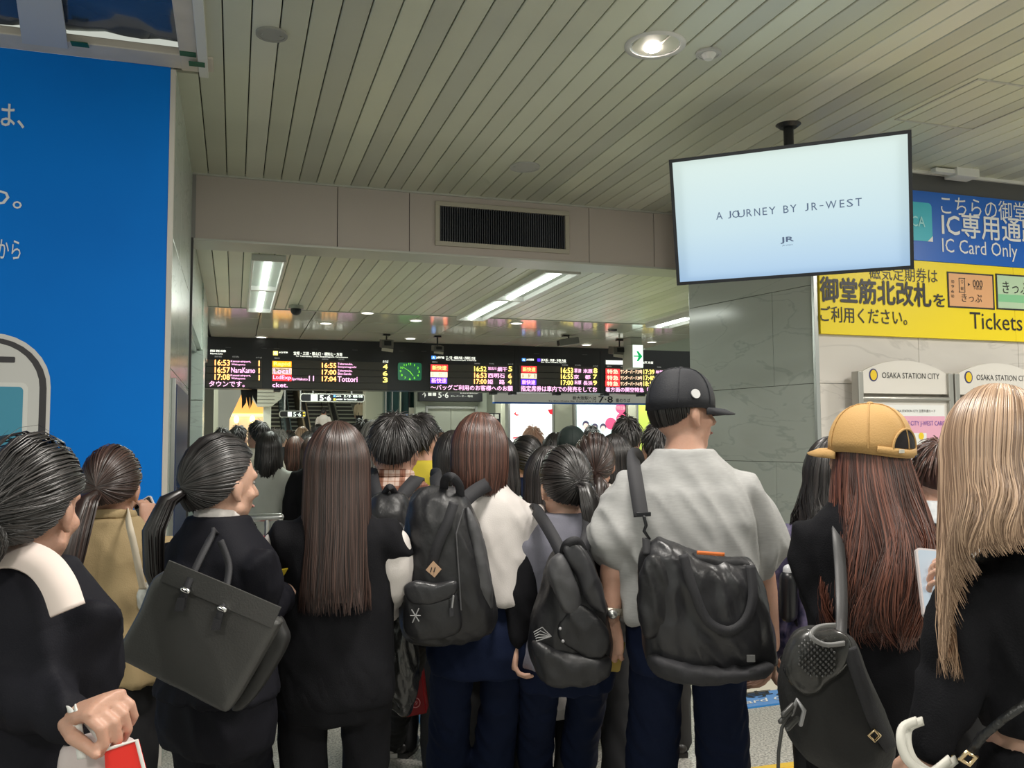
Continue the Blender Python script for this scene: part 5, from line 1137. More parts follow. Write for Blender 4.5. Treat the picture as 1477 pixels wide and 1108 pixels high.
def cap_hat(r, m, brim_yaw=0.0, brim=0.075, opening=False, logo=None, mb=None, dz=0.0):
    """baseball cap in head coordinates; brim points along brim_yaw (0 = face)"""
    M = r.HM @ Matrix.Translation((0, -0.012, 0.024+dz)) @ Matrix.Rotation(brim_yaw, 4, 'Z')
    g = G(); rings = []
    for i in range(11):
        t = i/10; e = t*pi/2
        rx, ry, rz = 0.093, 0.110, 0.112
        rings.append([M @ Vector((rx*cos(e)**0.75*cos(2*pi*j/36), ry*cos(e)**0.75*sin(2*pi*j/36)-0.0, 0.005+rz*sin(e) if t else -0.012+0.006*cos(2*pi*j/36*2))) for j in range(36)])
    rings = [[v for v in rg] for rg in rings]
    ar = []
    g.loft(rings, close=False)
    top = len(g.v)-36; g.f.append(tuple(range(top, top+36)))
    c = obj('cap', g, m, r.root, smooth=True, fix=True)
    so_ = c.modifiers.new('thick', 'SOLIDIFY'); so_.thickness = 0.003
    for k in range(6):
        a = 2*pi*k/6+pi/6; pts = []
        for i in range(9):
            e = i/8*pi/2*0.98; pts.append(M @ Vector((0.0945*cos(e)**0.75*cos(a), 0.1115*cos(e)**0.75*sin(a), 0.006+0.1125*sin(e))))
        obj('seam', G().tube(pts, 0.0014, 6), m, c)
    obj('button', G().ell(M @ Vector((0, 0, 0.118)), (0.009, 0.009, 0.005), M.to_3x3(), 12, 8), m, c, smooth=True)
    bg = G(); n = 16; o_, i_ = [], []
    for j in range(n+1):
        a = radians(22+136*j/n); sy = sin((a-radians(22))/radians(136)*pi)
        i_.append(Vector((0.091*cos(a), 0.107*sin(a), -0.002))); o_.append(Vector((0.093*cos(a)*1.02, 0.108*sin(a)+brim*sy**0.6, -0.006-0.022*abs(cos(a))**2-0.008*sy)))
    vs = [M @ p for p in i_]+[M @ ((p+q)/2+Vector((0, 0, 0.006))) for p, q in zip(i_, o_)]+[M @ p for p in o_]
    bg.add(vs, [(k*(n+1)+j, k*(n+1)+j+1, (k+1)*(n+1)+j+1, (k+1)*(n+1)+j) for k in (0, 1) for j in range(n)])
    bo = obj('brim', bg, mb or m, c, smooth=True); q = bo.modifiers.new('thick', 'SOLIDIFY'); q.thickness = 0.004
    if opening:
        def cs(x_, z_, o=0.0012):
            e = math.asin(max(0, min(0.98, (z_-0.005)/0.112))); k = cos(e)**0.75; f = x_/0.1
            return M @ Vector(((0.093*k+o)*sin(f), -(0.110*k+o)*cos(f), z_))
        n = 18; pts = [(0.046*cos(pi*j/n), 0.006+0.046*sin(pi*j/n)) for j in range(n+1)]
        rows = [[cs(x_*q, 0.006+(z_-0.006)*q) for x_, z_ in pts] for q in (1.0, 0.66, 0.33, 0.02)]
        og = G(); og.add([p for r_w in rows for p in r_w], [(k*(n+1)+j, k*(n+1)+j+1, (k+1)*(n+1)+j+1, (k+1)*(n+1)+j) for k in range(3) for j in range(n)])
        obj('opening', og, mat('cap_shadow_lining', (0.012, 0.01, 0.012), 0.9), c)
        obj('opening_trim', G().tube([cs(x_*1.06, 0.006+(z_-0.006)*1.06, 0.002) for x_, z_ in pts], 0.003, 6), m, c, smooth=True)
        obj('strap', strip([cs(x_, 0.004-0.010*(1-abs(x_)/0.085), 0.003) for x_ in np.linspace(-0.085, 0.085, 8)], 0.017, 0.003, M.to_3x3() @ Vector((0, -1, 0))), m, c, smooth=True)
        obj('buckle', G().box(cs(-0.03, 0.0, 0.007), (0.016, 0.004, 0.009), M.to_3x3()), mat('buckle_pale', (0.6, 0.58, 0.5), 0.4), c)
    return c, M

def strip(pts, w, th, nrm=None, n=8):
    """flat strap along points; nrm: list or vector roughly normal to the strap"""
    pts = [Vector(p) for p in pts]; g = G(); rings = []
    sp = []
    for i in range(len(pts)-1):
        p0 = pts[max(0, i-1)]; p1 = pts[i]; p2 = pts[i+1]; p3 = pts[min(len(pts)-1, i+2)]
        for k in range(6):
            t = k/6; sp.append(0.5*((2*p1)+(p2-p0)*t+(2*p0-5*p1+4*p2-p3)*t*t+(3*p1-p0-3*p2+p3)*t**3))
    sp.append(pts[-1])
    for i, p in enumerate(sp):
        t = (sp[min(len(sp)-1, i+1)]-sp[max(0, i-1)]).normalized(); nn = Vector(nrm) if nrm is not None else Vector((0, -1, 0))
        nn = (nn-t*nn.dot(t)); nn = nn.normalized() if nn.length > 1e-5 else t.orthogonal().normalized(); s_ = t.cross(nn)
        rings.append([p+s_*(w/2)-nn*(th/2), p+s_*(w/2)+nn*(th/2), p-s_*(w/2)+nn*(th/2), p-s_*(w/2)-nn*(th/2)])
    return g.loft(rings)
def sling(r, pts, off=0.0): return [r.M @ Vector(p) for p in pts]
# ================================================================== PEOPLE: in the foreground
H_BLK = hairmat('hair_black', (0.006, 0.005, 0.005), (0.036, 0.030, 0.029), 0.36)
H_DBR = hairmat('hair_dark_brown', (0.012, 0.006, 0.005), (0.085, 0.045, 0.035), 0.35)
H_BRN = hairmat('hair_reddish_brown', (0.028, 0.012, 0.009), (0.15, 0.065, 0.045), 0.36)
H_AUB = hairmat('hair_auburn', (0.030, 0.011, 0.009), (0.23, 0.085, 0.055), 0.34)
H_BLD = hairmat('hair_blonde', (0.17, 0.10, 0.06), (0.62, 0.42, 0.28), 0.36)
H_GRY = hairmat('hair_grey', (0.10, 0.095, 0.09), (0.4, 0.38, 0.36), 0.5)
c_blk = mat('cloth_black', (0.009, 0.009, 0.011), 0.85, bump=0.3, bscale=300, spec=0.12)
c_suit = mat('suit_black', (0.008, 0.008, 0.012), 0.7, bump=0.2, bscale=400, spec=0.15)
c_navy = mat('cloth_navy', (0.007, 0.012, 0.034), 0.8, bump=0.2, bscale=300, spec=0.12)
c_tan = mat('cloth_tan', (0.36, 0.265, 0.135), 0.8, bump=0.25, bscale=260, vary=0.06, vscale=6)
c_wht = mat('cloth_white', (0.64, 0.60, 0.575), 0.75, bump=0.2, bscale=300)
c_gry = mat('cloth_grey_marl', (0.37, 0.37, 0.365), 0.85, bump=0.3, bscale=350, vary=0.05, vscale=40, stretch=(1, 1, 6))
c_yel = mat('cloth_yellow', (0.62, 0.50, 0.04), 0.8, bump=0.2, bscale=300)
c_dgr = mat('cloth_slate', (0.17, 0.17, 0.21), 0.8, bump=0.2, bscale=300)
b_nyl = mat('nylon_black', (0.014, 0.014, 0.016), 0.45, bump=0.5, bscale=35)
b_str = mat('webbing_black', (0.020, 0.020, 0.024), 0.7, bump=0.3, bscale=500)
b_lea = mat('leather_dark_grey', (0.05, 0.05, 0.048), 0.38, bump=0.2, bscale=220, spec=0.6)
b_gry = mat('nylon_grey', (0.07, 0.07, 0.075), 0.55, bump=0.4, bscale=35)
sh_w = mat('shoe_white', (0.72, 0.68, 0.64), 0.5)
TIE = dict(thick=0.010, tie=(0, -1, -0.12), line=[-50, -44, -30, -8, 12, 36, 44])
SHORT = dict(thick=0.016, root=(0.05, -0.45, 1), line=[-38, -30, -6, 12, 20, 30, 36], crop=True, taper=0.012)

# E: the plaid-shirted young man
m_plaid = bpy.data.materials.new('plaid_shirt'); m_plaid.use_nodes = True; nt = m_plaid.node_tree; bs = nt.nodes['Principled BSDF']; bs.inputs['Roughness'].default_value = 0.85
t_ = nt.nodes.new('ShaderNodeTexCoord'); base = None
def wave(axis, sc, dist_w, prev, colr, rotz=0.0):
    w_ = nt.nodes.new('ShaderNodeTexWave'); w_.wave_type = 'BANDS'; w_.bands_direction = axis; w_.inputs['Scale'].default_value = sc; w_.inputs['Distortion'].default_value = 0.4; w_.inputs['Detail Scale'].default_value = 1
    nt.links.new(t_.outputs['Object'], w_.inputs['Vector']); rp_ = nt.nodes.new('ShaderNodeValToRGB'); rp_.color_ramp.elements[0].position = dist_w; rp_.color_ramp.elements[1].position = dist_w+0.08
    nt.links.new(w_.outputs['Fac'], rp_.inputs[0]); mx = nt.nodes.new('ShaderNodeMix'); mx.data_type = 'RGBA'; mx.blend_type = 'MULTIPLY'; mx.inputs[0].default_value = 1
    mr = nt.nodes.new('ShaderNodeMix'); mr.data_type = 'RGBA'; mr.inputs[6].default_value = (1, 1, 1, 1); mr.inputs[7].default_value = colr; nt.links.new(rp_.outputs[0], mr.inputs[0])
    if prev is None: mx.inputs[6].default_value = (0.62, 0.47, 0.40, 1)
    else: nt.links.new(prev, mx.inputs[6])
    nt.links.new(mr.outputs[2], mx.inputs[7]); return mx.outputs[2]
o_ = wave('X', 4.0, 0.80, None, (0.45, 0.28, 0.22, 1)); o_ = wave('Z', 4.0, 0.80, o_, (0.45, 0.28, 0.22, 1)); o_ = wave('X', 12.0, 0.9, o_, (0.75, 0.62, 0.55, 1)); o_ = wave('Z', 12.0, 0.9, o_, (0.75, 0.62, 0.55, 1))
nt.links.new(o_, bs.inputs['Base Color'])

def Wp(px, py, d): return W(px, py, d)
hd0 = -YAW      # facing straight away along the view axis
ppl = {}
# A: far left woman, profile to the right
ppl['A'] = person('woman at far left, untidy black bun, black jacket over a pale collar', 46, 636, 1.62, radians(-35), lookyaw=radians(9), pitch=radians(-8),
    arms={'R': (Wp(20, 985, 1.50), Wp(100, 1035, 1.42)), 'L': (Wp(-160, 960, 1.6), Wp(-160, 1080, 1.5))}, hands={'R': dict(d=W(165, 1010, 1.36)-W(100, 1035, 1.42), n=(0.1, 0.3, -1), curl=1.05, size=1.02, thumb=1.0, side=-1)},
    top=dict(mat=c_suit, ease=0.03, hem=0.80, sl=0.026, fold=0.009, neck=1.415), hair=dict(style=dict(TIE, tie=(0, -1, -0.35), bun=((-0.0, -0.128, -0.065), 0.05), mess=0.012, wisp=160, thick=0.014, line=[-50, -44, -26, 2, 8, 20, 30]), mat=H_BLK, width=0.0016), n_str=1500, vox=0.007)
A = ppl['A']
obj('collar', strip([W(*q) for q in ((-60, 838, 1.60), (-15, 808, 1.545), (25, 800, 1.52), (60, 813, 1.50), (84, 842, 1.47), (98, 880, 1.45))], 0.055, 0.006, (-0.2, -0.75, 0.7)), mat('cloth_pale_pink', (0.70, 0.60, 0.55), 0.7), A.root, smooth=True)
# B: tan jacket
ppl['B'] = person('woman in a tan jacket with a long dark brown ponytail, before the blue hoarding', 163, 648, 2.75, radians(-8), lookyaw=radians(-7), pitch=radians(-16),
    arms={'R': (Wp(224, 842, 2.78), Wp(212, 768, 2.95)), 'L': (Wp(90, 850, 2.85), Wp(100, 915, 3.0))}, hands={'R': dict(d=(0, 0.2, 1), n=(-0.6, 0.6, 0), curl=0.9)},
    top=dict(mat=c_tan, ease=0.03, hem=0.88, sl=0.026, fold=0.011, boxy=1.10, fz=3.5, name='jacket', collar=c_tan), hair=dict(style=dict(TIE, tie=(0, -1, -0.35), tail=((0, -0.115, -0.04), (-0.01, -0.15, -0.07), (-0.02, -0.165, -0.16), (-0.03, -0.16, -0.26), (-0.03, -0.15, -0.36)), tailr=(0.018, 0.034, 0.042, 0.040, 0.016), tailn=240), mat=H_DBR), n_str=600)
# C: black suit, profile
ppl['C'] = person('woman in a black suit, low ponytail, in profile to the right', 322, 632, 2.35, radians(-50), lookyaw=radians(-7), pitch=radians(-4),
    arms={'R': (Wp(372, 878, 2.3), Wp(408, 862, 2.42)), 'L': (Wp(275, 850, 2.2), Wp(330, 870, 2.4))}, hands={'R': dict(d=W(425, 838, 2.45)-W(408, 862, 2.42), n=(0.2, 0.4, -1), curl=0.8)},
    top=dict(mat=c_suit, ease=0.026, hem=0.93, sl=0.020, fold=0.007, collar=c_wht, cr=0.058, cuffs=c_wht, neck=1.425), legs=dict(mat=c_suit, w=0.02, flare=0.02), skin=SKIN2,
    hair=dict(style=dict(TIE, tie=(0, -1, -0.22), tail=((0, -0.112, -0.02), (0, -0.155, -0.045), (0.0, -0.185, -0.12), (0.0, -0.175, -0.22), (0.0, -0.15, -0.30)), tailr=(0.016, 0.028, 0.034, 0.030, 0.012), tailn=260), mat=H_BLK), n_str=800, foot={'L': tuple(onz(300, 1290, 0)), 'R': tuple(onz(360, 1290, 0))}, vox=0.007)
# D: long vest
ppl['D'] = person('woman with long straight dark hair, long black sleeveless vest over white sleeves', 487, 618, 2.55, radians(-8), pitch=radians(-4),
    arms={'R': (Wp(566, 838, 2.55), Wp(552, 880, 2.78)), 'L': (Wp(412, 838, 2.55), Wp(440, 880, 2.8))}, top=dict(mat=c_blk, ease=0.016, hem=0.83, sleeve=1.0, sl=0.022, sleeve_mat=c_wht, sleeve_label='loose white sleeves', boxy=1.04, fold=0.005, name='vest', neck=1.40, cuffw=1.3), legs=dict(mat=c_blk, w=0.010),
    hair=dict(style=dict(thick=0.016, fall=True, zend=-0.36, fall_to=2.2, flare=[1, 1.02, 1.04, 1.08], nf=9, drop_back=-0.02, root=(0, -0.1, 1), wave=0.002), mat=H_DBR, width=0.0014), n_str=2200, vox=0.009)
ppl['E'] = person('young man in a pink-brown plaid shirt with thick black hair and a black backpack', 570, 608, 3.35, hd0, 'M', pitch=radians(-6),
    top=dict(mat=m_plaid, ease=0.018, hem=0.82, fold=0.006, name='shirt', collar=m_plaid), shoes=sh_w, legs=dict(sole=sh_w), hair=dict(style=dict(SHORT, thick=0.022), mat=H_BLK, width=0.0022), n_str=1600, vox=0.010,
    foot={'R': tuple(onz(565, 1088, 0)), 'L': tuple(onz(515, 1085, 0))})
ppl['F'] = person('woman with a reddish-brown bob, loose white blouse and navy wide trousers', 692, 605, 2.95, hd0, pitch=radians(-5), sw=1.06,
    arms={'R': (Wp(748, 812, 2.95), Wp(722, 835, 3.15)), 'L': (Wp(604, 800, 2.95), Wp(640, 850, 3.2))}, top=dict(mat=c_wht, ease=0.028, hem=1.02, sl=0.029, fold=0.009, fz=3.4, name='blouse', boxy=1.08, collar=c_wht, cuffw=0.6), legs=dict(mat=c_navy, w=0.016, flare=0.016),
    hair=dict(style=dict(thick=0.018, fall=True, zend=-0.125, fall_to=2.3, flare=[1, 1.0, 0.95, 0.86], nf=6, root=(0.02, 0.05, 1), wave=0.001), mat=H_BRN, width=0.0018), n_str=1500, foot={'L': tuple(onz(640, 1210, 0)), 'R': tuple(onz(702, 1210, 0))}, vox=0.009)
ppl['G'] = person('man in a yellow shirt with short black hair, ahead of the plaid-shirted man', 609, 604, 4.4, radians(-30), 'M', lookyaw=radians(-10), top=dict(mat=c_yel, ease=0.02, name='shirt', sleeve=0.4, fold=0.005, flare_s=0.015), hair=dict(style=SHORT, mat=H_BLK, width=0.0026), n_str=1200, vox=0.013)
ppl['H'] = person('woman with a rounded black bob just left of the reddish-brown bob', 655, 628, 4.1, hd0, top=dict(mat=c_yel, ease=0.02, name='top'), hair=dict(style=dict(thick=0.02, fall=True, zend=-0.13, fall_to=2.3, flare=[1, 1, .92, .75], nf=5), mat=H_BLK, width=0.003), n_str=500, vox=0.013)
ppl['I'] = person('woman with a black ponytail looking left, slate top and grey-black backpack', 814, 648, 2.95, radians(-12), lookyaw=radians(14), pitch=radians(-8),
    arms={'L': (Wp(750, 835, 2.86), Wp(744, 920, 2.82)), 'R': (Wp(866, 830, 2.98), Wp(850, 880, 3.2))}, hands={'L': dict(curl=0.7)}, top=dict(mat=c_dgr, ease=0.024, hem=0.88, fold=0.008, name='top', sleeve=1.0, sl=0.03, sleeve_mat=c_blk, sleeve_label='black jacket sleeves'), legs=dict(mat=c_navy, w=0.012, flare=0.012), skin=SKIN2,
    hair=dict(style=dict(TIE, tie=(0.05, -1, -0.05), tail=((0.005, -0.112, 0.0), (0.012, -0.15, -0.015), (0.02, -0.165, -0.08), (0.035, -0.155, -0.19), (0.05, -0.14, -0.30)), tailr=(0.014, 0.026, 0.036, 0.036, 0.012), tailn=260, wisp=30), mat=H_BLK, width=0.0019), n_str=800, foot={'L': tuple(onz(768, 1190, 0)), 'R': tuple(onz(826, 1190, 0))}, vox=0.008)
ppl['J'] = person('woman with smooth dark brown ponytail ahead of the grey T-shirted man', 857, 627, 3.75, radians(-28), top=dict(mat=c_wht, ease=0.02, name='top', hem=0.85), hair=dict(style=dict(TIE, tie=(0.12, -1, -0.42), tail=((0.02, -0.10, -0.05), (0.03, -0.13, -0.08), (0.03, -0.14, -0.16), (0.03, -0.12, -0.25)), tailr=(0.02, 0.040, 0.046, 0.02), tailn=200), mat=H_DBR, width=0.002), n_str=700, vox=0.011)
ppl['M'] = person('big man in a grey T-shirt and black cap, looking right', 985, 538, 2.75, radians(-28), 'M', lookyaw=radians(-60), pitch=radians(-2), hs=1.03, wd=1.12, sw=0.93, shw=0.84, smul=0.98,
    arms={'L': (Wp(886, 805, 2.70), Wp(881, 888, 2.66)), 'R': (Wp(1098, 820, 2.76), Wp(1112, 930, 2.85))}, hands={'L': dict(d=W(878, 965, 2.74)-W(880, 900, 2.74), n=(0.5, 0.8, 0), curl=0.55, size=1.08), 'R': dict(d=W(1105, 985, 2.86)-W(1112, 930, 2.85), n=(-0.8, 0.4, 0), curl=0.5)},
    top=dict(mat=c_gry, ease=0.028, hem=0.93, sleeve=0.35, sl=0.012, flare_s=0.042, fold=0.012, fz=2.0, fx=8, shear=1.3, name='tshirt', boxy=1.16, neck=1.425), legs=dict(mat=c_navy, w=0.035, flare=0.01), hair=dict(style=dict(thick=0.004, top=-0.02, root=(0, -0.2, 1), line=[-42, -36, -20, 2, 18, 34, 40]), mat=H_BLK, width=0.002), n_str=500,
    foot={'L': tuple(onz(935, 1240, 0)), 'R': tuple(onz(1050, 1240, 0))}, vox=0.008)
c_capB = mat('cap_navy_black', (0.012, 0.013, 0.018), 0.7, bump=0.2, bscale=300)
cp_, cm_ = cap_hat(ppl['M'], c_capB, 0, brim=0.08)
n = 18; q = [cm_ @ Vector((0.0965*cos(-0.05)*1.0, 0.1135*sin(-0.05), 0.034)) for _ in (0,)][0]
nv = (cm_.to_3x3() @ Vector((cos(0.05), sin(-0.05), 0.3))).normalized(); uu = Vector((0, 0, 1)); uu = (uu-nv*uu.dot(nv)).normalized(); ss = uu.cross(nv)
obj('badge', G().prism([(0.015*cos(2*pi*i/n), 0.015*sin(2*pi*i/n)) for i in range(n)], q-nv*0.002, ss, uu, nv*0.004), mat('badge_grey', (0.5, 0.5, 0.5), 0.5), cp_)
ppl['O'] = person('woman with curly black hair in a navy patterned blouse, behind the tan-capped woman', 1200, 640, 3.0, radians(-38), top=dict(mat=mat('navy_pattern', (0.012, 0.015, 0.06), 0.7, col2=(0.18, 0.15, 0.25), vary=0.1, vscale=22), ease=0.02, name='blouse', sl=0.03), hair=dict(style=dict(thick=0.02, fall=True, zend=-0.34, fall_to=2.2, flare=[1, 1.15, 1.25, 1.3], wave=0.028, nf=9), mat=H_BLK, width=0.0022), n_str=700, vox=0.011)
obj('hair_ornament', G().ell(W(1197, 694, 2.93), (0.012, 0.012, 0.012), None, 16, 10), mat('violet_crystal', (0.3, 0.15, 0.6), 0.1, 0.3), ppl['O'].root, smooth=True)
ppl['Q'] = person('person in a pale blue patterned shirt between the tan cap and the blonde woman', 1350, 640, 3.3, radians(-40), top=dict(mat=mat('pale_pattern', (0.45, 0.55, 0.62), 0.7, col2=(0.75, 0.78, 0.80), vary=0.3, vscale=14), ease=0.02, name='shirt'), hair=dict(style=SHORT, mat=H_BRN, width=0.003), n_str=300, vox=0.013)
ppl['N'] = person('woman in a tan cap with long auburn hair, black top and black woven backpack', 1247, 590, 2.25, radians(-39), sw=0.92, lookyaw=radians(52), pitch=radians(2),
    arms={'L': (Wp(1182, 850, 2.25), Wp(1205, 900, 2.45)), 'R': (Wp(1330, 860, 2.3), Wp(1310, 900, 2.5))}, top=dict(mat=c_blk, ease=0.025, hem=0.80, fold=0.007, name='top', sl=0.018, boxy=1.0), legs=dict(mat=c_blk, w=0.03),
    hair=dict(style=dict(thick=0.004, top=-0.025, back=-0.006, fall=True, zend=-0.41, fall_to=2.45, flare=[1, 1.25, 1.55, 1.60], nf=12, drop_back=-0.04, wave=0.014, root=(0, -0.1, 1)), mat=H_AUB, width=0.0013), n_str=2700, foot={'L': tuple(onz(1215, 1330, 0)), 'R': tuple(onz(1290, 1330, 0))}, vox=0.008)
c_capT = mat('cap_tan', (0.50, 0.30, 0.11), 0.75, bump=0.25, bscale=260)
cp_, cm_ = cap_hat(ppl['N'], c_capT, 0, brim=0.078, opening=True)
ppl['P_'] = person('woman with long straight blonde hair at the right edge, cropped black long-sleeved top', 1437, 571, 1.5, radians(-18), sw=0.95, boff=0.09, lookyaw=radians(-26), pitch=radians(-12),
    arms={'L': (Wp(1376, 975, 1.48), Wp(1338, 1075, 1.46)), 'R': (Wp(1540, 960, 1.6), Wp(1400, 885, 1.85))}, hands={'R': dict(d=W(1350, 850, 1.86)-W(1400, 885, 1.85), n=(0.2, -0.8, 0.3), curl=0.6), 'L': dict(d=W(1325, 1160, 1.46)-W(1338, 1075, 1.46), n=(0.7, 0.4, 0), curl=0.6)},
    top=dict(mat=c_blk, ease=0.020, hem=1.07, fold=0.006, name='top', sl=0.018, fx=12), legs=dict(mat=c_blk, w=0.02), skin=SKIN2,
    hair=dict(style=dict(thick=0.014, fall=True, zend=-0.2, zends=([-3, -1.15, -0.8, -0.4, 0, 3], [-0.34, -0.32, -0.20, -0.15, -0.14, -0.14]), fall_to=2.3, flare=[1, 1.03, 1.04, 1.0], nf=9, drop_back=-0.01, wave=0.005, root=(0.1, 0.15, 1)), mat=H_BLD, width=0.0011), n_str=3700, vox=0.007)
# ================================================================== BAGS AND CARRIED THINGS
VN = Vector((-sin(YAW), -cos(YAW), 0))      # towards the viewer, level
def pillow(px, d, tf, tb, n=40, e=2.2, shift=(0, 0)):
    """soft bag from a closed outline of photograph pixels at distance d, bulging tf towards and tb away from the viewer"""
    pts = [W(x, y, d) for x, y in px]; m = len(pts); sm = []
    for i in range(m):
        p0, p1, p2, p3 = pts[i-1], pts[i], pts[(i+1) % m], pts[(i+2) % m]
        for k in range(4):
            t = k/4; sm.append(0.5*((2*p1)+(p2-p0)*t+(2*p0-5*p1+4*p2-p3)*t*t+(3*p1-p0-3*p2+p3)*t**3))
    c = sum(sm, Vector())/len(sm); rings = []
    for k in range(-7, 8):
        f = k/7; s_ = max(0.02, (1-abs(f)**e))**(1/e); off = VN*(tf if f > 0 else tb)*f
        rings.append([c+(p-c)*(0.15+0.85*s_ if abs(f) < 1 else 0.15)+off for p in sm])
    return G().loft(rings)
def soft(name, px, d, tf, tb, m, parent, vox=0.007, fold=0.008, seed=1.0, fx=12, fz=6, **k):
    me = remesh(pillow(px, d, tf, tb), vox, 2, folds(fold, seed, fx, fz, 0.8))
    return obj(name, me, m, parent, **k)
def bagroot(name, label, cat, px, d): return thing(name, label, cat, W(px[0], px[1], d))
def wstrap(px, w, th, m, parent, name='strap', nrm=None, **k):
    return obj(name, strip([W(*p) for p in px], w, th, nrm if nrm is not None else VN), m, parent, smooth=True, **k)

m_patch = mat('patch_leather', (0.45, 0.29, 0.18), 0.6); m_sil = mat('silver_cord', (0.35, 0.35, 0.36), 0.4, 0.3); m_gold = mat('gold_metal', (0.75, 0.58, 0.35), 0.25, 1.0)
# F's backpack
t = bagroot('backpack', 'black backpack with a tan diamond patch, on the woman with the reddish-brown bob', 'backpack', (645, 930), 2.62)
soft('main_bag', [(600, 708), (640, 700), (668, 712), (688, 750), (702, 800), (712, 860), (716, 898), (698, 918), (660, 928), (612, 930), (584, 916), (577, 870), (580, 800), (588, 745)], 2.66, 0.12, 0.09, b_nyl, t, fold=0.007, seed=2)
po = soft('front_pocket', [(586, 850), (620, 846), (655, 852), (665, 880), (662, 910), (630, 922), (595, 920), (582, 900)], 2.545, 0.035, 0.05, b_nyl, t, fold=0.005, seed=5)
soft('pocket_flap', [(583, 846), (600, 838), (630, 842), (658, 838), (655, 858), (630, 870), (600, 872), (586, 862)], 2.515, 0.016, 0.03, mat('flap_nylon', (0.022, 0.022, 0.025), 0.35, bump=0.4, bscale=40), po, vox=0.005, fold=0.003, seed=7)
soft('side_panel', [(672, 730), (690, 760), (706, 830), (708, 880), (690, 870), (682, 800)], 2.60, 0.03, 0.05, b_gry, t, vox=0.006)
c = W(625, 822, 2.535); r_ = Vector(_r)
pt_ = obj('patch', G().prism([(-0.0, 0.026), (0.024, 0.002), (0.004, -0.022), (-0.022, 0.0)], c, r_, (0, 0, 1), VN*0.004), m_patch, t)
for sx in (-0.006, 0.004): obj('slit', G().box(c+r_*sx+VN*0.005+Vector((0, 0, 0.001)), (0.0025, 0.002, 0.014), Matrix.Rotation(0.3, 3, 'Y')), m_blackm, pt_)
wstrap([(622, 822, 2.545), (630, 790, 2.535), (645, 755, 2.54), (655, 725, 2.56)], 0.03, 0.004, b_str, t, 'lash_tab')
wstrap([(640, 712, 2.64), (642, 692, 2.60), (652, 688, 2.58), (662, 700, 2.60), (664, 716, 2.62)], 0.026, 0.005, b_str, t, 'carry_handle')
wstrap([(633, 725, 2.68), (631, 705, 2.74), (629, 690, 2.82), (629, 684, 2.93), (632, 705, 3.08)], 0.042, 0.010, b_str, t, 'shoulder_strap')
wstrap([(662, 730, 2.68), (684, 710, 2.75), (708, 697, 2.84), (722, 696, 2.96), (728, 720, 3.08)], 0.046, 0.010, b_str, t, 'shoulder_strap')
wstrap([(710, 905, 2.7), (716, 870, 2.8), (725, 845, 2.95)], 0.016, 0.003, b_str, t, 'adjuster')
for a, b_ in (((594, 880), (604, 896)), ((604, 878), (595, 898)), ((592, 888), (606, 888))): obj('cord', G().tube([W(a[0], a[1], 2.497), W(b_[0], b_[1], 2.497)], 0.0018, 6), m_sil, t)
obj('zip_pull', G().tube([W(654, 860, 2.50), W(652, 876, 2.50)], 0.003, 6), m_sil, t)
obj('zip_pull', G().box(W(651, 883, 2.50), (0.012, 0.004, 0.024)), b_str, t)
obj('zip', G().tube([W(*p) for p in ((668, 735, 2.57), (658, 770, 2.545), (662, 830, 2.535), (665, 880, 2.53))], 0.0025, 6), b_gry, t)
# E's backpack
t = bagroot('backpack', 'black backpack on the plaid-shirted young man', 'backpack', (562, 880), 3.1)
soft('main_bag', [(535, 722), (562, 708), (590, 722), (600, 790), (600, 880), (560, 895), (528, 880), (527, 780)], 3.1, 0.11, 0.08, b_nyl, t, vox=0.010, seed=9)
soft('pocket', [(540, 760), (562, 752), (585, 762), (590, 820), (562, 830), (536, 820)], 2.99, 0.03, 0.05, b_nyl, t, vox=0.009, seed=4)
wstrap([(547, 722, 3.14), (540, 705, 3.18), (537, 690, 3.24), (538, 684, 3.33), (540, 700, 3.48)], 0.05, 0.01, b_str, t, 'shoulder_strap')
wstrap([(575, 722, 3.14), (588, 705, 3.18), (598, 694, 3.24), (603, 690, 3.33), (603, 710, 3.48)], 0.05, 0.01, b_str, t, 'shoulder_strap')
wstrap([(553, 715, 3.08), (562, 702, 3.04), (572, 715, 3.08)], 0.022, 0.005, b_str, t, 'carry_handle')
# I's backpack
t = bagroot('backpack', 'slouching grey and black backpack on the woman with the black ponytail', 'backpack', (820, 985), 2.62)
soft('main_bag', [(795, 800), (820, 785), (846, 793), (862, 830), (876, 880), (882, 935), (868, 975), (820, 988), (782, 978), (764, 940), (765, 900), (780, 850)], 2.66, 0.11, 0.10, b_nyl, t, seed=12, fold=0.008)
soft('side_panel', [(796, 806), (812, 800), (826, 830), (838, 870), (828, 885), (812, 880), (800, 850), (790, 830)], 2.555, 0.03, 0.06, b_gry, t, seed=3)
soft('flap', [(812, 790), (832, 782), (848, 800), (868, 850), (874, 885), (850, 870), (832, 830)], 2.55, 0.025, 0.06, mat('flap_satin', (0.03, 0.03, 0.034), 0.35, bump=0.3, bscale=30), t, seed=8)
soft('front_pocket', [(812, 892), (836, 872), (868, 896), (880, 930), (862, 950), (826, 938), (806, 915)], 2.55, 0.012, 0.06, b_nyl, t, seed=6, fold=0.008)
soft('bottom_bag', [(768, 925), (800, 935), (860, 945), (880, 950), (872, 980), (820, 990), (780, 980)], 2.58, 0.05, 0.05, b_nyl, t, seed=15)
wstrap([(812, 802, 2.60), (798, 775, 2.66), (783, 750, 2.75), (772, 735, 2.86), (768, 740, 3.0), (772, 765, 3.1)], 0.038, 0.012, b_str, t, 'shoulder_strap')
wstrap([(838, 800, 2.64), (848, 770, 2.70), (848, 745, 2.80), (843, 725, 2.90), (843, 740, 3.05)], 0.038, 0.010, b_str, t, 'shoulder_strap')
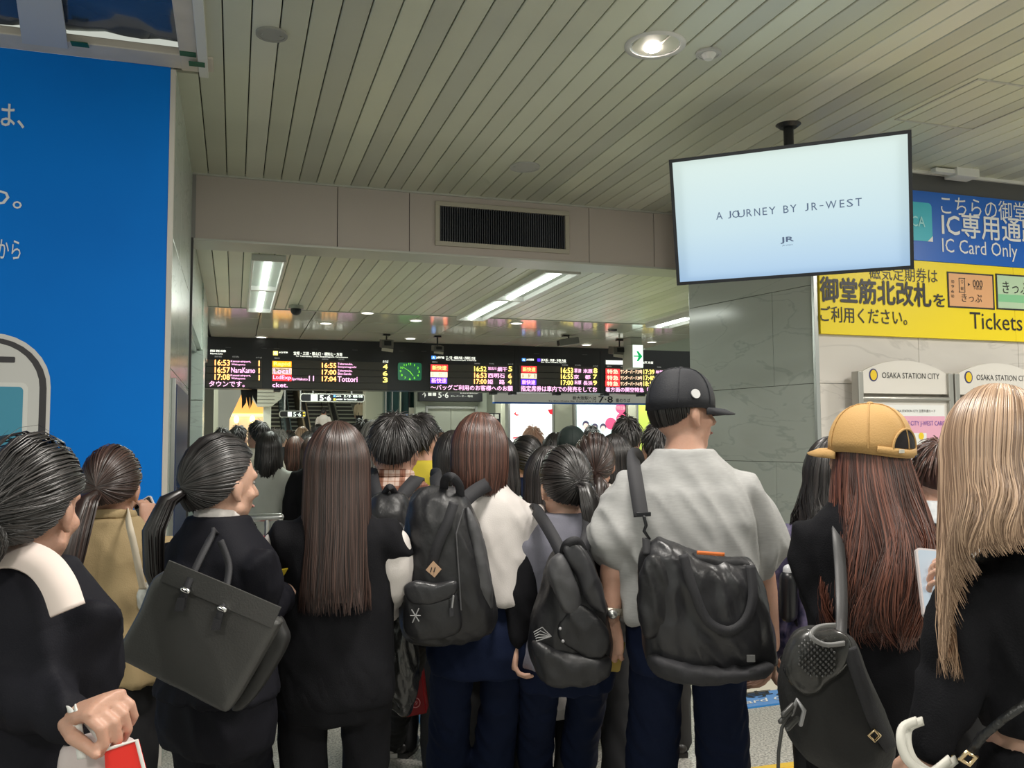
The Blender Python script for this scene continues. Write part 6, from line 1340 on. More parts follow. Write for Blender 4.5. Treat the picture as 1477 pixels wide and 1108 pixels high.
wstrap([(812, 800, 2.57), (817, 785, 2.54), (832, 780, 2.54), (842, 795, 2.56)], 0.024, 0.005, b_str, t, 'carry_handle')
for k in range(5): obj('cord', G().tube([W(795, 918, 2.50), W(782-k*2.2, 905+k*5, 2.49), W(770+k*1, 912+k*3, 2.49)], 0.0015, 6), m_sil, t)
for px_, py_ in ((808, 907), (812, 925)): obj('eyelet', G().tube([W(px_, py_, 2.50), W(px_, py_, 2.49)], 0.005, 10), m_sil, t)
# M's shoulder bag
t = bagroot('shoulder_bag', 'big black ruched nylon shoulder bag across the grey T-shirted man', 'bag', (1020, 985), 2.42)
soft('main_bag', [(926, 800), (948, 776), (985, 790), (1030, 803), (1075, 806), (1092, 830), (1108, 880), (1120, 935), (1114, 960), (1078, 974), (1020, 984), (955, 976), (930, 940), (922, 870)], 2.44, 0.09, 0.09, mat('nylon_satin_black', (0.022, 0.022, 0.025), 0.36, bump=0.5, bscale=30), t, fold=0.011, seed=21, fx=11, fz=5)
soft('bottom_panel', [(935, 945), (980, 952), (1050, 958), (1112, 955), (1105, 972), (1060, 980), (1000, 984), (948, 972)], 2.40, 0.075, 0.06, b_str, t, seed=2)
soft('side_pocket', [(924, 830), (945, 800), (975, 815), (985, 850), (960, 905), (930, 915)], 2.385, 0.022, 0.06, b_nyl, t, fold=0.012, seed=31)
soft('mouth', [(1000, 800), (1040, 804), (1078, 808), (1080, 822), (1040, 826), (1010, 818)], 2.41, 0.02, 0.05, m_blackm, t, seed=5)
wstrap([(985, 800, 2.345), (1000, 850, 2.33), (1020, 895, 2.33), (1050, 910, 2.335), (1075, 895, 2.34), (1086, 860, 2.35), (1082, 815, 2.37)], 0.026, 0.004, b_str, t, 'carry_handle')
wstrap([(1005, 797, 2.36), (1045, 800, 2.36)], 0.010, 0.003, mat('orange_tape', (0.6, 0.15, 0.03), 0.6), t, 'zip_tape')
obj('label_patch', G().box(W(1083, 950, 2.335), (0.022, 0.004, 0.018), Matrix.Rotation(-YAW, 3, 'Z')), mat('label_grey', (0.12, 0.12, 0.12), 0.6), t)
wstrap([(925, 745, 2.44), (918, 700, 2.50), (914, 672, 2.58), (914, 656, 2.70), (920, 660, 2.85), (924, 690, 2.95)], 0.042, 0.006, b_str, t, 'shoulder_strap')
obj('clasp', G().box(W(928, 742, 2.425), (0.045, 0.008, 0.012)), m_black, t, bevel=0.002)
obj('clasp', G().tube([W(929, 746, 2.42), W(932, 758, 2.42), W(929, 766, 2.42), W(937, 778, 2.42), W(929, 778, 2.42)], 0.005, 8), m_black, t, smooth=True)
wstrap([(932, 776, 2.42), (933, 800, 2.40)], 0.022, 0.005, b_str, t)
# N's backpack
t = bagroot('backpack', 'black leather backpack with a woven flap, hanging low on the tan-capped woman', 'backpack', (1210, 1115), 1.97)
soft('main_bag', [(1150, 915), (1185, 905), (1225, 918), (1245, 965), (1268, 1020), (1286, 1065), (1278, 1105), (1230, 1125), (1180, 1105), (1142, 1068), (1129, 1015), (1130, 960)], 1.98, 0.09, 0.09, mat('suede_black', (0.012, 0.012, 0.012), 0.7, bump=0.3, bscale=120), t, fold=0.007, seed=41, fx=8, fz=4)
mw = bpy.data.materials.new('woven_leather'); mw.use_nodes = True; nt = mw.node_tree; bs = nt.nodes['Principled BSDF']; bs.inputs['Base Color'].default_value = (0.035, 0.035, 0.034, 1); bs.inputs['Roughness'].default_value = 0.24
tc2 = nt.nodes.new('ShaderNodeTexCoord'); mp2 = nt.nodes.new('ShaderNodeMapping'); mp2.inputs['Rotation'].default_value = (0, 0.75, 0); nt.links.new(tc2.outputs['Object'], mp2.inputs[0])
ck = nt.nodes.new('ShaderNodeTexChecker'); ck.inputs['Scale'].default_value = 130; nt.links.new(mp2.outputs[0], ck.inputs[0]); bp = nt.nodes.new('ShaderNodeBump'); bp.inputs['Strength'].default_value = 1.0; bp.inputs['Distance'].default_value = 0.004
nt.links.new(ck.outputs['Fac'], bp.inputs['Height']); nt.links.new(bp.outputs[0], bs.inputs['Normal'])
fl = soft('woven_flap', [(1142, 925), (1165, 908), (1205, 908), (1226, 925), (1222, 958), (1195, 982), (1168, 1002), (1146, 990), (1131, 960)], 1.90, 0.035, 0.06, mw, t, fold=0.004, seed=44)
# raised woven strands of the flap
wg = G(); cc_ = W(1178, 950, 1.862)
ux = (W(1190, 962, 1.862)-cc_).normalized(); uy = (W(1190, 938, 1.862)-cc_).normalized()
for i in range(-5, 6):
    for j in range(-4, 5):
        if abs(i)*0.9+abs(j) < 6.2:
            q = cc_+ux*(i*0.0088)+uy*(j*0.0088)+VN*(0.004-0.0009*(i*i+j*j)*0.22); wg.ell(q, (0.0036, 0.0036, 0.0036), None, 8, 5)
w_ = obj('weave', wg, mat('weave_gloss', (0.05, 0.05, 0.05), 0.2, spec=0.8), fl, smooth=True, kind='stuff')
wstrap([(1212, 935, 1.90), (1214, 880, 2.02), (1212, 820, 2.10), (1208, 770, 2.16), (1206, 752, 2.24), (1210, 765, 2.36)], 0.028, 0.006, mat('strap_grey', (0.06, 0.06, 0.062), 0.5), t, 'shoulder_strap')
wstrap([(1225, 935, 1.88), (1240, 980, 1.87), (1262, 1040, 1.87), (1285, 1080, 1.9)], 0.03, 0.005, b_str, t, 'side_strap')
wstrap([(1218, 928, 1.86), (1190, 930, 1.84), (1170, 918, 1.84), (1180, 905, 1.86), (1205, 902, 1.88)], 0.010, 0.004, mat('handle_grey', (0.22, 0.22, 0.22), 0.35), t, 'carry_handle')
bk = W(1261, 1061, 1.865); obj('buckle', G().tube([bk+r_*0.012, bk+Vector((0, 0, 0.012)), bk-r_*0.012, bk-Vector((0, 0, 0.012)), bk+r_*0.012], 0.0035, 8), m_gold, t, smooth=True)
obj('drawcord', G().tube([W(*p) for p in ((1140, 1030, 1.88), (1128, 1050, 1.87), (1123, 1085, 1.87), (1122, 1130, 1.88))], 0.004, 8), b_lea, t, smooth=True)
obj('drawcord', G().tube([W(*p) for p in ((1142, 1030, 1.88), (1150, 1010, 1.86), (1160, 1025, 1.86), (1155, 1045, 1.87))], 0.005, 8), m_sil, t, smooth=True)
for p in ((1132, 1035), (1142, 1045), (1136, 1025)): obj('tassel', G().tube([W(p[0]+8, p[1]-8, 1.87), W(p[0]-6, p[1]+6, 1.86)], 0.006, 8), b_lea, t, smooth=True)
# C's tote
t = bagroot('tote_bag', 'large dark grey leather tote with thin handles, on the black-suited woman', 'bag', (290, 1018), 2.05)
pts = [(238, 824), (320, 858), (398, 892), (402, 905), (368, 965), (336, 1018), (318, 1019), (245, 982), (172, 946), (172, 938), (205, 880)]
g = pillow(pts, 2.03, 0.035, 0.045, e=5)
obj('bag_body', remesh(g, 0.006, 1, folds(0.003, 4, 5, 4, 0.5)), b_lea, t)
obj('gusset', remesh(pillow([(398, 892), (412, 905), (415, 930), (380, 990), (352, 1022), (336, 1018), (368, 965)], 2.08, 0.03, 0.04, e=4), 0.006, 1), mat('leather_dark_side', (0.014, 0.014, 0.014), 0.5), t)
obj('top_edge', strip([W(*p) for p in ((238, 823, 2.0), (320, 857, 1.995), (399, 891, 2.0))], 0.008, 0.05, (0, 0, 1)), b_lea, t)
wstrap([(262, 876, 1.99), (268, 852, 1.985), (286, 812, 2.02), (303, 778, 2.08), (308, 765, 2.16), (315, 775, 2.28), (322, 810, 2.35)], 0.015, 0.008, b_str, t, 'handle')
wstrap([(312, 905, 1.985), (319, 880, 1.98), (326, 850, 2.05), (330, 815, 2.1), (318, 780, 2.12)], 0.015, 0.008, b_str, t, 'handle')
for p in ((267, 852), (320, 879)):
    obj('fitting', G().tube([W(p[0]-3, p[1]-2, 1.975), W(p[0]+4, p[1]+1, 1.975)], 0.006, 8), m_chrome, t, smooth=True)
    obj('tab', G().prism([(-0.010, -0.03), (0.010, -0.03), (0.012, 0.0), (-0.006, 0.0)], W(p[0]-6, p[1]+10, 1.98), r_, (0.1, 0, 1), VN*0.006), b_str, t)
# yellow card in her hand
t = obj('travel_card', G().prism(rrect(-0.045, -0.012, 0.045, 0.014, 0.003), W(406, 828, 2.44), (r_+Vector((0, 0, 0.22))).normalized(), (VN*0.6+Vector((0, 0, 0.8))).normalized(), (0, 0, 0.003)), mat('card_yellow', (0.85, 0.62, 0.05), 0.4), None, loc=W(406, 828, 2.44))
tag(t, 'yellow and white card held up by the black-suited woman', 'card')
# A's white bag and red print
t = bagroot('paper_bag', 'white bag with a red-printed panel hanging from the far-left woman\'s wrist', 'bag', (150, 1150), 1.42)
soft('bag_body', [(92, 1078), (108, 1064), (150, 1058), (182, 1068), (196, 1090), (200, 1180), (150, 1200), (95, 1180), (88, 1120)], 1.42, 0.04, 0.05, mat('bag_white', (0.55, 0.48, 0.47), 0.45, bump=0.3, bscale=20), t, fold=0.004)
rp_ = [W(*p) for p in ((150, 1082, 1.35), (196, 1069, 1.35), (222, 1170, 1.35), (156, 1190, 1.35))]
obj('printed_panel', G().add([p+VN*0.001 for p in rp_]+[p-VN*0.012 for p in rp_], [(0, 1, 2, 3), (7, 6, 5, 4), (0, 4, 5, 1), (1, 5, 6, 2), (2, 6, 7, 3), (3, 7, 4, 0)]), mat('bag_red', (0.85, 0.03, 0.02), 0.4), t, bevel=0.002)
obj('panel_edge', G().tube([W(147, 1083, 1.347), W(197, 1068, 1.347), W(223, 1170, 1.347)], 0.003, 6), m_white, t)
wstrap([(118, 1095, 1.36), (114, 1060, 1.36), (110, 1040, 1.36), (98, 1025, 1.385), (92, 1028, 1.42), (98, 1050, 1.45)], 0.014, 0.002, m_white, t, 'handle')
wstrap([(152, 1078, 1.37), (128, 1048, 1.37), (112, 1030, 1.36), (108, 1018, 1.38)], 0.006, 0.002, m_white, t, 'handle')
# B's small bag
t = bagroot('handbag', 'small silvery handbag with a cream strap, on the tan-jacketed woman', 'bag', (212, 880), 2.66)
soft('bag_body', [(200, 842), (222, 838), (230, 860), (222, 884), (202, 882), (198, 862)], 2.66, 0.04, 0.04, mat('silver_quilt', (0.55, 0.55, 0.52), 0.25, 0.6, bump=0.6, bscale=25), t, vox=0.006)
wstrap([(206, 850, 2.60), (200, 820, 2.575), (193, 785, 2.57), (187, 760, 2.58), (184, 742, 2.64), (186, 738, 2.76), (192, 752, 2.9)], 0.020, 0.004, mat('strap_cream', (0.62, 0.54, 0.42), 0.6), t, 'shoulder_strap')
# phones, watch, card
def phone(label, c, ax, up, w_, h_, scr):
    ax = Vector(ax).normalized(); up = Vector(up); up = (up-ax*up.dot(ax)).normalized(); n_ = ax.cross(up)
    t = thing('phone', label, 'phone', c-up*h_/2)
    obj('case', G().prism(rrect(-w_/2, -h_/2, w_/2, h_/2, 0.009), c, ax, up, -n_*0.009), mat('case_pale', (0.55, 0.50, 0.50), 0.3), t)
    obj('screen', G().prism(rrect(-w_/2+0.004, -h_/2+0.004, w_/2-0.004, h_/2-0.004, 0.006), c+n_*0.0005, ax, up, -n_*0.001), scr, t); return t
phone('phone held up by the blonde woman, pale case, lit screen', W(1352, 842, 1.84), r_+Vector((0, 0, -0.1)), Vector((-0.10, 0.15, 1))-VN*0.3, 0.075, 0.15, mat('phone_screen_lit', (0.3, 0.35, 0.4), 0.1, emit=0.35, ecol=(0.5, 0.6, 0.7)))
phone('dark phone held by the tan-jacketed woman', W(214, 746, 2.98), r_*0.8+Vector((0, 0, 0.5)), (0, 0.3, 1), 0.07, 0.14, mat('phone_dark', (0.01, 0.01, 0.012), 0.1))
M_ = ppl['M']; wv = M_.jt['L'][2]; ev = M_.jt['L'][1]; dv = (wv-ev).normalized()
t = thing('wrist_watch', 'steel watch on the left wrist of the grey T-shirted man', 'watch', wv)
wc_ = wv-dv*0.012; u_ = dv.orthogonal().normalized(); w2 = dv.cross(u_)
obj('band', G().loft([[wc_+dv*z+(u_*cos(2*pi*j/24)+w2*sin(2*pi*j/24))*r0 for j in range(24)] for z, r0 in ((-0.011, 0.036), (-0.011, 0.0395), (0.011, 0.0375), (0.011, 0.034), (-0.011, 0.036))], close=False), mat('watch_steel', (0.5, 0.46, 0.38), 0.25, 0.9, bump=0.8, bscale=120), t, smooth=True)
obj('dial', G().tube([wc_+VN*0.036, wc_+VN*0.043], 0.015, 16), m_steel, t)
hv = (W(888, 945, 2.74)); t = tag(obj('card_case', G().prism(rrect(-0.022, -0.05, 0.022, 0.045, 0.008), hv, (r_*0.9+VN*0.3).normalized(), Vector((0.25, 0, 1)).normalized(), VN*0.008), mat('case_ochre', (0.42, 0.30, 0.06), 0.45), None, loc=hv), 'ochre and black card case in the left hand of the grey T-shirted man', 'card case')
# bracelet-like bag straps at the blonde woman's wrist
t = thing('strap_bag', 'small bag with looped white straps held by the blonde woman at the lower right', 'bag', W(1330, 1150, 1.42))
for k, (dx, dd_) in enumerate(((0, 0), (9, 0.02))):
    wstrap([(1322+dx, 1040, 1.39+dd_), (1302+dx, 1050, 1.38+dd_), (1300+dx, 1075, 1.37+dd_), (1312+dx, 1100, 1.37+dd_), (1340+dx, 1115, 1.38+dd_), (1370+dx, 1095, 1.40+dd_)], 0.014, 0.003, mat('strap_white', (0.68, 0.66, 0.60), 0.4), t, 'strap')
soft('bag_body', [(1300, 1125), (1340, 1118), (1380, 1125), (1385, 1180), (1340, 1195), (1300, 1180)], 1.40, 0.03, 0.03, b_lea, t)
obj('chain', G().tube([W(*p) for p in ((1400, 1085, 1.40), (1420, 1060, 1.38), (1450, 1035, 1.36), (1480, 1015, 1.35), (1520, 990, 1.40))], 0.007, 8), mat('braid_black', (0.02, 0.02, 0.02), 0.4, bump=1.0, bscale=90), t, smooth=True)
obj('ring', G().tube([W(*p) for p in ((1385, 1095, 1.39), (1395, 1085, 1.385), (1408, 1092, 1.385), (1398, 1104, 1.39), (1385, 1095, 1.39))], 0.004, 8), m_gold, t, smooth=True)
# black plastic carrier and the red bag behind
t = bagroot('carrier_bag', 'crumpled glossy black carrier bag hanging between the long-vested woman and the blouse woman', 'bag', (575, 1030), 2.8)
soft('bag_body', [(556, 880), (582, 876), (598, 920), (600, 985), (588, 1030), (566, 1018), (546, 1008), (550, 940)], 2.8, 0.06, 0.07, mat('plastic_black', (0.025, 0.025, 0.025), 0.22, bump=1.0, bscale=18, spec=0.7), t, fold=0.014, seed=51, fx=16, fz=5)
wstrap([(560, 885, 2.8), (556, 868, 2.8), (566, 862, 2.8), (574, 885, 2.8)], 0.014, 0.003, mat('plastic_black2', (0.02, 0.02, 0.02), 0.3), t, 'handle')
t = bagroot('gift_bag', 'dark red paper bag with a ringed mark, standing behind the black carrier bag', 'bag', (603, 1028), 3.75)
a = ony(584, 1028, 3.6); 
rb = [W(*p) for p in ((586, 938, 3.75), (607, 942, 3.75), (617, 1024, 3.75), (588, 1030, 3.75))]
obj('bag_body', G().add([p+VN*0.05 for p in rb]+[p-VN*0.05 for p in rb], [(0, 1, 2, 3), (7, 6, 5, 4), (0, 4, 5, 1), (1, 5, 6, 2), (2, 6, 7, 3), (3, 7, 4, 0)]), mat('bag_dark_red', (0.30, 0.01, 0.015), 0.4), t, bevel=0.004)
c = W(599, 1014, 3.69); obj('mark', G().tube([c+(r_*cos(a)+Vector((0, 0, 1))*sin(a))*0.02 for a in np.linspace(0, 2*pi, 20)], 0.002, 6), mat('mark_pink', (0.6, 0.25, 0.25), 0.5), t)
lettering('19', mat('mark_pink', (0.6, 0.25, 0.25), 0.5), t, c+VN*0.001, r_, (0, 0, 1), (-0.010, -0.009, 0.010, 0.009)); lettering('R', mat('mark_pink', (0.6, 0.25, 0.25), 0.5), t, c+VN*0.001+Vector((0, 0, 0.04)), r_, (0, 0, 1), (-0.006, -0.006, 0.006, 0.008))
# flask behind the grey T-shirted man
t = thing('flask', 'black flask with a pale lid beside the patterned-blouse woman', 'flask', W(1137, 890, 2.9))
obj('body', G().tube([W(1137, 885, 2.9), W(1137, 835, 2.9)], 0.030, 18), m_black, t, smooth=True); obj('lid', G().tube([W(1137, 830, 2.9), W(1137, 822, 2.9)], 0.018, 16), mat('lid_pale', (0.6, 0.62, 0.65), 0.3), t, smooth=True)
ho = W(1137, 860, 2.9); obj('sling', strip([W(1137, 840, 2.93), W(1150, 800, 2.92), W(1170, 740, 2.92), W(1180, 705, 2.98)], 0.012, 0.003, VN), b_str, t, smooth=True)

# ================================================================== FLOOR: stickers, tactile paving, barrier
def floor_sticker(lab, px, lines):
    p = [onz(x, y, 0) for x, y in px]; c = sum(p, Vector())/len(p); z = 0.003
    t = thing('floor_sticker', lab, 'floor sticker', (c.x, c.y, 0.0015), kind=None)
    obj('sheet', G().add([(q.x, q.y, z) for q in p]+[(q.x, q.y, 0.0005) for q in p], [(0, 1, 2, 3), (7, 6, 5, 4), (0, 4, 5, 1), (1, 5, 6, 2), (2, 6, 7, 3), (3, 7, 4, 0)]), mat('sticker_edge', (0.01, 0.22, 0.62), 0.4), t)
    q2 = [c+(q-c)*0.95 for q in p]
    obj('print', G().add([(q.x, q.y, z+0.001) for q in q2]+[(q.x, q.y, 0.0035) for q in q2], [(0, 1, 2, 3), (4, 5, 6, 7)]), mat('sticker_blue', (0.12, 0.30, 0.66), 0.4), t, fix=False)
    # a = near-left corner, axes along the sticker
    nl, nr, fr_, fl_ = q2[3], q2[2], q2[1], q2[0]; ax = (nr-nl); up = (fl_-nl); w_ = ax.length; h_ = up.length; ax.normalize(); up.normalize()
    for s, m_, r in lines:
        if s == '#': obj('print', G().prism([(r[0]*w_, r[1]*h_), (r[2]*w_, r[1]*h_), (r[2]*w_, r[3]*h_), (r[0]*w_, r[3]*h_)], nl+Vector((0, 0, 0.0045-nl.z)), ax, up, (0, 0, 0.0005)), m_, t)
        else: lettering(s, m_, t, nl+Vector((0, 0, 0.0055-nl.z)), ax, up, (r[0]*w_, r[1]*h_, r[2]*w_, r[3]*h_), 0.01, lift=0.0)
cream = mat('sticker_cream', (0.72, 0.66, 0.55), 0.4); redp = mat('sticker_red', (0.6, 0.03, 0.03), 0.4)
li = [('#', cream, (0.1, 0.42, 0.9, 0.8)), ('#', redp, (0.15, 0.55, 0.45, 0.68)), ('IC専用', m_sk, (0.08, 0.24, 0.9, 0.46)), ('IC Card Only', m_sw, (0.08, 0.06, 0.9, 0.2))]
floor_sticker('blue floor sticker seen between the legs of the white-bloused woman', [(592, 1020), (790, 1010), (770, 1058), (625, 1080)], li)
floor_sticker('blue floor sticker between the ponytailed woman and the man in the grey T-shirt', [(785, 985), (905, 985), (930, 1040), (800, 1058)], li)
floor_sticker('blue floor sticker at the foot of the green-grey pillar', [(1000, 985), (1088, 972), (1190, 1008), (1010, 1032)], li)
t = thing('black_kerb', 'low black kerb box at the pillar foot behind the blue floor sticker', 'kerb', tuple(onz(1110, 965, 0)))
a = onz(1080, 965, 0); b_ = onz(1150, 985, 0); q = (b_-a).normalized(); nq = Vector((-q.y, q.x, 0))
obj('box', G().prism([(0, 0), ((b_-a).length, 0), ((b_-a).length, 0.12), (0, 0.12)], (a.x, a.y, 0.0), q, nq, (0, 0, 0.07)), m_blackm, t, bevel=0.006)
m_tac = mat('tactile_yellow', (0.72, 0.48, 0.06), 0.5)
def tactile(p0, p1, w_, n, lab):
    ax = (p1-p0); Ln = ax.length; ax.normalize(); up = Vector((-ax.y, ax.x, 0)); t = thing('tactile_strip', lab, 'paving', (p0.x, p0.y, 0))
    L1 = Ln/n
    for i in range(n):
        o = p0+ax*(i*L1)
        tl = obj('tile', G().prism([(0.003, 0), (L1-0.003, 0), (L1-0.003, w_), (0.003, w_)], (o.x, o.y, 0.0005), ax, up, (0, 0, 0.006)), m_tac, t, bevel=0.002)
        g = G()
        for k in range(4): g.prism([(0.02, w_*(0.14+0.22*k)), (L1-0.02, w_*(0.14+0.22*k)), (L1-0.02, w_*(0.14+0.22*k)+0.025), (0.02, w_*(0.14+0.22*k)+0.025)], (o.x, o.y, 0.006), ax, up, (0, 0, 0.004))
        obj('ridges', g, m_tac, tl, kind='stuff')
a = onz(1118, 1104, 0); tactile(Vector((a.x-1.9, a.y-0.30, 0)), Vector((a.x+2.2, a.y-0.30, 0)), 0.30, 14, 'yellow tactile strip crossing the floor at the lower right')
a = onz(437, 712, 0); tactile(Vector((a.x+0.15, 5.2, 0)), Vector((a.x+0.15, 21.0, 0)), 0.30, 52, 'yellow tactile strip running away into the hall at left of centre')
# steel barrier between the suit woman and long hair woman
t = thing('steel_barrier', 'pale steel barrier rail behind the black-suited woman, red disc below its rail', 'barrier', tuple(onz(382, 800, 0))[:2]+(0,))
D_ = 5.0; a = W(352, 748, D_); b_ = W(404, 746, D_)
obj('rail', G().tube([a, b_], 0.022, 12), m_steel, t, smooth=True)
for q in (a, b_, a.lerp(b_, 0.65)): obj('post', G().tube([(q.x, q.y, 0.0), q], 0.018, 10), m_steel, t, smooth=True)
obj('shelf', G().box2((a.x-0.05, a.y-0.08, a.z-0.17), (b_.x+0.05, b_.y+0.25, a.z-0.15)), m_white, t, bevel=0.004)
obj('panel', G().box2((a.x, a.y+0.02, 0.3), (b_.x, b_.y+0.05, a.z-0.2)), m_white, t)
obj('red_disc', disc((W(378, 768, D_).x, W(378, 768, D_).y, a.z-0.15), 0.055, 0.05, 20, 0.04), mat('red_plastic', (0.5, 0.01, 0.03), 0.4), t)
# wall poster and rail at the left wall
t = thing('wall_poster', 'dark blue poster with white lettering on the left marble wall beside the blue hoarding', 'poster', (XL, 5.2, 0.9))
pz0, pz1 = 0.95, 1.85
obj('frame', G().box2((XL, 4.75, pz0-0.03), (XL+0.02, 5.98, pz1+0.03)), m_steel, t, bevel=0.003)
obj('sheet', G().box2((XL+0.02, 4.79, pz0), (XL+0.024, 5.94, pz1)), mat('poster_navy', (0.03, 0.05, 0.13), 0.3), t)
for i, s in enumerate(('RAIL PASS', '北口 改札', 'TICKET')):
    z0 = 1.5-i*0.2; lettering(s, m_sw, t, (XL+0.0245, 5.85, 0), (0, -1, 0) if False else (0, -1, 0), (0, 0, 1), (0.05, z0, 0.95, z0+0.1), lift=-0.001 if False else 0.001)
t = thing('wall_handrail', 'pale double handrail along the left marble wall, low beside the blue hoarding', 'handrail', (XL, 5.0, 0))
for z in (0.62, 0.82): obj('rail', G().tube([(XL+0.07, 4.7, z), (XL+0.07, 6.3, z)], 0.018, 10), mat('rail_pale', (0.6, 0.6, 0.55), 0.3), t, smooth=True)
for y in (4.75, 5.25, 5.75, 6.25):
    obj('bracket', G().tube([(XL, y, 0.60), (XL+0.07, y, 0.62)], 0.01, 8), m_steel, t); obj('bracket', G().tube([(XL, y, 0.80), (XL+0.07, y, 0.82)], 0.01, 8), m_steel, t)

# ================================================================== CROWD AHEAD
def copy_person(proto, label, hx, htop, d, heading, mats, group='crowd waiting further ahead'):
    t = W(hx, htop, d); base = proto.root; k = t.z/proto.h
    r = base.copy(); COL.objects.link(r); r.matrix_world = Matrix.Translation((t.x, t.y, 0)) @ Matrix.Rotation(heading, 4, 'Z') @ Matrix.Scale(k, 4)
    r['label'] = label; r['group'] = group
    def cp(o, par):
        for ch in list(o.children):
            c = ch.copy(); COL.objects.link(c); c.parent = par
            nm = ch.name.split('.')[0]
            if nm in mats:
                for sl_ in c.material_slots: sl_.link = 'OBJECT'; sl_.material = mats[nm]
            cp(ch, c)
    cp(base, r); return r
def proto(label, hx, htop, d, heading, fit, hair, top, name='p', **k):
    r = person(label, hx, htop, d, heading, fit, hair=hair, top=top, vox=0.018, n_str=220, face=True, group='crowd waiting further ahead', **k); r.h = W(hx, htop, d).z; return r
c_dk = mat('cloth_charcoal', (0.03, 0.03, 0.035), 0.8); c_cr = mat('cloth_cream', (0.62, 0.58, 0.48), 0.8); c_lil = mat('cloth_lilac', (0.55, 0.50, 0.62), 0.8); c_hood = mat('cloth_pale_grey', (0.50, 0.52, 0.48), 0.85, bump=0.2, bscale=200); c_flo = mat('cloth_black_floral', (0.012, 0.014, 0.018), 0.8, col2=(0.30, 0.30, 0.30), vary=0.1, vscale=16)
c_blu = mat('cloth_mid_blue', (0.08, 0.14, 0.28), 0.8); c_beg = mat('cloth_beige', (0.42, 0.35, 0.24), 0.8); c_jean = mat('denim', (0.12, 0.16, 0.25), 0.8)
wf = dict(width=0.005)
pM = proto('man with short black hair raising a hand to his ear, below the warm-lit shop', 345, 617, 8.6, hd0, 'M', dict(style=SHORT, mat=H_BLK, **wf), dict(mat=c_dk, name='jacket'))
pB = proto('woman with a dark bun and navy jacket, in front of the white lit poster', 757, 631, 4.7, radians(8), 'F', dict(style=dict(TIE, tie=(0.3, -1, -0.3), bun=((0.05, -0.13, -0.035), 0.040), bunn=60), mat=H_BLK, **wf), dict(mat=c_navy, name='jacket'), lookyaw=radians(15))
pL = proto('woman with a brown bob and black floral dress, left of the long-haired woman', 427, 633, 8.3, hd0, 'F', dict(style=dict(thick=0.02, fall=True, zend=-0.20, fall_to=2.2, flare=[1, 1.05, 1.05, 0.95], nf=5), mat=H_BRN, **wf), dict(mat=c_flo, name='dress', hem=0.55, boxy=1.05))
pP = proto('woman with a dark ponytail by the left edge of the pale blue poster', 778, 631, 8.5, hd0, 'F', dict(style=dict(TIE, tie=(0, -1, 0.0), tail=((0, -0.11, 0.02), (0, -0.15, -0.02), (0, -0.15, -0.16)), tailr=(0.02, 0.035, 0.015), tailn=60), mat=H_BLK, **wf), dict(mat=c_blu, name='top'))
CP = copy_person
CP(pM, 'man with dark hair and charcoal jacket, leftmost of the crowd, under the thin column', 322, 621, 8.0, hd0, dict(jacket=c_blk))
CP(pM, 'young man with dark hair facing left over the grey hoodie woman, pale collar', 371, 611, 7.6, hd0+radians(50), dict(jacket=c_cr))
CP(pL, 'woman in a pale grey hoodie with black hair, standing behind the steel barrier', 388, 627, 6.9, hd0+radians(12), dict(dress=c_hood, hair=H_BLK))
CP(pM, 'man with greyish cap-like hair in pale clothes beyond the grey hoodie woman', 397, 621, 12.0, hd0, dict(jacket=c_cr, hair=H_GRY))
CP(pM, 'person in a dark coat with grey hair, just left of the lilac top', 405, 622, 11.6, hd0, dict(jacket=c_dk, hair=H_GRY))
CP(pP, 'woman in a lilac top with her hair tied, in the middle distance', 418, 622, 12.0, hd0, dict(top=c_lil))
CP(pL, 'woman with light brown hair and a beige top in front of the blue-grey balustrade', 436, 618, 13.5, hd0, dict(dress=c_beg, hair=H_BLD))
CP(pL, 'woman with dark hair and cream top just right of the floral dress', 447, 625, 10.5, hd0+radians(-20), dict(dress=c_cr, hair=H_BLK))
CP(pL, 'person with brown hair and a black short top left of the long-haired woman', 452, 634, 7.8, hd0+radians(-15), dict(dress=c_blk, hair=H_DBR))
CP(pM, 'man in profile with black hair, white collar, below the escalators', 457, 615, 11.0, hd0+radians(80), dict(jacket=c_dk))
CP(pM, 'tall dark-haired man in black just left of the long-haired woman', 463, 630, 6.6, hd0, dict(jacket=c_blk))
CP(pM, 'dark-haired man to the left behind the plaid-shirted young man', 524, 609, 7.0, hd0, dict(jacket=c_dk))
CP(pL, 'grey-brown haired woman directly left of the plaid-shirted young man', 541, 611, 6.2, hd0, dict(dress=c_dk, hair=H_GRY))
CP(pL, 'brown-haired woman right of the yellow-shirted man, farther off', 637, 628, 7.2, hd0, dict(dress=c_blu))
CP(pM, 'man with black hair farther off, right behind the yellow-shirted man', 627, 618, 8.0, hd0, dict(jacket=c_cr))
pbald = CP(pM, 'bald man with a dark backpack, in front of the white lit poster', 768, 619, 7.4, hd0, dict(jacket=c_navy, hair=SKIN2))
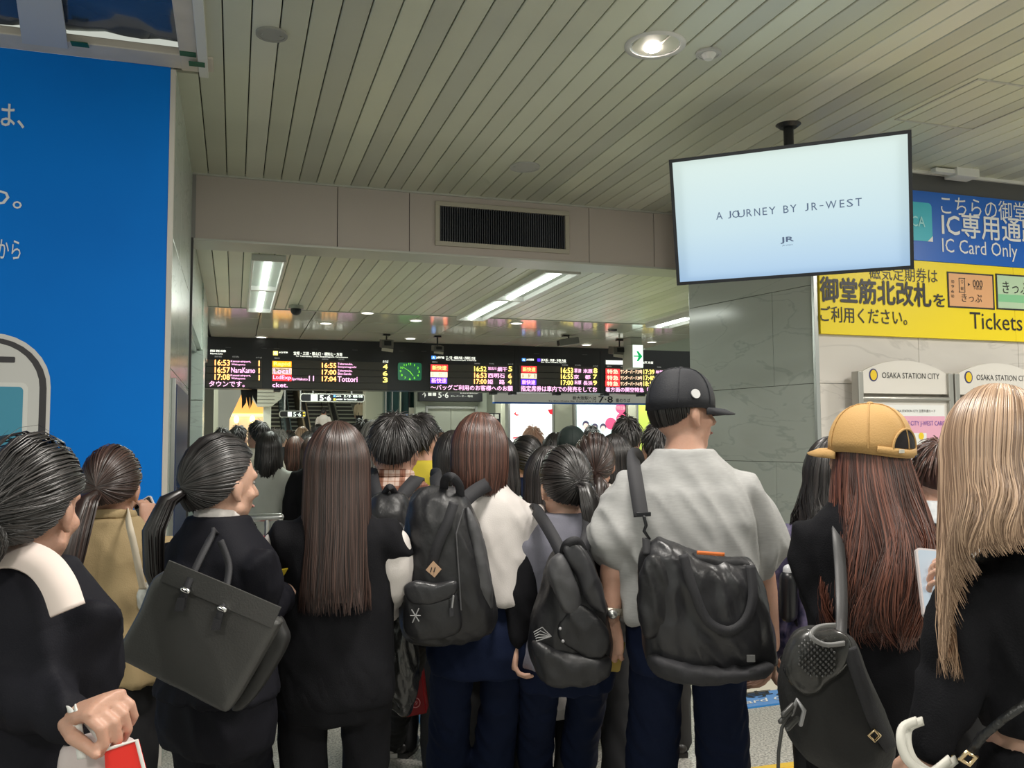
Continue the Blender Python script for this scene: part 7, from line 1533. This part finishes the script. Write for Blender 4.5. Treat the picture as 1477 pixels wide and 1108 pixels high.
CP(pL, 'dark-haired person between the white poster and the green cap', 802, 629, 6.0, hd0, dict(dress=c_dk, hair=H_BLK))
CP(pM, 'dark-haired man farther off, just right of the green cap', 853, 617, 9.6, hd0, dict(jacket=c_dk))
CP(pM, 'man with round black hair in a dark shirt, in front of the pale blue poster', 903, 606, 5.2, hd0, dict(jacket=c_blk))
CP(pL, 'woman with smooth long black hair right of the dark brown ponytail', 887, 632, 4.7, hd0, dict(dress=c_blk, hair=H_BLK))
CP(pM, 'dark-haired man half hidden behind the man in the black cap', 948, 616, 4.4, hd0, dict(jacket=c_blk))
CP(pL, 'woman in a pale mint blouse just right behind the reddish-brown bob', 716, 634, 3.9, hd0, dict(dress=mat('cloth_mint', (0.55, 0.62, 0.56), 0.8), hair=H_BLK))
CP(pL, 'woman in a white shirt hidden behind the black ponytail, only her shoulder showing', 790, 652, 3.4, hd0, dict(dress=c_wht, hair=H_BLK))
capm = person('person in a dark green cap, in front of the cream column between the posters', 824, 618, 5.4, hd0, 'M', top=dict(mat=c_cr, name='shirt'), hair=dict(style=dict(SHORT, thick=0.004, top=-0.02), mat=H_BLK, width=0.005), vox=0.018, n_str=150, group='crowd waiting further ahead')
cap_hat(capm, mat('cap_dark_green', (0.018, 0.030, 0.028), 0.7), 0)
# riders on the escalators: they stand on the steps
def rider(px, ptop, d, lab, m1, hair):
    t = W(px, ptop, d); y = t.y; i = max(0, int((y-Y0+0.16)/RUN)); zst = (i+1)*RISE
    r = CP(pM if hair is H_BLK else pP, lab, px, ptop, d, hd0+radians(4), dict(jacket=m1, top=m1, hair=hair), 'riders on the escalators')
    k = (t.z-zst)/(pM.h if hair is H_BLK else pP.h); r.matrix_world = Matrix.Translation((t.x, t.y, zst)) @ Matrix.Rotation(hd0, 4, 'Z') @ Matrix.Scale(k, 4)
rider(467, 590, 23.5, 'man in a white shirt riding the third escalator flight', c_wht, H_BLK)
rider(519, 574, 25.0, 'person in a beige shirt riding the rightmost escalator flight', c_beg, H_DBR)
